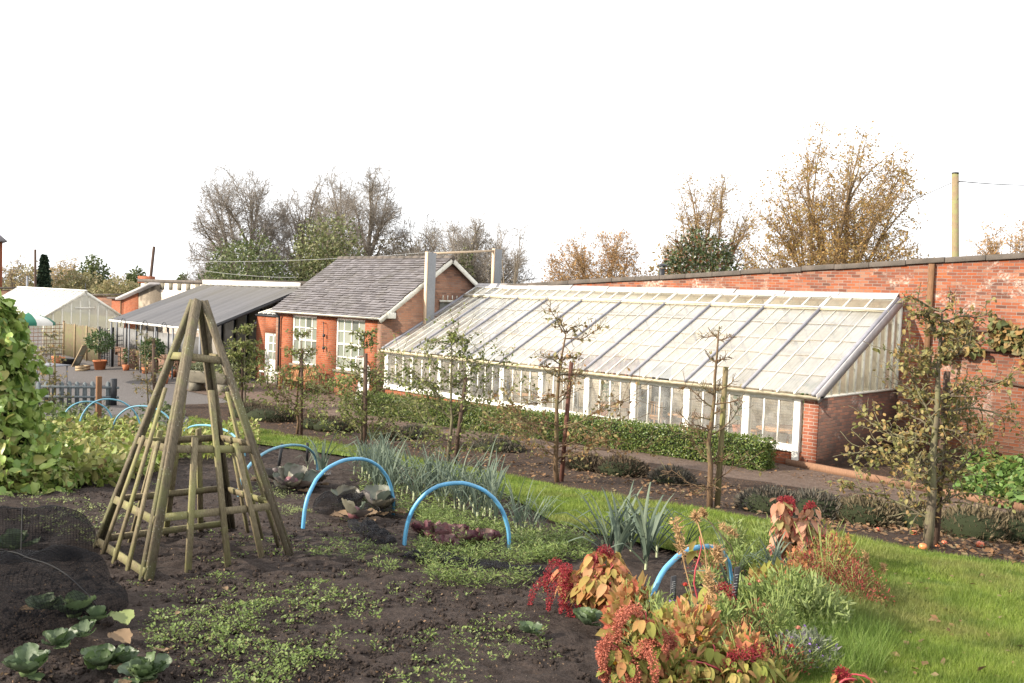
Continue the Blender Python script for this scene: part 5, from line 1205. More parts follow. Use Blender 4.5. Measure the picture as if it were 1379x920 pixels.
def stake(px, py, pxt, pyt, w_, lab, mat='stake_wood'):
    b = P(px, py); d = depth(b); tp = at(pxt, pyt, d); o = MB().tube([b-[0, 0, .1], b*.5+tp*.5, tp], [w_, w_*.95, w_*.9], 8).build('tree_stake', mat, origin=b); tag(o, lab, 'stake', 'stakes beside the espalier trees')
espalier(1, 1248, 740, 412, 1.0, 'large espalier apple tree by the brick wall with fallen apples at its foot', 5200, 'apple_leaf', 9, -.02, .06, .4, [.9, 1., 1.0, .95, .9, .7, .45, .4, .5], rad=.056)
espalier(2, 956, 686, 440, .68, 'almost leafless espalier tree beside a green mossy stake', 40, 'brown_leaf', 7, 0, .075, .35, [.9, .85, .8, .7, .4, .3, .35], 'bark_brown', .042)
espalier(3, 748, 651, 436, 1.42, 'espalier tree with brown leaves and a crown leaning right', 1400, 'brown_leaf', 7, .24, .085, .25, [1, 1., .95, .7, .3, .3, .4], 'bark_brown', .042)
espalier(4, 605, 627, 450, 1.49, 'leafy cone shaped espalier in front of the glasshouse windows', 3900, 'apple_green', 8, 0, .08, .22, [.8, 1.0, 1., .9, .8, .7, .3, .25], rad=.034)
espalier(5, 489, 602, 441, 1.42, 'leafy espalier in front of the right house window', 4200, 'apple_green', 8, 0, .085, .2, [.9, 1.1, 1.1, .9, .55, .3, .25, .2], rad=.034)
espalier(6, 399, 586, 445, 1.26, 'leafy espalier with dark trunk in front of the left house window', 2600, 'apple_green', 8, 0, .085, .45, [.7, 1.0, 1., .7, .4, .3, .35, .3], 'bark_brown', .034)
espalier(7, 330, 556, 443, .75, 'narrow leafy espalier left of the white house door', 3000, 'apple_green', 7, 0, .10, .3, [1, 1, 1, .9, .8, .6, .5], rad=.034)
espalier(8, 202, 548, 446, .6, 'thin yellowing espalier before the canopy posts', 330, 'apple_leaf', 6, -.05, .09, .3, None, rad=.025)
espalier(9, 68, 546, 452, .5, 'small yellowish espalier behind the climbing beans', 520, 'apple_leaf', 6, 0, .10, .2, None, rad=.022)
stake(1260, 738, 1276, 500, .045, 'dark thick stake leaning beside the large apple tree'); stake(966, 686, 978, 494, .045, 'greenish mossy stake beside the leafless espalier', 'stake_green')
stake(756, 650, 770, 488, .04, 'reddish brown stake beside the brown leaved espalier', 'stake_rust'); stake(612, 628, 628, 508, .042, 'dark stake behind the cone shaped espalier', 'stake_wood')
stake(492, 603, 493, 476, .05, 'straight dark stake in front of the right house window'); stake(406, 587, 407, 470, .045, 'dark stake in front of the left house window')
stake(326, 556, 327, 470, .04, 'dark stake left of the white house door'); stake(209, 549, 207, 456, .055, 'tall dark stake before the canopy posts'); stake(75, 546, 74, 470, .03, 'thin green stake behind the climbing beans', 'stake_green')
# apples
def apple(px, py, r_, lab, c):
    b = P(px, py); t = thing('apple', lab, 'apple', b, 'windfall apples under the apple tree'); m = MB(); m.lathe([(0, .25*r_), (.45*r_, .06*r_), (.85*r_, .5*r_), (1.*r_, 1.05*r_), (.8*r_, 1.6*r_), (.4*r_, 1.8*r_), (0, 1.62*r_)], b, 16); m.build('fruit', c, t, smooth=True)
    MB().tube([b+[0, 0, r_*1.62], b+[.01, .0, r_*2.0]], .003, 4).build('stalk', 'bark', t)
M['apple_red'] = plain('apple_red', (.50, .07, .035), .35, .5, 14, col2=(.55, .22, .08), bump=0, spec=.5); M['apple_orange'] = plain('apple_orange', (.60, .24, .08), .35, .4, 14, col2=(.55, .12, .05), bump=0, spec=.5)
for px, py, r_, lab, c in ((1231, 722, .042, 'red windfall apple just left of the trunk foot', 'apple_red'), (1243, 742, .05, 'largest orange windfall apple at the lawn edge below the trunk', 'apple_orange'), (1228, 743, .036, 'small red windfall apple at the lawn edge left of the orange one', 'apple_red'),
    (1247, 712, .035, 'orange windfall apple lying against the trunk', 'apple_orange'), (1272, 735, .036, 'red windfall apple right of the dark stake', 'apple_red'), (1320, 739, .05, 'bright red windfall apple farthest right on bare soil', 'apple_red'), (1183, 717, .036, 'dark red windfall apple farthest left under the tree', 'apple_red'), (1263, 739, .03, 'tiny orange windfall apple at the foot of the stake', 'apple_orange')): apple(px, py, r_, lab, c)
def stuff(o, lab): o['label'] = lab; o['kind'] = 'stuff'; return o
n = 4200; q = sample_px([(345, 572), (480, 596), (620, 624), (800, 660), (960, 686), (1110, 715), (1379, 764), (1379, 715), (1180, 672), (1000, 655), (860, 630), (620, 600), (480, 575), (345, 555)], n)
q[:, 2] += .035+.03*rng.random(n); k = (vnoise(q[:, 0], q[:, 1], 1.3, 9) > .42) | (rng.random(n) < .25); q = q[k]; n = len(q)
stuff(leaves('leaf_litter', LQ, q, rdir(n, 0)*[1, 1, .25], rdir(n, 2.5), .085*(.5+.8*rng.random(n)), 'litter_leaf'), 'fallen brown leaves scattered under the espalier trees')
n = 500; q = sample_px([(500, 570), (1050, 640), (1379, 705), (1379, 690), (1060, 628), (500, 556)], n); q[:, 2] += .03
stuff(leaves('path_leaf_litter', LQ, q, rdir(n, 0)*[1, 1, .2], rdir(n, 3), .08*(.5+.8*rng.random(n)), 'litter_leaf'), 'fallen leaves along the foot of the box hedge')
# ------------------------------------------------------------------ box hedge
M['box_leaf'] = leafmat('box_leaf', [(.045, .08, .018), (.075, .125, .026), (.12, .17, .036), (.19, .21, .05), (.06, .10, .022)], .2, .4, .4)
h0, h1 = np.array([-14.2, -1.75]), np.array([-.66, -.92]); hd = unit(h1-h0); hn = np.array([-hd[1], hd[0]]); HL = np.linalg.norm(h1-h0); hw_, hh_ = .60, .62
HG = thing('box_hedge', 'long low clipped green box hedge in front of the glasshouse', 'hedge', (*((h0+h1)/2), 0))
def hpt(s, a, z): x = h0[0]+hd[0]*s+hn[0]*a; y = h0[1]+hd[1]*s+hn[1]*a; return np.stack([x, y, gz(x, y)+z], -1)
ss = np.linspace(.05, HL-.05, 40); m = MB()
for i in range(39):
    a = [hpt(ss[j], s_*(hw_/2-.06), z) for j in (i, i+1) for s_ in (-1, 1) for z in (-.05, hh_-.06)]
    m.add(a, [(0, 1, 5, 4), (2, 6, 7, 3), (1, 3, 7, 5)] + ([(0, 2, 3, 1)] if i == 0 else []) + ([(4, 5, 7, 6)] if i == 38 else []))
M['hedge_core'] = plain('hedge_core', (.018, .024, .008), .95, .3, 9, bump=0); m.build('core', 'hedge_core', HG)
n = 30000; s = rng.random(n)*HL; f = rng.random(n); a = np.where(f < .45, -hw_/2, np.where(f < .55, hw_/2, (rng.random(n)-.5)*hw_)); z = np.where(f < .55, rng.random(n)*hh_, hh_)
e = f > .965; s = np.where(e, HL, s); a = np.where(e, (rng.random(n)-.5)*hw_, a); z = np.where(e, rng.random(n)*hh_, z)
wob = .05*(vnoise(s, z*2+a*2, 2.2, 4)-.5); p = hpt(s, a, z)+rng.normal(size=(n, 3))*.022
nm = np.where((f < .45)[:, None], np.array([-hn[0], -hn[1], .15]), np.where((f < .55)[:, None], np.array([hn[0], hn[1], .15]), np.array([0, 0, 1.]))); nm = np.where(e[:, None], np.array([hd[0], hd[1], .1]), nm)
p += nm*wob[:, None]
leaves('foliage', LQ, p, nm*.6+rng.normal(size=(n, 3))*.7, nm+rng.normal(size=(n, 3))*.5, .052*(.6+.8*rng.random(n)), 'box_leaf', HG)
# ------------------------------------------------------------------ lavender clumps
M['lavender'] = leafmat('lavender', [(.05, .048, .04), (.085, .08, .066), (.12, .11, .088), (.07, .058, .046), (.14, .115, .085)], .1, .8)
M['brown_lavender'] = leafmat('brown_lavender', [(.05, .038, .028), (.085, .065, .045), (.12, .09, .06), (.07, .06, .04)], .1, .8)
M['dry_lavender'] = leafmat('dry_lavender', [(.09, .07, .042), (.14, .11, .065), (.18, .145, .09), (.085, .078, .045)], .1, .8)
def mound(px, py, wpx, hm, lab, mat='lavender', n=1500, ls=.16, grp='low lavender bushes along the path'):
    n = int(n*1.9); ls *= .72; wpx *= 1.18
    b = P(px, py); d = depth(b); R_ = wpx/2*d/F; t = thing('lavender_bush', lab, 'bush', b, grp); core = MB()
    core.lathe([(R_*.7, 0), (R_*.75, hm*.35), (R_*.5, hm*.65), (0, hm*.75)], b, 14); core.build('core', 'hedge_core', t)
    u = np.abs(rdir(n)*[1, 1, 1]); u = rdir(n); u[:, 2] = np.abs(u[:, 2]); pos = b+u*np.array([R_*.85, R_*.7, hm*.72])*(.75+.25*rng.random((n, 1)))
    leaves('foliage', LN, pos, u+np.array([0, 0, .5])+rng.normal(size=(n, 3))*.35, rdir(n), ls*(.5+.8*rng.random(n)), mat, t)
for a in ((1040, 690, 95, .42, 'grey lavender bush at the end of the box hedge'), (1100, 697, 95, .45, 'grey lavender bush right of the hedge end below the timber edging'), (1165, 706, 90, .45, 'lavender bush left of the large apple tree', 'dry_lavender'),
          (1235, 712, 90, .42, 'brownish lavender bush behind the large apple trunk', 'dry_lavender'), (1315, 724, 110, .5, 'dry brown lavender bush right of the apple trunk', 'dry_lavender'), (1375, 732, 80, .5, 'dry brown lavender bush at the picture edge', 'dry_lavender'),
          (905, 652, 60, .34, 'small dark lavender bush left of the leafless espalier'), (838, 640, 75, .42, 'dark rounded lavender bush between the brown and the leafless espaliers', 'brown_lavender'), (790, 634, 55, .36, 'small lavender bush just right of the brown leaved espalier', 'brown_lavender'),
          (672, 608, 75, .36, 'lavender bush right of the cone shaped espalier'), (560, 590, 60, .38, 'lavender bush left of the cone shaped espalier'), (520, 592, 70, .42, 'dark lavender bush right of the straight dark stake', 'brown_lavender'),
          (452, 580, 70, .46, 'dark lavender bush between the two house window espaliers', 'brown_lavender'), (430, 577, 60, .44, 'dark lavender bush right of the left house window espalier', 'brown_lavender'), (365, 566, 75, .5, 'dark lavender bush left of the left house window espalier', 'brown_lavender'), (338, 562, 60, .5, 'dark lavender bush at the foot of the narrow espalier', 'brown_lavender')): mound(*a)
# timber edging
e0, e1, e2 = P(1060, 627), P(1250, 664), P(1400, 694)
o = MB().bar(e0+[0, 0, .08], e1+[0, 0, .08], .12, .16).bar(e1+[0.01, 0, .078], e2+[0, 0, .08], .118, .157).build('timber_edging', 'edging_wood' if 'edging_wood' in M else 'teak', origin=e1); tag(o, 'long orange brown timber edging along the path by the greenhouse end', 'edging')
# right bed greenery and wall vine
M['cover_leaf'] = leafmat('cover_leaf', [(.05, .10, .02), (.09, .16, .035), (.13, .21, .05), (.10, .17, .05), (.24, .20, .06)], .25, .45)
n = 2600; q = sample_px([(1285, 672), (1300, 640), (1325, 595), (1420, 575), (1420, 700), (1330, 682)], n); q[:, 2] += .08+.30*rng.random(n)
stuff(leaves('leafy_ground_cover', LO, q, rdir(n, .0), rdir(n, 1.6), .17*(.5+.7*rng.random(n)), 'cover_leaf'), 'dense green leafy ground cover between the timber edging and brick wall')
VN = thing('climbing_vine', 'yellowing vine trained along the brick wall right of the apple tree', 'vine', (4, 4.1, 0))
m = MB(); vp = []
for (a, b) in (((2.0, 2.05), (5.5, 1.55)), ((1.2, 3.15), (5.6, 3.05)), ((1.4, 2.75), (5.4, 2.5)), ((4.4, 1.75), (4.7, .1)), ((3.2, 1.9), (2.4, 3.2))):
    k = 10; t = np.linspace(0, 1, k); pts = np.stack([a[0]+(b[0]-a[0])*t, 4.10+0*t, a[1]+(b[1]-a[1])*t+rng.normal(size=k)*.03], 1); m.tube(pts, .03*(1.1-.5*t), 6); vp.append(pts)
m.build('stem', 'stake_wood', VN)
n = 1500; c = rng.random((n, 2)); px_ = np.stack([1.1+4.6*c[:, 0], 3.98+.1*rng.random(n)-.12*rng.random(n), 2.35+.9*c[:, 1]**.8+.25*np.sin(c[:, 0]*9)], 1)
k = vnoise(px_[:, 0], px_[:, 2], 1.6, 7) > .40; px_ = px_[k]; n = len(px_)
M['vine_leaf'] = leafmat('vine_leaf', [(.06, .075, .03), (.11, .12, .04), (.18, .13, .05), (.24, .14, .05), (.085, .085, .035)], .15)
leaves('foliage', LH, px_, rdir(n, -.6), np.array([-.2, -1, .4])+rng.normal(size=(n, 3))*.45, .145*(.6+.6*rng.random(n)), 'vine_leaf', VN)
# ------------------------------------------------------------------ climbing beans and left beds
M['green_shoot'] = plain('green_shoot', (.18, .25, .06), .6, .3, 10, bump=0)
def droop0(p, d, L_, n=7, g=.22):
    p = np.array(p, float); d = unit(np.array(d, float)); out = [p]
    for i in range(n): d = unit(d+np.array([0, 0, -g])+rng.normal(size=3)*.12); p = p+d*L_/n; out.append(p)
    return np.array(out)
M['bean_leaf'] = leafmat('bean_leaf', [(.11, .19, .04), (.19, .29, .06), (.26, .36, .08), (.34, .42, .12), (.15, .25, .05), (.36, .34, .11), (.08, .14, .03)], .3, .4, .4)
bb = P(-12, 652); hB = Hgt(bb, 405); BP = thing('climbing_beans', 'tall mound of climbing bean plants with broad yellow green leaves at left edge', 'bean plants', bb); dB = depth(bb)
rB = 98*dB/F; n = 6200; hh = rng.random(n)**1.15; a = rng.random(n)*2*np.pi; prof = np.interp(hh, [0, .15, .3, .5, .75, .9, 1], [1.15, .86, .68, .52, .34, .22, .06])
rr = rB*prof*(.80+.22*rng.random(n))*(.70+.50*vnoise(a*2.2, hh*5, 1., 3))+.05*rng.normal(size=n); pos = bb+np.stack([rr*np.cos(a), rr*np.sin(a), .05+hh*hB], 1); outw = np.stack([np.cos(a), np.sin(a), .7+0*a], 1)
leaves('foliage', LH, pos, np.stack([np.cos(a)*.5, np.sin(a)*.5, -.9+0*a], 1)+rng.normal(size=(n, 3))*.8, outw+rng.normal(size=(n, 3))*.9, .12*(.28+1.1*rng.random(n)**1.3), 'bean_leaf', BP, True)
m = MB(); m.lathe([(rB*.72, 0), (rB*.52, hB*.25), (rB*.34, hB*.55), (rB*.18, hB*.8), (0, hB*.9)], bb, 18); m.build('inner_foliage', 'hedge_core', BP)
m = MB()
for k in range(6): an = k*math.pi/3; m.tube([bb+[rB*.8*math.cos(an), rB*.8*math.sin(an), 0], bb+[0, 0, hB*1.0]], .012, 5)
m.build('canes', 'stake_green', BP)
m = MB(); sp_ = []
for k in range(26):
    an = rng.random()*6.28; h0_ = hB*rng.random()**.8; r0_ = rB*float(np.interp(h0_/hB, [0, .3, .75, 1], [.95, .66, .34, .08])); p0_ = bb+np.array([r0_*math.cos(an), r0_*math.sin(an), h0_]); c_ = droop0(p0_, (math.cos(an), math.sin(an), .8*rng.random()), .25+.3*rng.random()); m.tube(c_, .004, 4); sp_.append(c_[2:])
m.build('shoot_vines', 'green_shoot', BP); sp_ = np.concatenate(sp_); n = len(sp_)*2; sp_ = np.repeat(sp_, 2, 0)
leaves('shoot_foliage', LH, sp_, rdir(n, -.4), rdir(n, .5), .10*(.4+.8*rng.random(n)), 'bean_leaf', BP, True)
M['bed_leaf'] = leafmat('bed_leaf', [(.12, .17, .035), (.19, .24, .05), (.26, .29, .08), (.30, .28, .10), (.15, .19, .06), (.20, .13, .06)], .3, .5)
n = 9500; q = sample_px([(-40, 612), (60, 585), (120, 572), (200, 580), (262, 608), (215, 640), (160, 654), (60, 662), (-40, 668)], n); q[:, 2] += .05+.40*rng.random(n)*(.4+.6*vnoise(q[:, 0], q[:, 1], 1.2, 3)); k = vnoise(q[:, 0], q[:, 1], 2.5, 8) > .2; q = q[k]; n = len(q)
stuff(leaves('low_bed_foliage', LO, q, rdir(n, .3), rdir(n, 1.2), .13*(.5+.8*rng.random(n)), 'bed_leaf'), 'pale yellow green vegetable foliage covering the left bed')
n = 2600; q = sample_px([(225, 600), (250, 585), (345, 582), (350, 602), (300, 625), (240, 625)], n); q[:, 2] += .05+.55*rng.random(n)*(.3+.7*vnoise(q[:, 0], q[:, 1], 1.5, 6))
stuff(leaves('low_bed_foliage', LQ, q, rdir(n, .3), rdir(n, 1.), .11*(.5+.8*rng.random(n)), 'bed_leaf'), 'light green leafy crop behind the obelisk')
n = 3200; q = sample_px([(60, 592), (240, 592), (250, 560), (200, 552), (70, 552)], n); q[:, 2] += .02+.28*rng.random(n); k = vnoise(q[:, 0], q[:, 1], 1., 12) > .35; q = q[k]; n = len(q)
M['dark_bed_leaf'] = leafmat('dark_bed_leaf', [(.05, .07, .03), (.08, .11, .04), (.12, .14, .05), (.07, .08, .04)], .2)
stuff(leaves('low_bed_foliage', LQ, q, rdir(n, .3), rdir(n, 1.), .12*(.5+.8*rng.random(n)), 'dark_bed_leaf'), 'dull green plants growing under the far left hoops')
# ------------------------------------------------------------------ leeks
M['leek_leaf'] = leafmat('leek_leaf', [(.075, .105, .078), (.105, .14, .10), (.15, .185, .13), (.09, .125, .095), (.24, .24, .12)], .25, .6, .25)
M['leek_shaft'] = plain('leek_shaft', (.42, .46, .28), .5, .3, 6)
def strap(pts, w, wn):
    """folded strap leaf along pts; wn = across direction"""
    pts = np.asarray(pts); k = len(pts); t = unit(np.gradient(pts, axis=0)); side = unit(wn-(t@wn)[:, None]*t); nr = np.cross(t, side); V = []
    for i in range(k): V += [pts[i]-side[i]*w[i]+nr[i]*w[i]*.5, pts[i], pts[i]+side[i]*w[i]+nr[i]*w[i]*.5]
    f = [(i*3+j, i*3+j+1, i*3+j+4, i*3+j+3) for i in range(k-1) for j in range(2)]; return V, f
def make_leek(seed, hgt, wid=.02, nl=8):
    r = np.random.default_rng(seed); t = thing('leek', 'leek', 'leek', (0, 0, 0)); MB().tube([(0, 0, -.03), (0, 0, .06), (0, 0, .13)], [.014, .014, .016], 8, False).build('shaft', 'leek_shaft', t, True)
    m = MB()
    for k in range(nl):
        s_ = 1 if k % 2 else -1; a0 = (.10+.62*r.random())*(1.15-.75*k/nl); L_ = hgt*(.75+.35*r.random()); d = np.array([s_*math.sin(a0), r.normal()*.12, math.cos(a0)]); d = unit(d); p = np.array([s_*.008, 0, .05+.018*k]); pts = [p]; bend = r.random() < .45; bi = r.integers(5, 8)
        for i in range(8):
            d = unit(d+np.array([s_*.05, 0, -.04*i*.5])+r.normal(size=3)*.02)
            if bend and i == bi: d = unit(np.array([d[0]+s_*.5, d[1], -d[2]*.6]))
            p = p+d*L_/8; pts.append(p)
        w_ = wid*np.array([.8, 1, 1, .95, .85, .7, .55, .35, .05]); V, f = strap(np.array(pts), w_, np.array([0, 1., 0])); m.add(V, f)
    m.build('leaves', 'leek_leaf', t); return t
protos = [make_leek(200+i, h, w, 9) for i, (h, w) in enumerate(((.66, .011), (.76, .012), (.58, .010), (.70, .012), (.54, .010), (.78, .023), (.70, .025)))]
for p in protos: register(p)
used_p = set()
def plant_leek(px, py, which, lab, grp, rz=None, sc=1.):
    o = protos[which]
    if which in used_p: o = copy_tree(protos[which])
    used_p.add(which); b = P(px, py); o.location = b; o.rotation_euler = (rng.normal()*.06, rng.normal()*.06, rng.random()*6.28 if rz is None else rz); o.scale = (sc, sc, sc); tag(o, lab, 'leek', grp)
LB = 'leek with grey green strap leaves in the dense leek clump beside the lawn'
for k in range(54):
    f = rng.random(); px = 500+165*f+rng.normal()*5; py = 655+38*f*1.0+rng.normal()*9; plant_leek(px, py, int(rng.integers(0, 5)), LB, 'dense clump of leeks beside the lawn', None, .85+.3*rng.random())
for k in range(14): plant_leek(508+rng.normal()*22, 645+rng.normal()*7, int(rng.integers(0, 5)), LB, 'dense clump of leeks beside the lawn', None, 1.0+.2*rng.random())
for px, py in ((696, 716), (708, 712), (716, 720), (728, 716), (704, 722)): plant_leek(px, py, int(rng.integers(0, 5)), 'leek in the small clump standing right of the bright blue middle hoop', 'small leek clump right of the middle hoop', None, .78)
for px, py in ((812, 742), (832, 756), (850, 745), (868, 752), (885, 748), (838, 738), (870, 765), (822, 752)): plant_leek(px, py, int(rng.integers(5, 7)), 'broad leaved blue green leek behind the left amaranth', 'broad leeks behind the left amaranth', None, .86)
for px, py in ((1036, 784), (1050, 780), (1062, 790), (1046, 792)): plant_leek(px, py, int(rng.integers(5, 7)), 'blue green leek among the feathery plants right of the flower hoop', 'leeks right of the flower hoop', None, .55)
for px, py in ((984, 812), (925, 748)): plant_leek(px, py, int(rng.integers(5, 7)), 'single broad leek leaning at the right foot of the flower hoop' if px > 950 else 'lone leek behind the top of the flower hoop', 'single leeks by the flower hoop', .4, .72)
for k, (px, py) in enumerate(((438, 640), (425, 625), (415, 632))): plant_leek(px, py, k, 'thin leek behind the red cabbages at the lawn edge', 'thin leeks behind the red cabbages', None, .62)
# ------------------------------------------------------------------ cabbages
M['savoy_leaf'] = leafmat('savoy_leaf', [(.045, .075, .028), (.07, .11, .04), (.10, .145, .06), (.085, .12, .07), (.13, .17, .10)], .2, .45, .4, True)
M['redcab_leaf'] = leafmat('redcab_leaf', [(.08, .10, .075), (.13, .14, .10), (.10, .065, .075), (.18, .17, .12), (.14, .12, .12)], .15, .5, .4, True)
M['redcab_head'] = plain('redcab_head', (.13, .045, .065), .4, .4, 12, col2=(.20, .10, .09))
M['savoy_head'] = plain('savoy_head', (.16, .22, .09), .5, .4, 12, col2=(.09, .14, .05))
M['dead_leaf'] = leafmat('dead_leaf', [(.14, .095, .06), (.20, .14, .085), (.17, .10, .055)], .15, .8)
def cabbage(px, py, R_, lab, leaf, head, n=13, seed=0, dead=0, cat='cabbage'):
    r = np.random.default_rng(900+seed); b = P(px, py); t = thing(cat.replace(' ', '_'), lab, cat, b); hr = R_*.33
    if head: MB().lathe([(0, hr*.1), (hr*.8, hr*.4), (hr, hr*1.0), (hr*.75, hr*1.6), (0, hr*1.95)], b+[0, 0, .02], 16).build('head', head, t, smooth=True)
    a = np.arange(n)*2.4+r.random(n)*.5; el = .20+.85*np.arange(n)/n+r.normal(size=n)*.22; fw = np.stack([np.cos(a)*np.cos(el), np.sin(a)*np.cos(el), np.sin(el)], 1); up = np.stack([-np.cos(a)*np.sin(el), -np.sin(a)*np.sin(el), np.cos(el)], 1)
    pos = b+np.stack([np.cos(a), np.sin(a), 0*a], 1)*hr*.4+[0, 0, .05]
    leaves('leaves', LC, pos, fw, up+r.normal(size=(n, 3))*.25, R_*(1.05-.35*np.arange(n)/n)*(.6+.7*r.random(n)), leaf, t, True)
    if dead:
        a = r.random(dead)*6.28; leaves('dead_leaves', LC, b+np.stack([np.cos(a), np.sin(a), 0*a], 1)*R_*.5+[0, 0, .05], np.stack([np.cos(a), np.sin(a), -.1+0*a], 1), np.tile([0, 0, 1.], (dead, 1)), R_*.8*(.7+.4*r.random(dead)), 'dead_leaf', t)
cabbage(192, 925, .115, 'crinkled green savoy cabbage at the bottom edge outside the net', 'savoy_leaf', 'savoy_head', 26, 1, 2); cabbage(138, 908, .11, 'green savoy cabbage half under the black net edge', 'savoy_leaf', 'savoy_head', 24, 2, 2)
cabbage(100, 838, .15, 'green cabbage veiled by the black net in its middle', 'savoy_leaf', 'savoy_head', 13, 3); cabbage(38, 918, .14, 'dark green cabbage under the net in the bottom left corner', 'savoy_leaf', 'savoy_head', 13, 4); cabbage(20, 745, .17, 'cabbage veiled by the rear black net', 'savoy_leaf', 'savoy_head', 12, 5)
for k, (px, py, s) in enumerate(((112, 868, .10), (75, 880, .11), (165, 905, .10), (210, 918, .10), (60, 830, .12), (130, 845, .10))): cabbage(px, py, s, ('small loose cabbage plant under the net just above the savoys', 'small loose cabbage plant deep under the left side of the net', 'ragged young cabbage between the two savoys', 'outermost young cabbage at the bottom edge right of the savoys', 'young cabbage veiled by the highest part of the net', 'young cabbage at the right end of the net')[k], 'savoy_leaf', None, 9, 30+k, 1)
cabbage(393, 662, .34, 'red cabbage with broad grey leaves under the dull hoop', 'redcab_leaf', 'redcab_head', 13, 6, 4); cabbage(418, 655, .30, 'grey leaved red cabbage touching the dull hoop foot', 'redcab_leaf', 'redcab_head', 12, 7, 2); cabbage(372, 650, .30, 'grey leaved red cabbage just right of the obelisk', 'redcab_leaf', None, 11, 8, 2)
cabbage(466, 684, .24, 'small dome of a red cabbage within the netted hoop', 'redcab_leaf', 'savoy_head', 12, 9); cabbage(478, 703, .26, 'purple brown red cabbage head by the netting', 'redcab_leaf', 'redcab_head', 5, 10, 5); cabbage(510, 692, .30, 'grey leaved red cabbage at the right foot of the netted hoop', 'redcab_leaf', None, 9, 11, 3)
M['salad_leaf'] = leafmat('salad_leaf', [(.09, .035, .045), (.13, .055, .06), (.16, .08, .08), (.08, .06, .04)], .2, .45)
for k, (px, py) in enumerate(((575, 722), (592, 732), (612, 725), (632, 738), (655, 736), (600, 742))):
    b = P(px, py); n = 16; a = rng.random(n)*6.28; fw = np.stack([np.cos(a), np.sin(a), .35+.5*rng.random(n)], 1); o = leaves('purple_salad', LC, b+[0, 0, .01]+fw*.02, fw, np.array([0, 0, 1.])+rng.normal(size=(n, 3))*.3, .17*(.6+.6*rng.random(n)), 'salad_leaf', None, True, origin=b)
    tag(o, 'low purple leaved salad plant under the bright blue middle hoop', 'salad', 'purple salad plants under the middle hoop')
# ------------------------------------------------------------------ nets
def tunnel(name, lab, c, axis, L_, hw, hh, mat, seed, cat='net', lean=0., wr=.05):
    r = np.random.default_rng(seed); c = np.asarray(c, float); axis = unit(np.array([axis[0], axis[1], 0])); sd_ = np.array([-axis[1], axis[0], 0]); nu, nv = 70, 40; u = np.linspace(-1, 1, nu)[:, None]; a = np.linspace(0, math.pi, nv)[None]
    end = np.sqrt(np.clip(1-np.clip((np.abs(u)-.70)/.30, 0, 1)**2, 0, 1)); ww = hw*(.25+.75*end); hg = hh*end*(1+.06*np.sin(u*9))
    w_ = wr*(vnoise(u*4+0*a, a*2+0*u, 1.2, seed)-.5)+wr*.15*(vnoise(u*9+0*a, a*4+0*u, 1.7, seed+1)-.5)
    X = c[0]+axis[0]*u*L_/2+sd_[0]*np.cos(a)*(ww+w_); Y = c[1]+axis[1]*u*L_/2+sd_[1]*np.cos(a)*(ww+w_); Z = gz(X, Y)+np.sin(a)*(hg+w_)+.012
    V = np.stack([X, Y, Z], -1).reshape(-1, 3); i, j = np.meshgrid(np.arange(nu-1), np.arange(nv-1), indexing='ij'); k = (i*nv+j).ravel()
    o = np_mesh(name, V, [np.stack([k, k+1, k+nv+1, k+nv], 1)], mat, None, True, False, c)
    uvl = o.data.uv_layers.new(name='UVMap'); li = np.zeros(len(o.data.loops), np.int32); o.data.loops.foreach_get('vertex_index', li); U = np.stack([np.broadcast_to(u*L_/2, X.shape), np.broadcast_to(a*(hw+hh)/2, X.shape)], -1).reshape(-1, 2); uvl.data.foreach_set('uv', U[li].astype(np.float32).ravel())
    if mat == 'black_net':
        sm = MB(); G3 = V.reshape(nu, nv, 3)+[0, 0, .006]
        sm.tube(G3[3:-3, nv//2-4], .004, 5); sm.tube(G3[int(nu*.72), 2:-2], .0035, 5)
        s_ = sm.build('seam', 'pale_seam', o)
    return tag(o, lab, cat)
M['pale_seam'] = plain('pale_seam', (.03, .03, .03), .8, .4, 20, bump=0)
c = P(-45, 845); e = P(75, 812); tunnel('crop_net', 'black mesh crop net humped over cabbages in the bottom left corner', c, e-c, 2.0, .55, .36, 'black_net', 5, wr=.11)
c2 = P(-60, 748); tunnel('crop_net', 'second black mesh crop net behind the larger one', c2, P(60, 744)-c2, 2.2, .45, .36, 'black_net', 6, wr=.14)
c = P(500, 722); tunnel('bunched_netting', 'dark bunched netting slumped from the netted hoop to the bright hoop', c, P(545, 745)-P(490, 705), 1.1, .14, .09, 'dense_net', 7, wr=.13)
c = P(640, 765); tunnel('bunched_netting', 'black netting lying flat along the soil below the bright hoop', c, P(745, 778)-P(550, 752), 1.45, .10, .06, 'dense_net', 8, wr=.08)
c = P(478, 690); tunnel('draped_netting', 'fine black net draped over the cabbages within the netted hoop', c, P(530, 690)-P(440, 690), 1.0, .34, .20, 'black_net', 9, wr=.14)
# ------------------------------------------------------------------ plant labels
def label_board(px, py, pyt, w_, lab, lean=0., txt=True):
    b = P(px, py); h = Hgt(b, pyt); t = thing('plant_label', lab, 'plant label', b); d = unit(right*.75+away*.5); nrm = np.array([d[1], -d[0], 0]); tp = b+[0, 0, h]+d*lean
    MB().bar(b-[0, 0, .08], tp, w_, .012, nrm).build('board', 'black_plastic', t)
    if txt:
        m = MB(); r = np.random.default_rng(int(px))
        for k in range(14):
            q = b+(tp-b)*(.3+.045*k)+nrm*.0075*np.sign(nrm@(C-b)); L_ = w_*(.15+.3*r.random()); m.bar(q-d*L_, q+d*L_*.6, .004, .0012, nrm)
        m.build('lettering', 'label_ink', t)
M['label_ink'] = plain('label_ink', (.55, .55, .55), .8, .1, 9, bump=0)
label_board(905, 838, 776, .05, 'black upright plant label with pale lettering inside the flower hoop'); label_board(983, 850, 765, .05, 'black plant label leaning at the right foot of the flower hoop', .05)
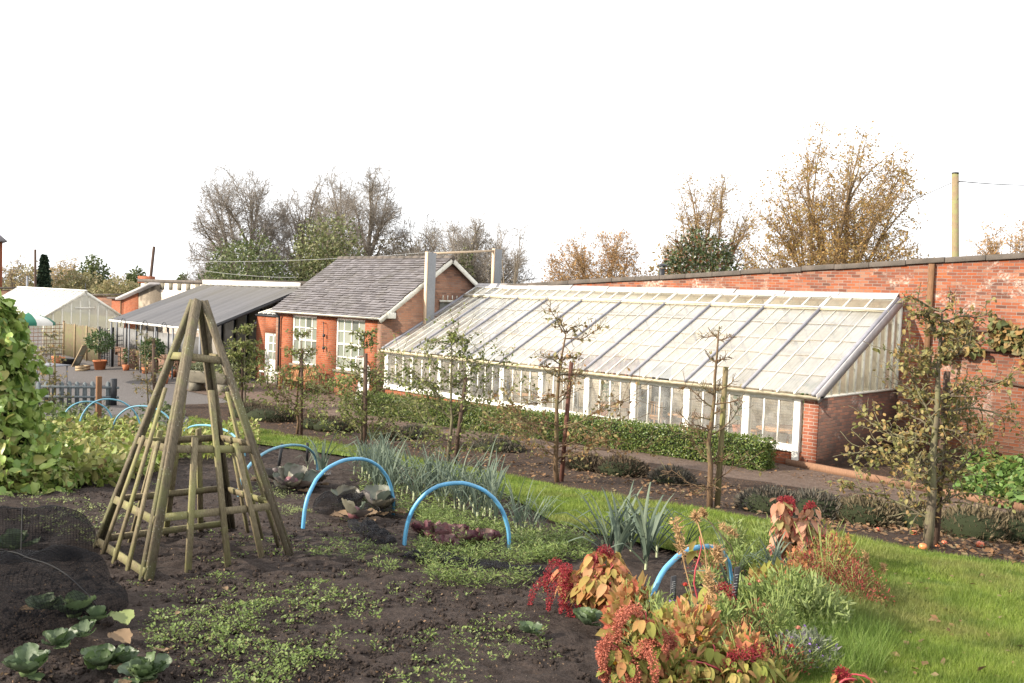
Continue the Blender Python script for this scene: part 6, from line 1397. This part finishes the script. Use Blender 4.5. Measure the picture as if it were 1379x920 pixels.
label_board(373, 640, 598, .05, 'black blank plant label behind the dull hoop', .08, False); label_board(414, 622, 596, .05, 'short black plant label at the lawn edge', 0, False)
# ------------------------------------------------------------------ amaranth and other flowers
M['amar_leaf'] = leafmat('amar_leaf', [(.44, .20, .08), (.48, .27, .13), (.36, .29, .10), (.27, .25, .07), (.44, .12, .07), (.46, .30, .15), (.40, .10, .08)], .4, .75, .15, True)
M['amar_green'] = leafmat('amar_green', [(.22, .25, .055), (.32, .29, .08), (.18, .22, .05), (.42, .30, .11), (.38, .20, .085), (.40, .13, .08)], .4, .75, .15, True)
M['amar_peach'] = leafmat('amar_peach', [(.46, .24, .15), (.50, .30, .20), (.40, .17, .11), (.32, .30, .12), (.44, .12, .10)], .35, .6)
M['crimson'] = leafmat('crimson', [(.16, .014, .022), (.24, .022, .03), (.31, .045, .045)], .2, .7); M['salmon'] = leafmat('salmon', [(.38, .11, .07), (.46, .17, .11), (.40, .13, .085), (.33, .085, .055)], .2, .7)
M['red_stem'] = plain('red_stem', (.38, .06, .07), .5, .3, 10, bump=0); M['green_stem'] = plain('green_stem', (.20, .25, .07), .6, .3, 10, bump=0); M['tan_stem'] = plain('tan_stem', (.38, .24, .12), .8, .3, 10, bump=0)
def tassel(path, rad, n, mat, parent, gs=.016):
    path = np.asarray(path, float); k = len(path); s = rng.random(n)*(k-1); i = np.minimum(s.astype(int), k-2); f = (s-i)[:, None]; p = path[i]*(1-f)+path[i+1]*f; rd = np.interp(s/(k-1), [0, .15, .7, 1], [.5, 1, .9, .25])*rad
    u = rdir(n); pos = p+u*(rd*(.6+.4*rng.random(n))*(1+.3*np.sin(s*9)))[:, None]; leaves('flower_tassel', LQ, pos, u+np.array([0, 0, -.4]), rdir(n), gs*(.7+.6*rng.random(n)), mat, parent)
def droop(p, d, L_, n=9, g=.42):
    p = np.array(p, float); d = unit(np.array(d, float)); out = [p]
    for i in range(n): d = unit(d+np.array([0, 0, -g])+rng.normal(size=3)*.06); p = p+d*L_/n; out.append(p)
    return np.array(out)
def amaranth(px, py, lab, stems, leafm, tmat, nl=26, ls=.15, tl=(.18, .34), seed=0):
    """stems: list of (px,py) of the stem tops in the photo, at about the base depth"""
    b = P(px, py); t = thing('amaranth', lab, 'flower', b); d0 = depth(b); m = MB(); allp = []
    for (sx, sy, nt_, tlen) in stems:
        tp = at(sx, sy, d0+rng.normal()*.12); k = np.linspace(0, 1, 8)[:, None]; pts = b+rng.normal(size=3)*[.05, .05, 0]; pts = pts*(1-k)+tp*k; pts += np.array([0, 0, 1.])*(np.sin(k*math.pi)*.06); pts[:, :2] += (np.sin(k*math.pi*1.5)*rng.normal()*.03)
        m.tube(pts, np.linspace(.009, .004, 8), 6); allp.append(pts)
        for q in range(nt_):
            an = rng.random()*6.28; st = pts[-1]+rng.normal(size=3)*.02-[0, 0, .05*q*rng.random()]; tassel(droop(st, (math.cos(an)*.35, math.sin(an)*.35, .45), tlen*(.7+.5*rng.random())), (.029 if tmat == 'salmon' else .031), 760, tmat, t, .0125)
        n = nl; s = .25+.75*rng.random(n); pos = np.stack([np.interp(s, np.linspace(0, 1, 8), pts[:, i]) for i in range(3)], 1); an = rng.random(n)*6.28; fw = np.stack([np.cos(an), np.sin(an), -.25-.9*rng.random(n)], 1)
        leaves('leaves', LO, pos+np.stack([np.cos(an), np.sin(an), 0*an], 1)*.05, fw, np.stack([np.cos(an)*.6, np.sin(an)*.6, 1+0*an], 1)+rng.normal(size=(n, 3))*.2, ls*(.55+.6*rng.random(n)), leafm, t, True)
    m.build('stems', 'red_stem', t); return t
amaranth(812, 832, 'orange leaved amaranth with hanging crimson tassels on the left of the flower bed', [(762, 768, 6, .42), (790, 745, 2, .2), (825, 742, 0, .2), (850, 768, 0, .2), (795, 775, 0, .2), (845, 800, 0, .2), (772, 788, 4, .30), (810, 760, 0, .2), (830, 785, 0, .2)], 'amar_leaf', 'crimson', 44, .105)
amaranth(868, 935, 'yellow leaved amaranth with salmon pink plumes in the nearest corner of the bed', [(872, 824, 8, .22), (815, 868, 6, .17), (850, 888, 4, .14), (905, 850, 1, .1), (830, 900, 2, .12), (885, 896, 2, .1)], 'amar_green', 'salmon', 50, .085)
amaranth(985, 940, 'low amaranth with a looping crimson strand at the bottom of the bed', [(955, 868, 0, .12), (1010, 882, 1, .26), (1035, 890, 1, .24), (930, 890, 0, .1), (985, 880, 0, .1), (1000, 905, 0, .1)], 'amar_green', 'crimson', 46, .08)
amaranth(1062, 772, 'tall peach coloured amaranth with drooping withered leaves by the lawn', [(1048, 672, 2, .2), (1070, 674, 1, .2), (1095, 680, 1, .15), (1080, 700, 0, .1), (1050, 705, 0, .1), (1110, 710, 0, .1)], 'amar_peach', 'crimson', 44, .12)
amaranth(1148, 945, 'tip of a dark red amaranth poking into the bottom edge', [(1152, 910, 2, .06), (1140, 916, 0, .05)], 'amar_leaf', 'crimson', 7, .08)
amaranth(965, 856, 'arching red stemmed amaranth with dark crimson tassels behind the strawflowers', [(925, 722, 0, .1), (948, 838, 1, .2), (1005, 830, 0, .1), (978, 790, 1, .22)], 'amar_green', 'crimson', 7, .12)
# strawflowers
M['petal_yellow'] = leafmat('petal_yellow', [(.62, .36, .02), (.70, .45, .04), (.60, .28, .02)], .2, .5); M['petal_red'] = leafmat('petal_red', [(.36, .03, .03), (.50, .08, .05), (.30, .02, .04)], .2, .5); M['petal_pink'] = leafmat('petal_pink', [(.55, .20, .14), (.60, .28, .20), (.5, .15, .12)], .2, .5); M['petal_dark'] = leafmat('petal_dark', [(.07, .03, .02), (.12, .05, .03)], .1, .6)
M['straw_leaf'] = leafmat('straw_leaf', [(.13, .18, .06), (.20, .25, .09), (.26, .30, .12), (.17, .22, .08)], .3, .5)
def strawflower(px, py, base, r_, mat, lab, d=None):
    b = P(*base); d = depth(b) if d is None else d; c = at(px, py, d); t = thing('strawflower', lab, 'flower', b); k = np.linspace(0, 1, 6)[:, None]; pts = b*(1-k)+c*k; pts[:, :2] += np.sin(k*math.pi)*.02; MB().tube(pts, .0035, 5).build('stem', 'green_stem', t)
    n = 46; a = np.arange(n)*2.4; el = np.linspace(.05, 1.45, n); fw = np.stack([np.cos(a)*np.cos(el), np.sin(a)*np.cos(el), np.sin(el)], 1); leaves('flower_head', LQ, c+fw*r_*.35, fw+np.array([0, 0, .35]), np.stack([np.cos(a), np.sin(a), 0*a], 1)*-1+[0, 0, .3], r_*(.95-.3*el/1.45), mat, t, True)
    MB().lathe([(0, -.1*r_), (.5*r_, 0), (.62*r_, .35*r_), (.4*r_, .75*r_), (0, .9*r_)], c, 12).build('disc', mat, t, smooth=True)
    n = 16; s = .15+.7*rng.random(n); pos = np.stack([np.interp(s, k[:, 0], pts[:, i]) for i in range(3)], 1); leaves('leaves', LN, pos, rdir(n, .35), rdir(n, .5), .085*(.5+.7*rng.random(n)), 'straw_leaf', t)
for a in ((953, 822, (962, 905), .033, 'petal_yellow', 'topmost yellow strawflower on a pale stem below the hoop'), (960, 832, (964, 905), .02, 'petal_yellow', 'small orange strawflower bud just under the topmost yellow one'), (919, 839, (925, 895), .034, 'petal_yellow', 'round yellow strawflower left of the maroon bloom'),
          (946, 863, (950, 915), .03, 'petal_yellow', 'half open orange strawflower above the dark seed head'), (835, 885, (842, 940), .032, 'petal_yellow', 'bright yellow strawflower at the lower left beside the salmon plumes'), (828, 894, (838, 942), .024, 'petal_yellow', 'smaller yellow strawflower touching the lower left one'),
          (940, 847, (946, 902), .027, 'petal_red', 'maroon strawflower between two yellow ones'), (936, 879, (940, 925), .03, 'petal_dark', 'dark brown strawflower seed head in front'), (923, 789, (932, 850), .024, 'petal_red', 'red strawflower over withered leaves inside the flower hoop'),
          (945, 801, (950, 850), .022, 'petal_red', 'dark red strawflower right of the withered leaves'), (1023, 784, (1034, 850), .02, 'petal_pink', 'brightest pink strawflower right of the flower hoop'), (1010, 788, (1022, 850), .016, 'petal_pink', 'small pale pink strawflower next to the brightest pink one'), (1040, 788, (1042, 848), .014, 'petal_pink', 'tiny pink bud farthest right of the pink row'),
          (1029, 816, (1034, 862), .02, 'petal_pink', 'faded pink strawflower in the feathery leaves'), (1066, 872, (1068, 915), .02, 'petal_red', 'small coral red strawflower near the long grass'), (1075, 847, (1078, 900), .02, 'petal_pink', 'dull pink strawflower left of the grass tuft')): strawflower(*a)
# purple flower, dried stalks, feathery plants
M['purple_petal'] = leafmat('purple_petal', [(.20, .10, .36), (.27, .15, .44), (.16, .08, .28)], .2, .6)
def spiky(name, px, py, wm, hm, lab, leaf, n, ls, cat, petal=None, npet=0, tmpl=LN, up=.7, pls=.02):
    b = P(px, py); t = thing(name, lab, cat, b); m = MB()
    for k in range(16): an = rng.random()*6.28; e = b+np.array([wm*math.cos(an)*rng.random(), wm*math.sin(an)*rng.random(), hm*(.6+.5*rng.random())]); m.tube([b, b*.5+e*.5+[0, 0, .04], e], .003, 4)
    m.build('stems', 'green_stem', t); u = rdir(n); u[:, 2] = np.abs(u[:, 2]); pos = b+u*np.array([wm, wm, hm])*(.25+.75*rng.random((n, 1)))**.6; leaves('foliage', tmpl, pos, u*.6+np.array([0, 0, up*.5])+rng.normal(size=(n, 3))*.5, rdir(n, .6), ls*(.5+.8*rng.random(n)), leaf, t)
    if petal: u = rdir(npet); u[:, 2] = np.abs(u[:, 2])*.5+.5; pos = b+u*np.array([wm*.9, wm*.9, hm])*(.85+.25*rng.random((npet, 1))); leaves('blossoms', LQ, pos, rdir(npet, .4), rdir(npet), pls*(.6+.8*rng.random(npet)), petal, t)
    return t
M['feather_leaf'] = leafmat('feather_leaf', [(.12, .17, .05), (.18, .24, .07), (.25, .30, .10), (.15, .20, .06)], .3, .5); M['sage_leaf'] = leafmat('sage_leaf', [(.14, .16, .11), (.20, .22, .15), (.12, .15, .08), (.17, .15, .17)], .25, .6); M['mist_leaf'] = leafmat('mist_leaf', [(.20, .03, .035), (.28, .06, .05), (.16, .05, .03), (.26, .18, .07), (.15, .16, .05)], .25, .6)
spiky('purple_flower', 907, 850, .10, .20, 'small plant with purple flower spikes inside the flower hoop', 'sage_leaf', 150, .06, 'flower', 'purple_petal', 160, LQ, .7, .022)
for a in (('feathery_bush', 1010, 838, .26, .30, 'feathery green bush right of the flower hoop', 'feather_leaf', 1500, .07, 'bush'), ('feathery_bush', 1060, 850, .30, .46, 'taller feathery green bush left of the red misty plant', 'feather_leaf', 1900, .07, 'bush'), ('feathery_bush', 935, 870, .24, .20, 'low feathery plant below the topmost yellow strawflower', 'feather_leaf', 900, .06, 'bush'),
          ('leafy_bush', 905, 922, .16, .17, 'yellowing leafy plant between the salmon plumes and dark seed head', 'amar_green', 320, .085, 'bush'), ('leafy_bush', 1030, 930, .18, .16, 'yellowing leafy plant at the bottom edge by the crimson strand', 'amar_green', 340, .085, 'bush'), ('leafy_bush', 870, 905, .13, .16, 'orange leafed small plant just behind the salmon plumes', 'amar_leaf', 220, .08, 'bush'), ('leafy_bush', 960, 915, .15, .22, 'narrow leaved green plant in front of the maroon strawflower', 'straw_leaf', 420, .09, 'bush'), ('leafy_bush', 1000, 880, .18, .22, 'mixed reddish green plant left of the coral strawflower', 'mist_leaf', 500, .06, 'bush'),
          ('feathery_bush', 1085, 905, .22, .25, 'greyish sage bush with faint purple at the grass edge', 'sage_leaf', 1000, .06, 'bush', 'purple_petal', 50), ('misty_bush', 1112, 812, .36, .58, 'wispy plant full of tiny dark red seeds beside the lawn', 'mist_leaf', 2800, .04, 'bush'), ('misty_bush', 1152, 822, .30, .38, 'low reddish wispy plant spilling onto the lawn', 'mist_leaf', 1300, .04, 'bush'),
          ('leafy_bush', 1105, 772, .32, .52, 'pale yellow green bush at the foot of the peach amaranth', 'amar_green', 900, .07, 'bush'), ('leafy_bush', 1010, 770, .30, .24, 'green leafy plant behind the right foot of flower hoop', 'feather_leaf', 900, .07, 'bush'), ('leafy_bush', 955, 790, .18, .14, 'small leafy plant in the middle of the flower hoop', 'feather_leaf', 350, .06, 'bush')): spiky(*a)

r7 = np.random.default_rng(77); kinds = (('feathery_bush', 'feather_leaf', 'feathery green plant', .055, LN), ('leafy_bush', 'amar_green', 'yellow green leafy plant', .07, LQ), ('misty_bush', 'mist_leaf', 'reddish wispy plant', .04, LN), ('leafy_bush', 'straw_leaf', 'narrow leaved green plant', .075, LN), ('leafy_bush', 'amar_leaf', 'orange leaved plant', .07, LQ))
FB_ = [(880, 870, 3, 'behind the salmon plumes'), (905, 885, 1, 'below the purple flowers'), (930, 905, 4, 'under the dark seed head'), (975, 868, 0, 'below the right foot of the flower hoop'), (985, 905, 1, 'left of the looping crimson strand'), (1020, 865, 2, 'below the faded pink strawflower'), (1045, 880, 0, 'left of the coral red strawflower'), (1000, 930, 4, 'at the bottom edge in front of the crimson strand'), (1050, 915, 2, 'beside the long grass tuft'), (1040, 820, 1, 'beneath the pink strawflowers'), (1075, 800, 4, 'at the foot of the peach amaranth'), (1030, 750, 0, 'left of the peach amaranth'), (1090, 830, 0, 'in front of the red misty plant'), (1125, 785, 1, 'right of the peach amaranth'), (985, 760, 3, 'behind the flower hoop top'), (960, 775, 2, 'between the hoop and lawn edge'), (850, 860, 4, 'below the orange leaved amaranth'), (1100, 860, 3, 'at the lawn corner of the bed'), (1140, 800, 2, 'nearest the pale flower spikes'), (910, 935, 1, 'bottom edge right of the salmon plumes')]
for (px, py, k, w_) in FB_:
    nm, lf, ds, ls, tm = kinds[k]; spiky(nm, px, py, .15+.12*r7.random(), .20+.30*r7.random(), ds+' '+w_, lf, int(420+300*r7.random()), ls*(.8+.4*r7.random()), 'bush', None, 0, tm)
cabbage(790, 850, .12, 'low green leafy rosette under the crimson tassels', 'savoy_leaf', None, 14, 20, 0, 'leafy plant')
cabbage(712, 862, .08, 'tiny pale green rosette on the open soil', 'savoy_leaf', None, 10, 21, 0, 'weed')
M['seed_head'] = leafmat('seed_head', [(.36, .22, .10), (.44, .29, .15), (.28, .17, .08)], .2, .8)
def stalk(base, pts, lab, heads, grp=None, mat='tan_stem'):
    b = P(*base); d = depth(b); t = thing('dried_stalk', lab, 'dried plant', b); q = [b]+[at(x, y, d) for x, y in pts]; MB().tube(q, .0045, 5).build('stem', mat, t)
    for (x0, y0, x1, y1, w_) in heads:
        n = 240; k = rng.random((n, 1)); pos = at(x0, y0, d)*(1-k)+at(x1, y1, d)*k+rng.normal(size=(n, 3))*w_; leaves('seed_sprays', LN, pos, rdir(n, .5), rdir(n), .035*(.6+.8*rng.random(n)), 'seed_head', t)
stalk((945, 880), [(940, 830), (922, 760), (910, 700)], 'tall dried flower stalk with a long tan seed head above the hoop', [(910, 700, 922, 752, .012)]); stalk((955, 880), [(955, 800), (950, 740), (938, 695)], 'thin dried stalk topped by one dark seed head', [(937, 695, 938, 699, .007)])
stalk((962, 890), [(958, 820), (955, 780)], 'bundle of dried tan stalks standing in the flower hoop', [(950, 770, 962, 800, .022), (955, 800, 960, 850, .016), (966, 738, 968, 755, .012)]); stalk((1000, 790), [(985, 735), (945, 690)], 'thin dark stalk leaning left with brown seed pods', [(944, 688, 950, 695, .008), (972, 708, 992, 722, .014)], mat='stake_wood')
stalk((1135, 775), [(1132, 745)], 'short pale flower spike at the left of lawn edge', [(1132, 743, 1133, 765, .008)]); stalk((1165, 780), [(1166, 746)], 'pale flower spike on the lawn edge', [(1166, 745, 1167, 772, .008)]); stalk((1190, 785), [(1190, 760)], 'rightmost pale flower spike on the lawn edge', [(1190, 760, 1190, 782, .008)])
# ------------------------------------------------------------------ weeds on the soil, fallen leaves, stones
M['weed_leaf'] = leafmat('weed_leaf', [(.09, .135, .03), (.135, .19, .045), (.185, .24, .07), (.11, .16, .05), (.22, .23, .09)], .25, .5); M['pale_weed'] = leafmat('pale_weed', [(.14, .18, .06), (.20, .24, .09), (.25, .27, .11)], .25, .5)
def weeds(name, poly, ncl, per, ls, lab, mat, rad=.05, zh=.02, tmpl=LQ, thr=0., f=1.5, seed=1):
    c = sample_px(poly, ncl)
    if thr: c = c[vnoise(c[:, 0], c[:, 1], f, seed) > thr]
    N = len(c); size = .5+.9*rng.random(N); k = np.repeat(np.arange(N), per); n = len(k); a = rng.random(n)*6.28; r_ = rad*rng.random(n)*size[k]; pos = c[k]+np.stack([r_*np.cos(a), r_*np.sin(a), .018+zh*rng.random(n)*size[k]], 1); fw = np.stack([np.cos(a), np.sin(a), .25+.5*rng.random(n)], 1)
    stuff(leaves(name, tmpl, pos, fw+rng.normal(size=(n, 3))*.3, rdir(n, 1.8), ls*(.5+.8*rng.random(n))*size[k], mat), lab)
weeds('seedling_weeds', [(195, 800), (300, 775), (375, 790), (360, 830), (300, 870), (220, 900), (190, 860)], 480, 9, .020, 'mat of tiny green seedlings on the soil in front of the obelisk', 'weed_leaf', .04, .02, thr=.36, f=2.5)
weeds('seedling_weeds', [(150, 700), (540, 700), (560, 760), (740, 830), (760, 900), (600, 930), (180, 930), (170, 800)], 1300, 7, .020, 'sparse green seedlings dotted over the dark soil', 'weed_leaf', .035, .015, thr=.52, f=1.6, seed=5)
weeds('seedling_weeds', [(0, 665), (220, 650), (140, 740), (0, 700)], 420, 6, .022, 'sparse pale seedlings on the soil left of the obelisk', 'pale_weed', .035, .015, thr=.45, f=1.6, seed=6)
weeds('seedling_weeds', [(300, 860), (420, 780), (520, 760), (520, 830), (380, 930), (260, 930)], 420, 8, .022, 'seedlings trailing over the soil at the bottom middle', 'weed_leaf', .04, .015, thr=.5, f=2.2, seed=15)
weeds('feathery_weeds', [(555, 745), (600, 705), (690, 725), (760, 715), (760, 750), (700, 770), (735, 800), (720, 835), (640, 800), (575, 790)], 620, 26, .038, 'feathery bright green weeds spreading below the bright blue hoop', 'weed_leaf', .08, .09, LN, .30, 2.6, 7)
weeds('feathery_weeds', [(560, 690), (680, 700), (690, 725), (640, 722), (570, 715)], 260, 24, .04, 'feathery green weeds between the bright hoop and leeks', 'weed_leaf', .08, .09, LN, .2, 2, 8)
weeds('feathery_weeds', [(420, 735), (530, 735), (545, 790), (480, 790), (415, 765)], 130, 20, .035, 'clumps of feathery weeds by the bunched netting', 'weed_leaf', .06, .06, LN, .5, 3, 9)
weeds('feathery_weeds', [(690, 720), (790, 720), (800, 760), (700, 760)], 200, 24, .045, 'feathery weeds right of the bright hoop below small leeks', 'weed_leaf', .08, .10, LN, .3, 2, 10)
weeds('feathery_weeds', [(335, 640), (440, 690), (400, 700), (340, 690)], 120, 16, .035, 'weeds under the red cabbages', 'pale_weed', .06, .04, LN, .4, 2, 11)
weeds('feathery_weeds', [(480, 630), (680, 660), (700, 690), (620, 705), (480, 690)], 330, 18, .05, 'low green weeds among the dense leek clump', 'weed_leaf', .08, .10, LN, .25, 2, 12)
weeds('feathery_weeds', [(1000, 800), (1100, 790), (1140, 850), (1060, 900), (920, 900), (900, 850)], 420, 22, .05, 'low green growth filling the flower bed', 'feather_leaf', .09, .10, LN, .2, 2, 13)
for k, (px, py, lab) in enumerate(((172, 852, 'curled yellow green fallen leaf nearest the crop net'), (175, 878, 'folded brown fallen leaf above the bottom edge cabbage'), (222, 885, 'withered pale weed leaf on the bottom left soil'), (306, 804, 'small orange brown fallen leaf among the seedlings'), (236, 838, 'tiny rust fallen leaf left of seedling mat'), (1275, 830, 'single dark green leaf lying on the lawn'))):
    b = P(px, py); s = (.16, .15, .12, .05, .04, .07)[k]; a = rng.random()*6.28; o = leaves('fallen_leaf', LC, np.array([b+[0, 0, .05]]), np.array([[math.cos(a), math.sin(a), .1]]), np.array([[.1, 0, 1.]]), np.array([s]), 'dead_leaf' if k not in (0, 5) else 'pale_weed', None, True, origin=b); tag(o, lab, 'leaf')
OCT = (np.array([(1, 0, 0), (0, 1, 0), (-1, 0, 0), (0, -1, 0), (0, 0, .7), (0, 0, -.6)]), [[(0, 1, 4), (1, 2, 4), (2, 3, 4), (3, 0, 4), (1, 0, 5), (2, 1, 5), (3, 2, 5), (0, 3, 5)]])
n = 9000; q = sample_px([(0, 655), (250, 645), (440, 690), (540, 700), (760, 800), (800, 930), (0, 930)], n); q[:, 2] += .006; q = q[vnoise(q[:, 0], q[:, 1], 2.2, 31) > .3]; n = len(q)
stuff(leaves('soil_clods', OCT, q, rdir(n), rdir(n), np.abs(.006+.012*rng.random(n)**3*2)[:, None]*(.6+.7*rng.random((n, 3))), 'soil'), 'dark crumbly soil clods over the bare bed')
n = 70; q = sample_px([(1100, 760), (1379, 790), (1379, 930), (1080, 930), (1150, 830)], n); q[:, 2] += .085
stuff(leaves('lawn_leaf_litter', LQ, q, rdir(n)*[1, 1, .2], rdir(n, 2.5), .07*(.5+.7*rng.random(n)), 'litter_leaf'), 'few fallen brown leaves on the lawn')
n = 1400; q = sample_px([(0, 660), (250, 650), (540, 700), (760, 800), (780, 930), (0, 930)], n); q[:, 2] += .012; ln = leaves('soil_crumbs', LQ, q, rdir(n), rdir(n, 1.), .016*(.5+1.2*rng.random(n)), 'crumb'if 'crumb' in M else 'dead_leaf'); stuff(ln, 'small stones and straw bits on the dark soil')
# ------------------------------------------------------------------ lawn grass
LT = (np.array([(-.5, 0, 0), (.5, 0, 0), (.0, 1, .12)]), [[(0, 1, 2)]])
lawn_px = [(255, 578), (345, 600), (430, 612), (520, 624), (600, 645), (680, 668), (740, 705), (800, 722), (900, 745), (1020, 775), (1105, 815), (1095, 860), (1050, 920), (1040, 960), (1450, 960), (1450, 781), (1379, 768), (1250, 748), (1110, 722), (960, 692), (800, 667), (680, 642), (600, 627), (480, 604), (335, 577), (255, 563)]
def grass(name, poly, n, h, w_, lab, mat, hvar=.5, lift=.045):
    q = sample_px(poly, n); q[:, 2] += lift-.01; dd = (q-C)@FW; hh = h*(1-hvar/2+hvar*rng.random(n))*(.6+.8*vnoise(q[:, 0], q[:, 1], 1.8, 2)); ww = w_*np.clip(dd/7, .8, 3.0)
    u = rdir(n); u[:, 2] = 1.1+.5*rng.random(n); stuff(leaves(name, LT, q, u, rdir(n), np.stack([ww, hh, hh], 1), mat), lab)
grass('lawn_grass', lawn_px, 170000, .075, .006, 'short bright green mown grass of the lawn', 'grass_blade')
grass('long_grass', [(1040, 925), (1065, 850), (1100, 825), (1150, 830), (1210, 860), (1180, 925)], 5200, .17, .005, 'longer tufty grass at the edge of the flower bed', 'long_grass', .8)
grass('long_grass', [(1120, 800), (1150, 770), (1230, 800), (1230, 850), (1150, 860)], 2600, .12, .005, 'longer grass where the red misty plant meets the lawn', 'long_grass', .8)
# ------------------------------------------------------------------ person in the greenhouse
def person(x, y, z, yaw):
    V = [(0, 0, .50), (0, -.02, .62), (0, -.02, .82), (0, .0, .98), (0, .01, 1.06), (0, .02, 1.14), (0, .02, 1.25),
         (.19, .0, .95), (.25, .03, .72), (.20, .24, .62), (-.19, .0, .95), (-.25, .03, .72), (-.20, .24, .62),
         (.10, .02, .48), (.12, .42, .48), (.12, .44, .08), (.12, .56, .04), (-.10, .02, .48), (-.12, .42, .48), (-.12, .44, .08), (-.12, .56, .04)]
    R_ = [.16, .15, .17, .13, .06, .085, .095, .065, .052, .04, .065, .052, .04, .095, .07, .05, .045, .095, .07, .05, .045]
    E_ = [(0, 1), (1, 2), (2, 3), (3, 4), (4, 5), (5, 6), (3, 7), (7, 8), (8, 9), (3, 10), (10, 11), (11, 12), (0, 13), (13, 14), (14, 15), (15, 16), (0, 17), (17, 18), (18, 19), (19, 20)]
    me = bpy.data.meshes.new('person'); me.from_pydata(V, E_, []); o = bpy.data.objects.new('person', me); COL.objects.link(o); sk = o.modifiers.new('skin', 'SKIN')
    for i, r_ in enumerate(R_): me.skin_vertices[0].data[i].radius = (r_, r_*(.8 if i < 4 else 1))
    me.skin_vertices[0].data[0].use_root = True; s = o.modifiers.new('sub', 'SUBSURF'); s.levels = s.render_levels = 2; me.materials.append(M['dark_coat']); o.location = (x, y, z); o.rotation_euler = (0, 0, yaw); tag(o, 'person in a dark purple coat seated at a table inside the glasshouse', 'person')
    h = MB().lathe([(0, 1.08), (.085, 1.1), (.108, 1.18), (.104, 1.27), (.06, 1.335), (0, 1.35)], (0, -.0, 0), 14).build('hair', 'stake_wood', None, True); h.parent = o
    f = MB().lathe([(0, 1.11), (.06, 1.13), (.075, 1.2), (.06, 1.27), (0, 1.3)], (0, .055, 0), 12).build('face', 'skin', None, True); f.parent = o
M['dark_coat'] = plain('dark_coat', (.055, .045, .065), .9, .3, 8); M['skin'] = plain('skin', (.50, .30, .22), .6, .1, 8)
person(-10.85, 1.0, 0, .3)
chair(-10.85, 1.0, 0, math.pi+.3, 'dark slatted chair under the seated person', 'chairs in the glasshouse', 'stake_wood')
for o in [x for x in bpy.data.objects if x.name.split('.')[0] == 'person']: o.location.z = -.02
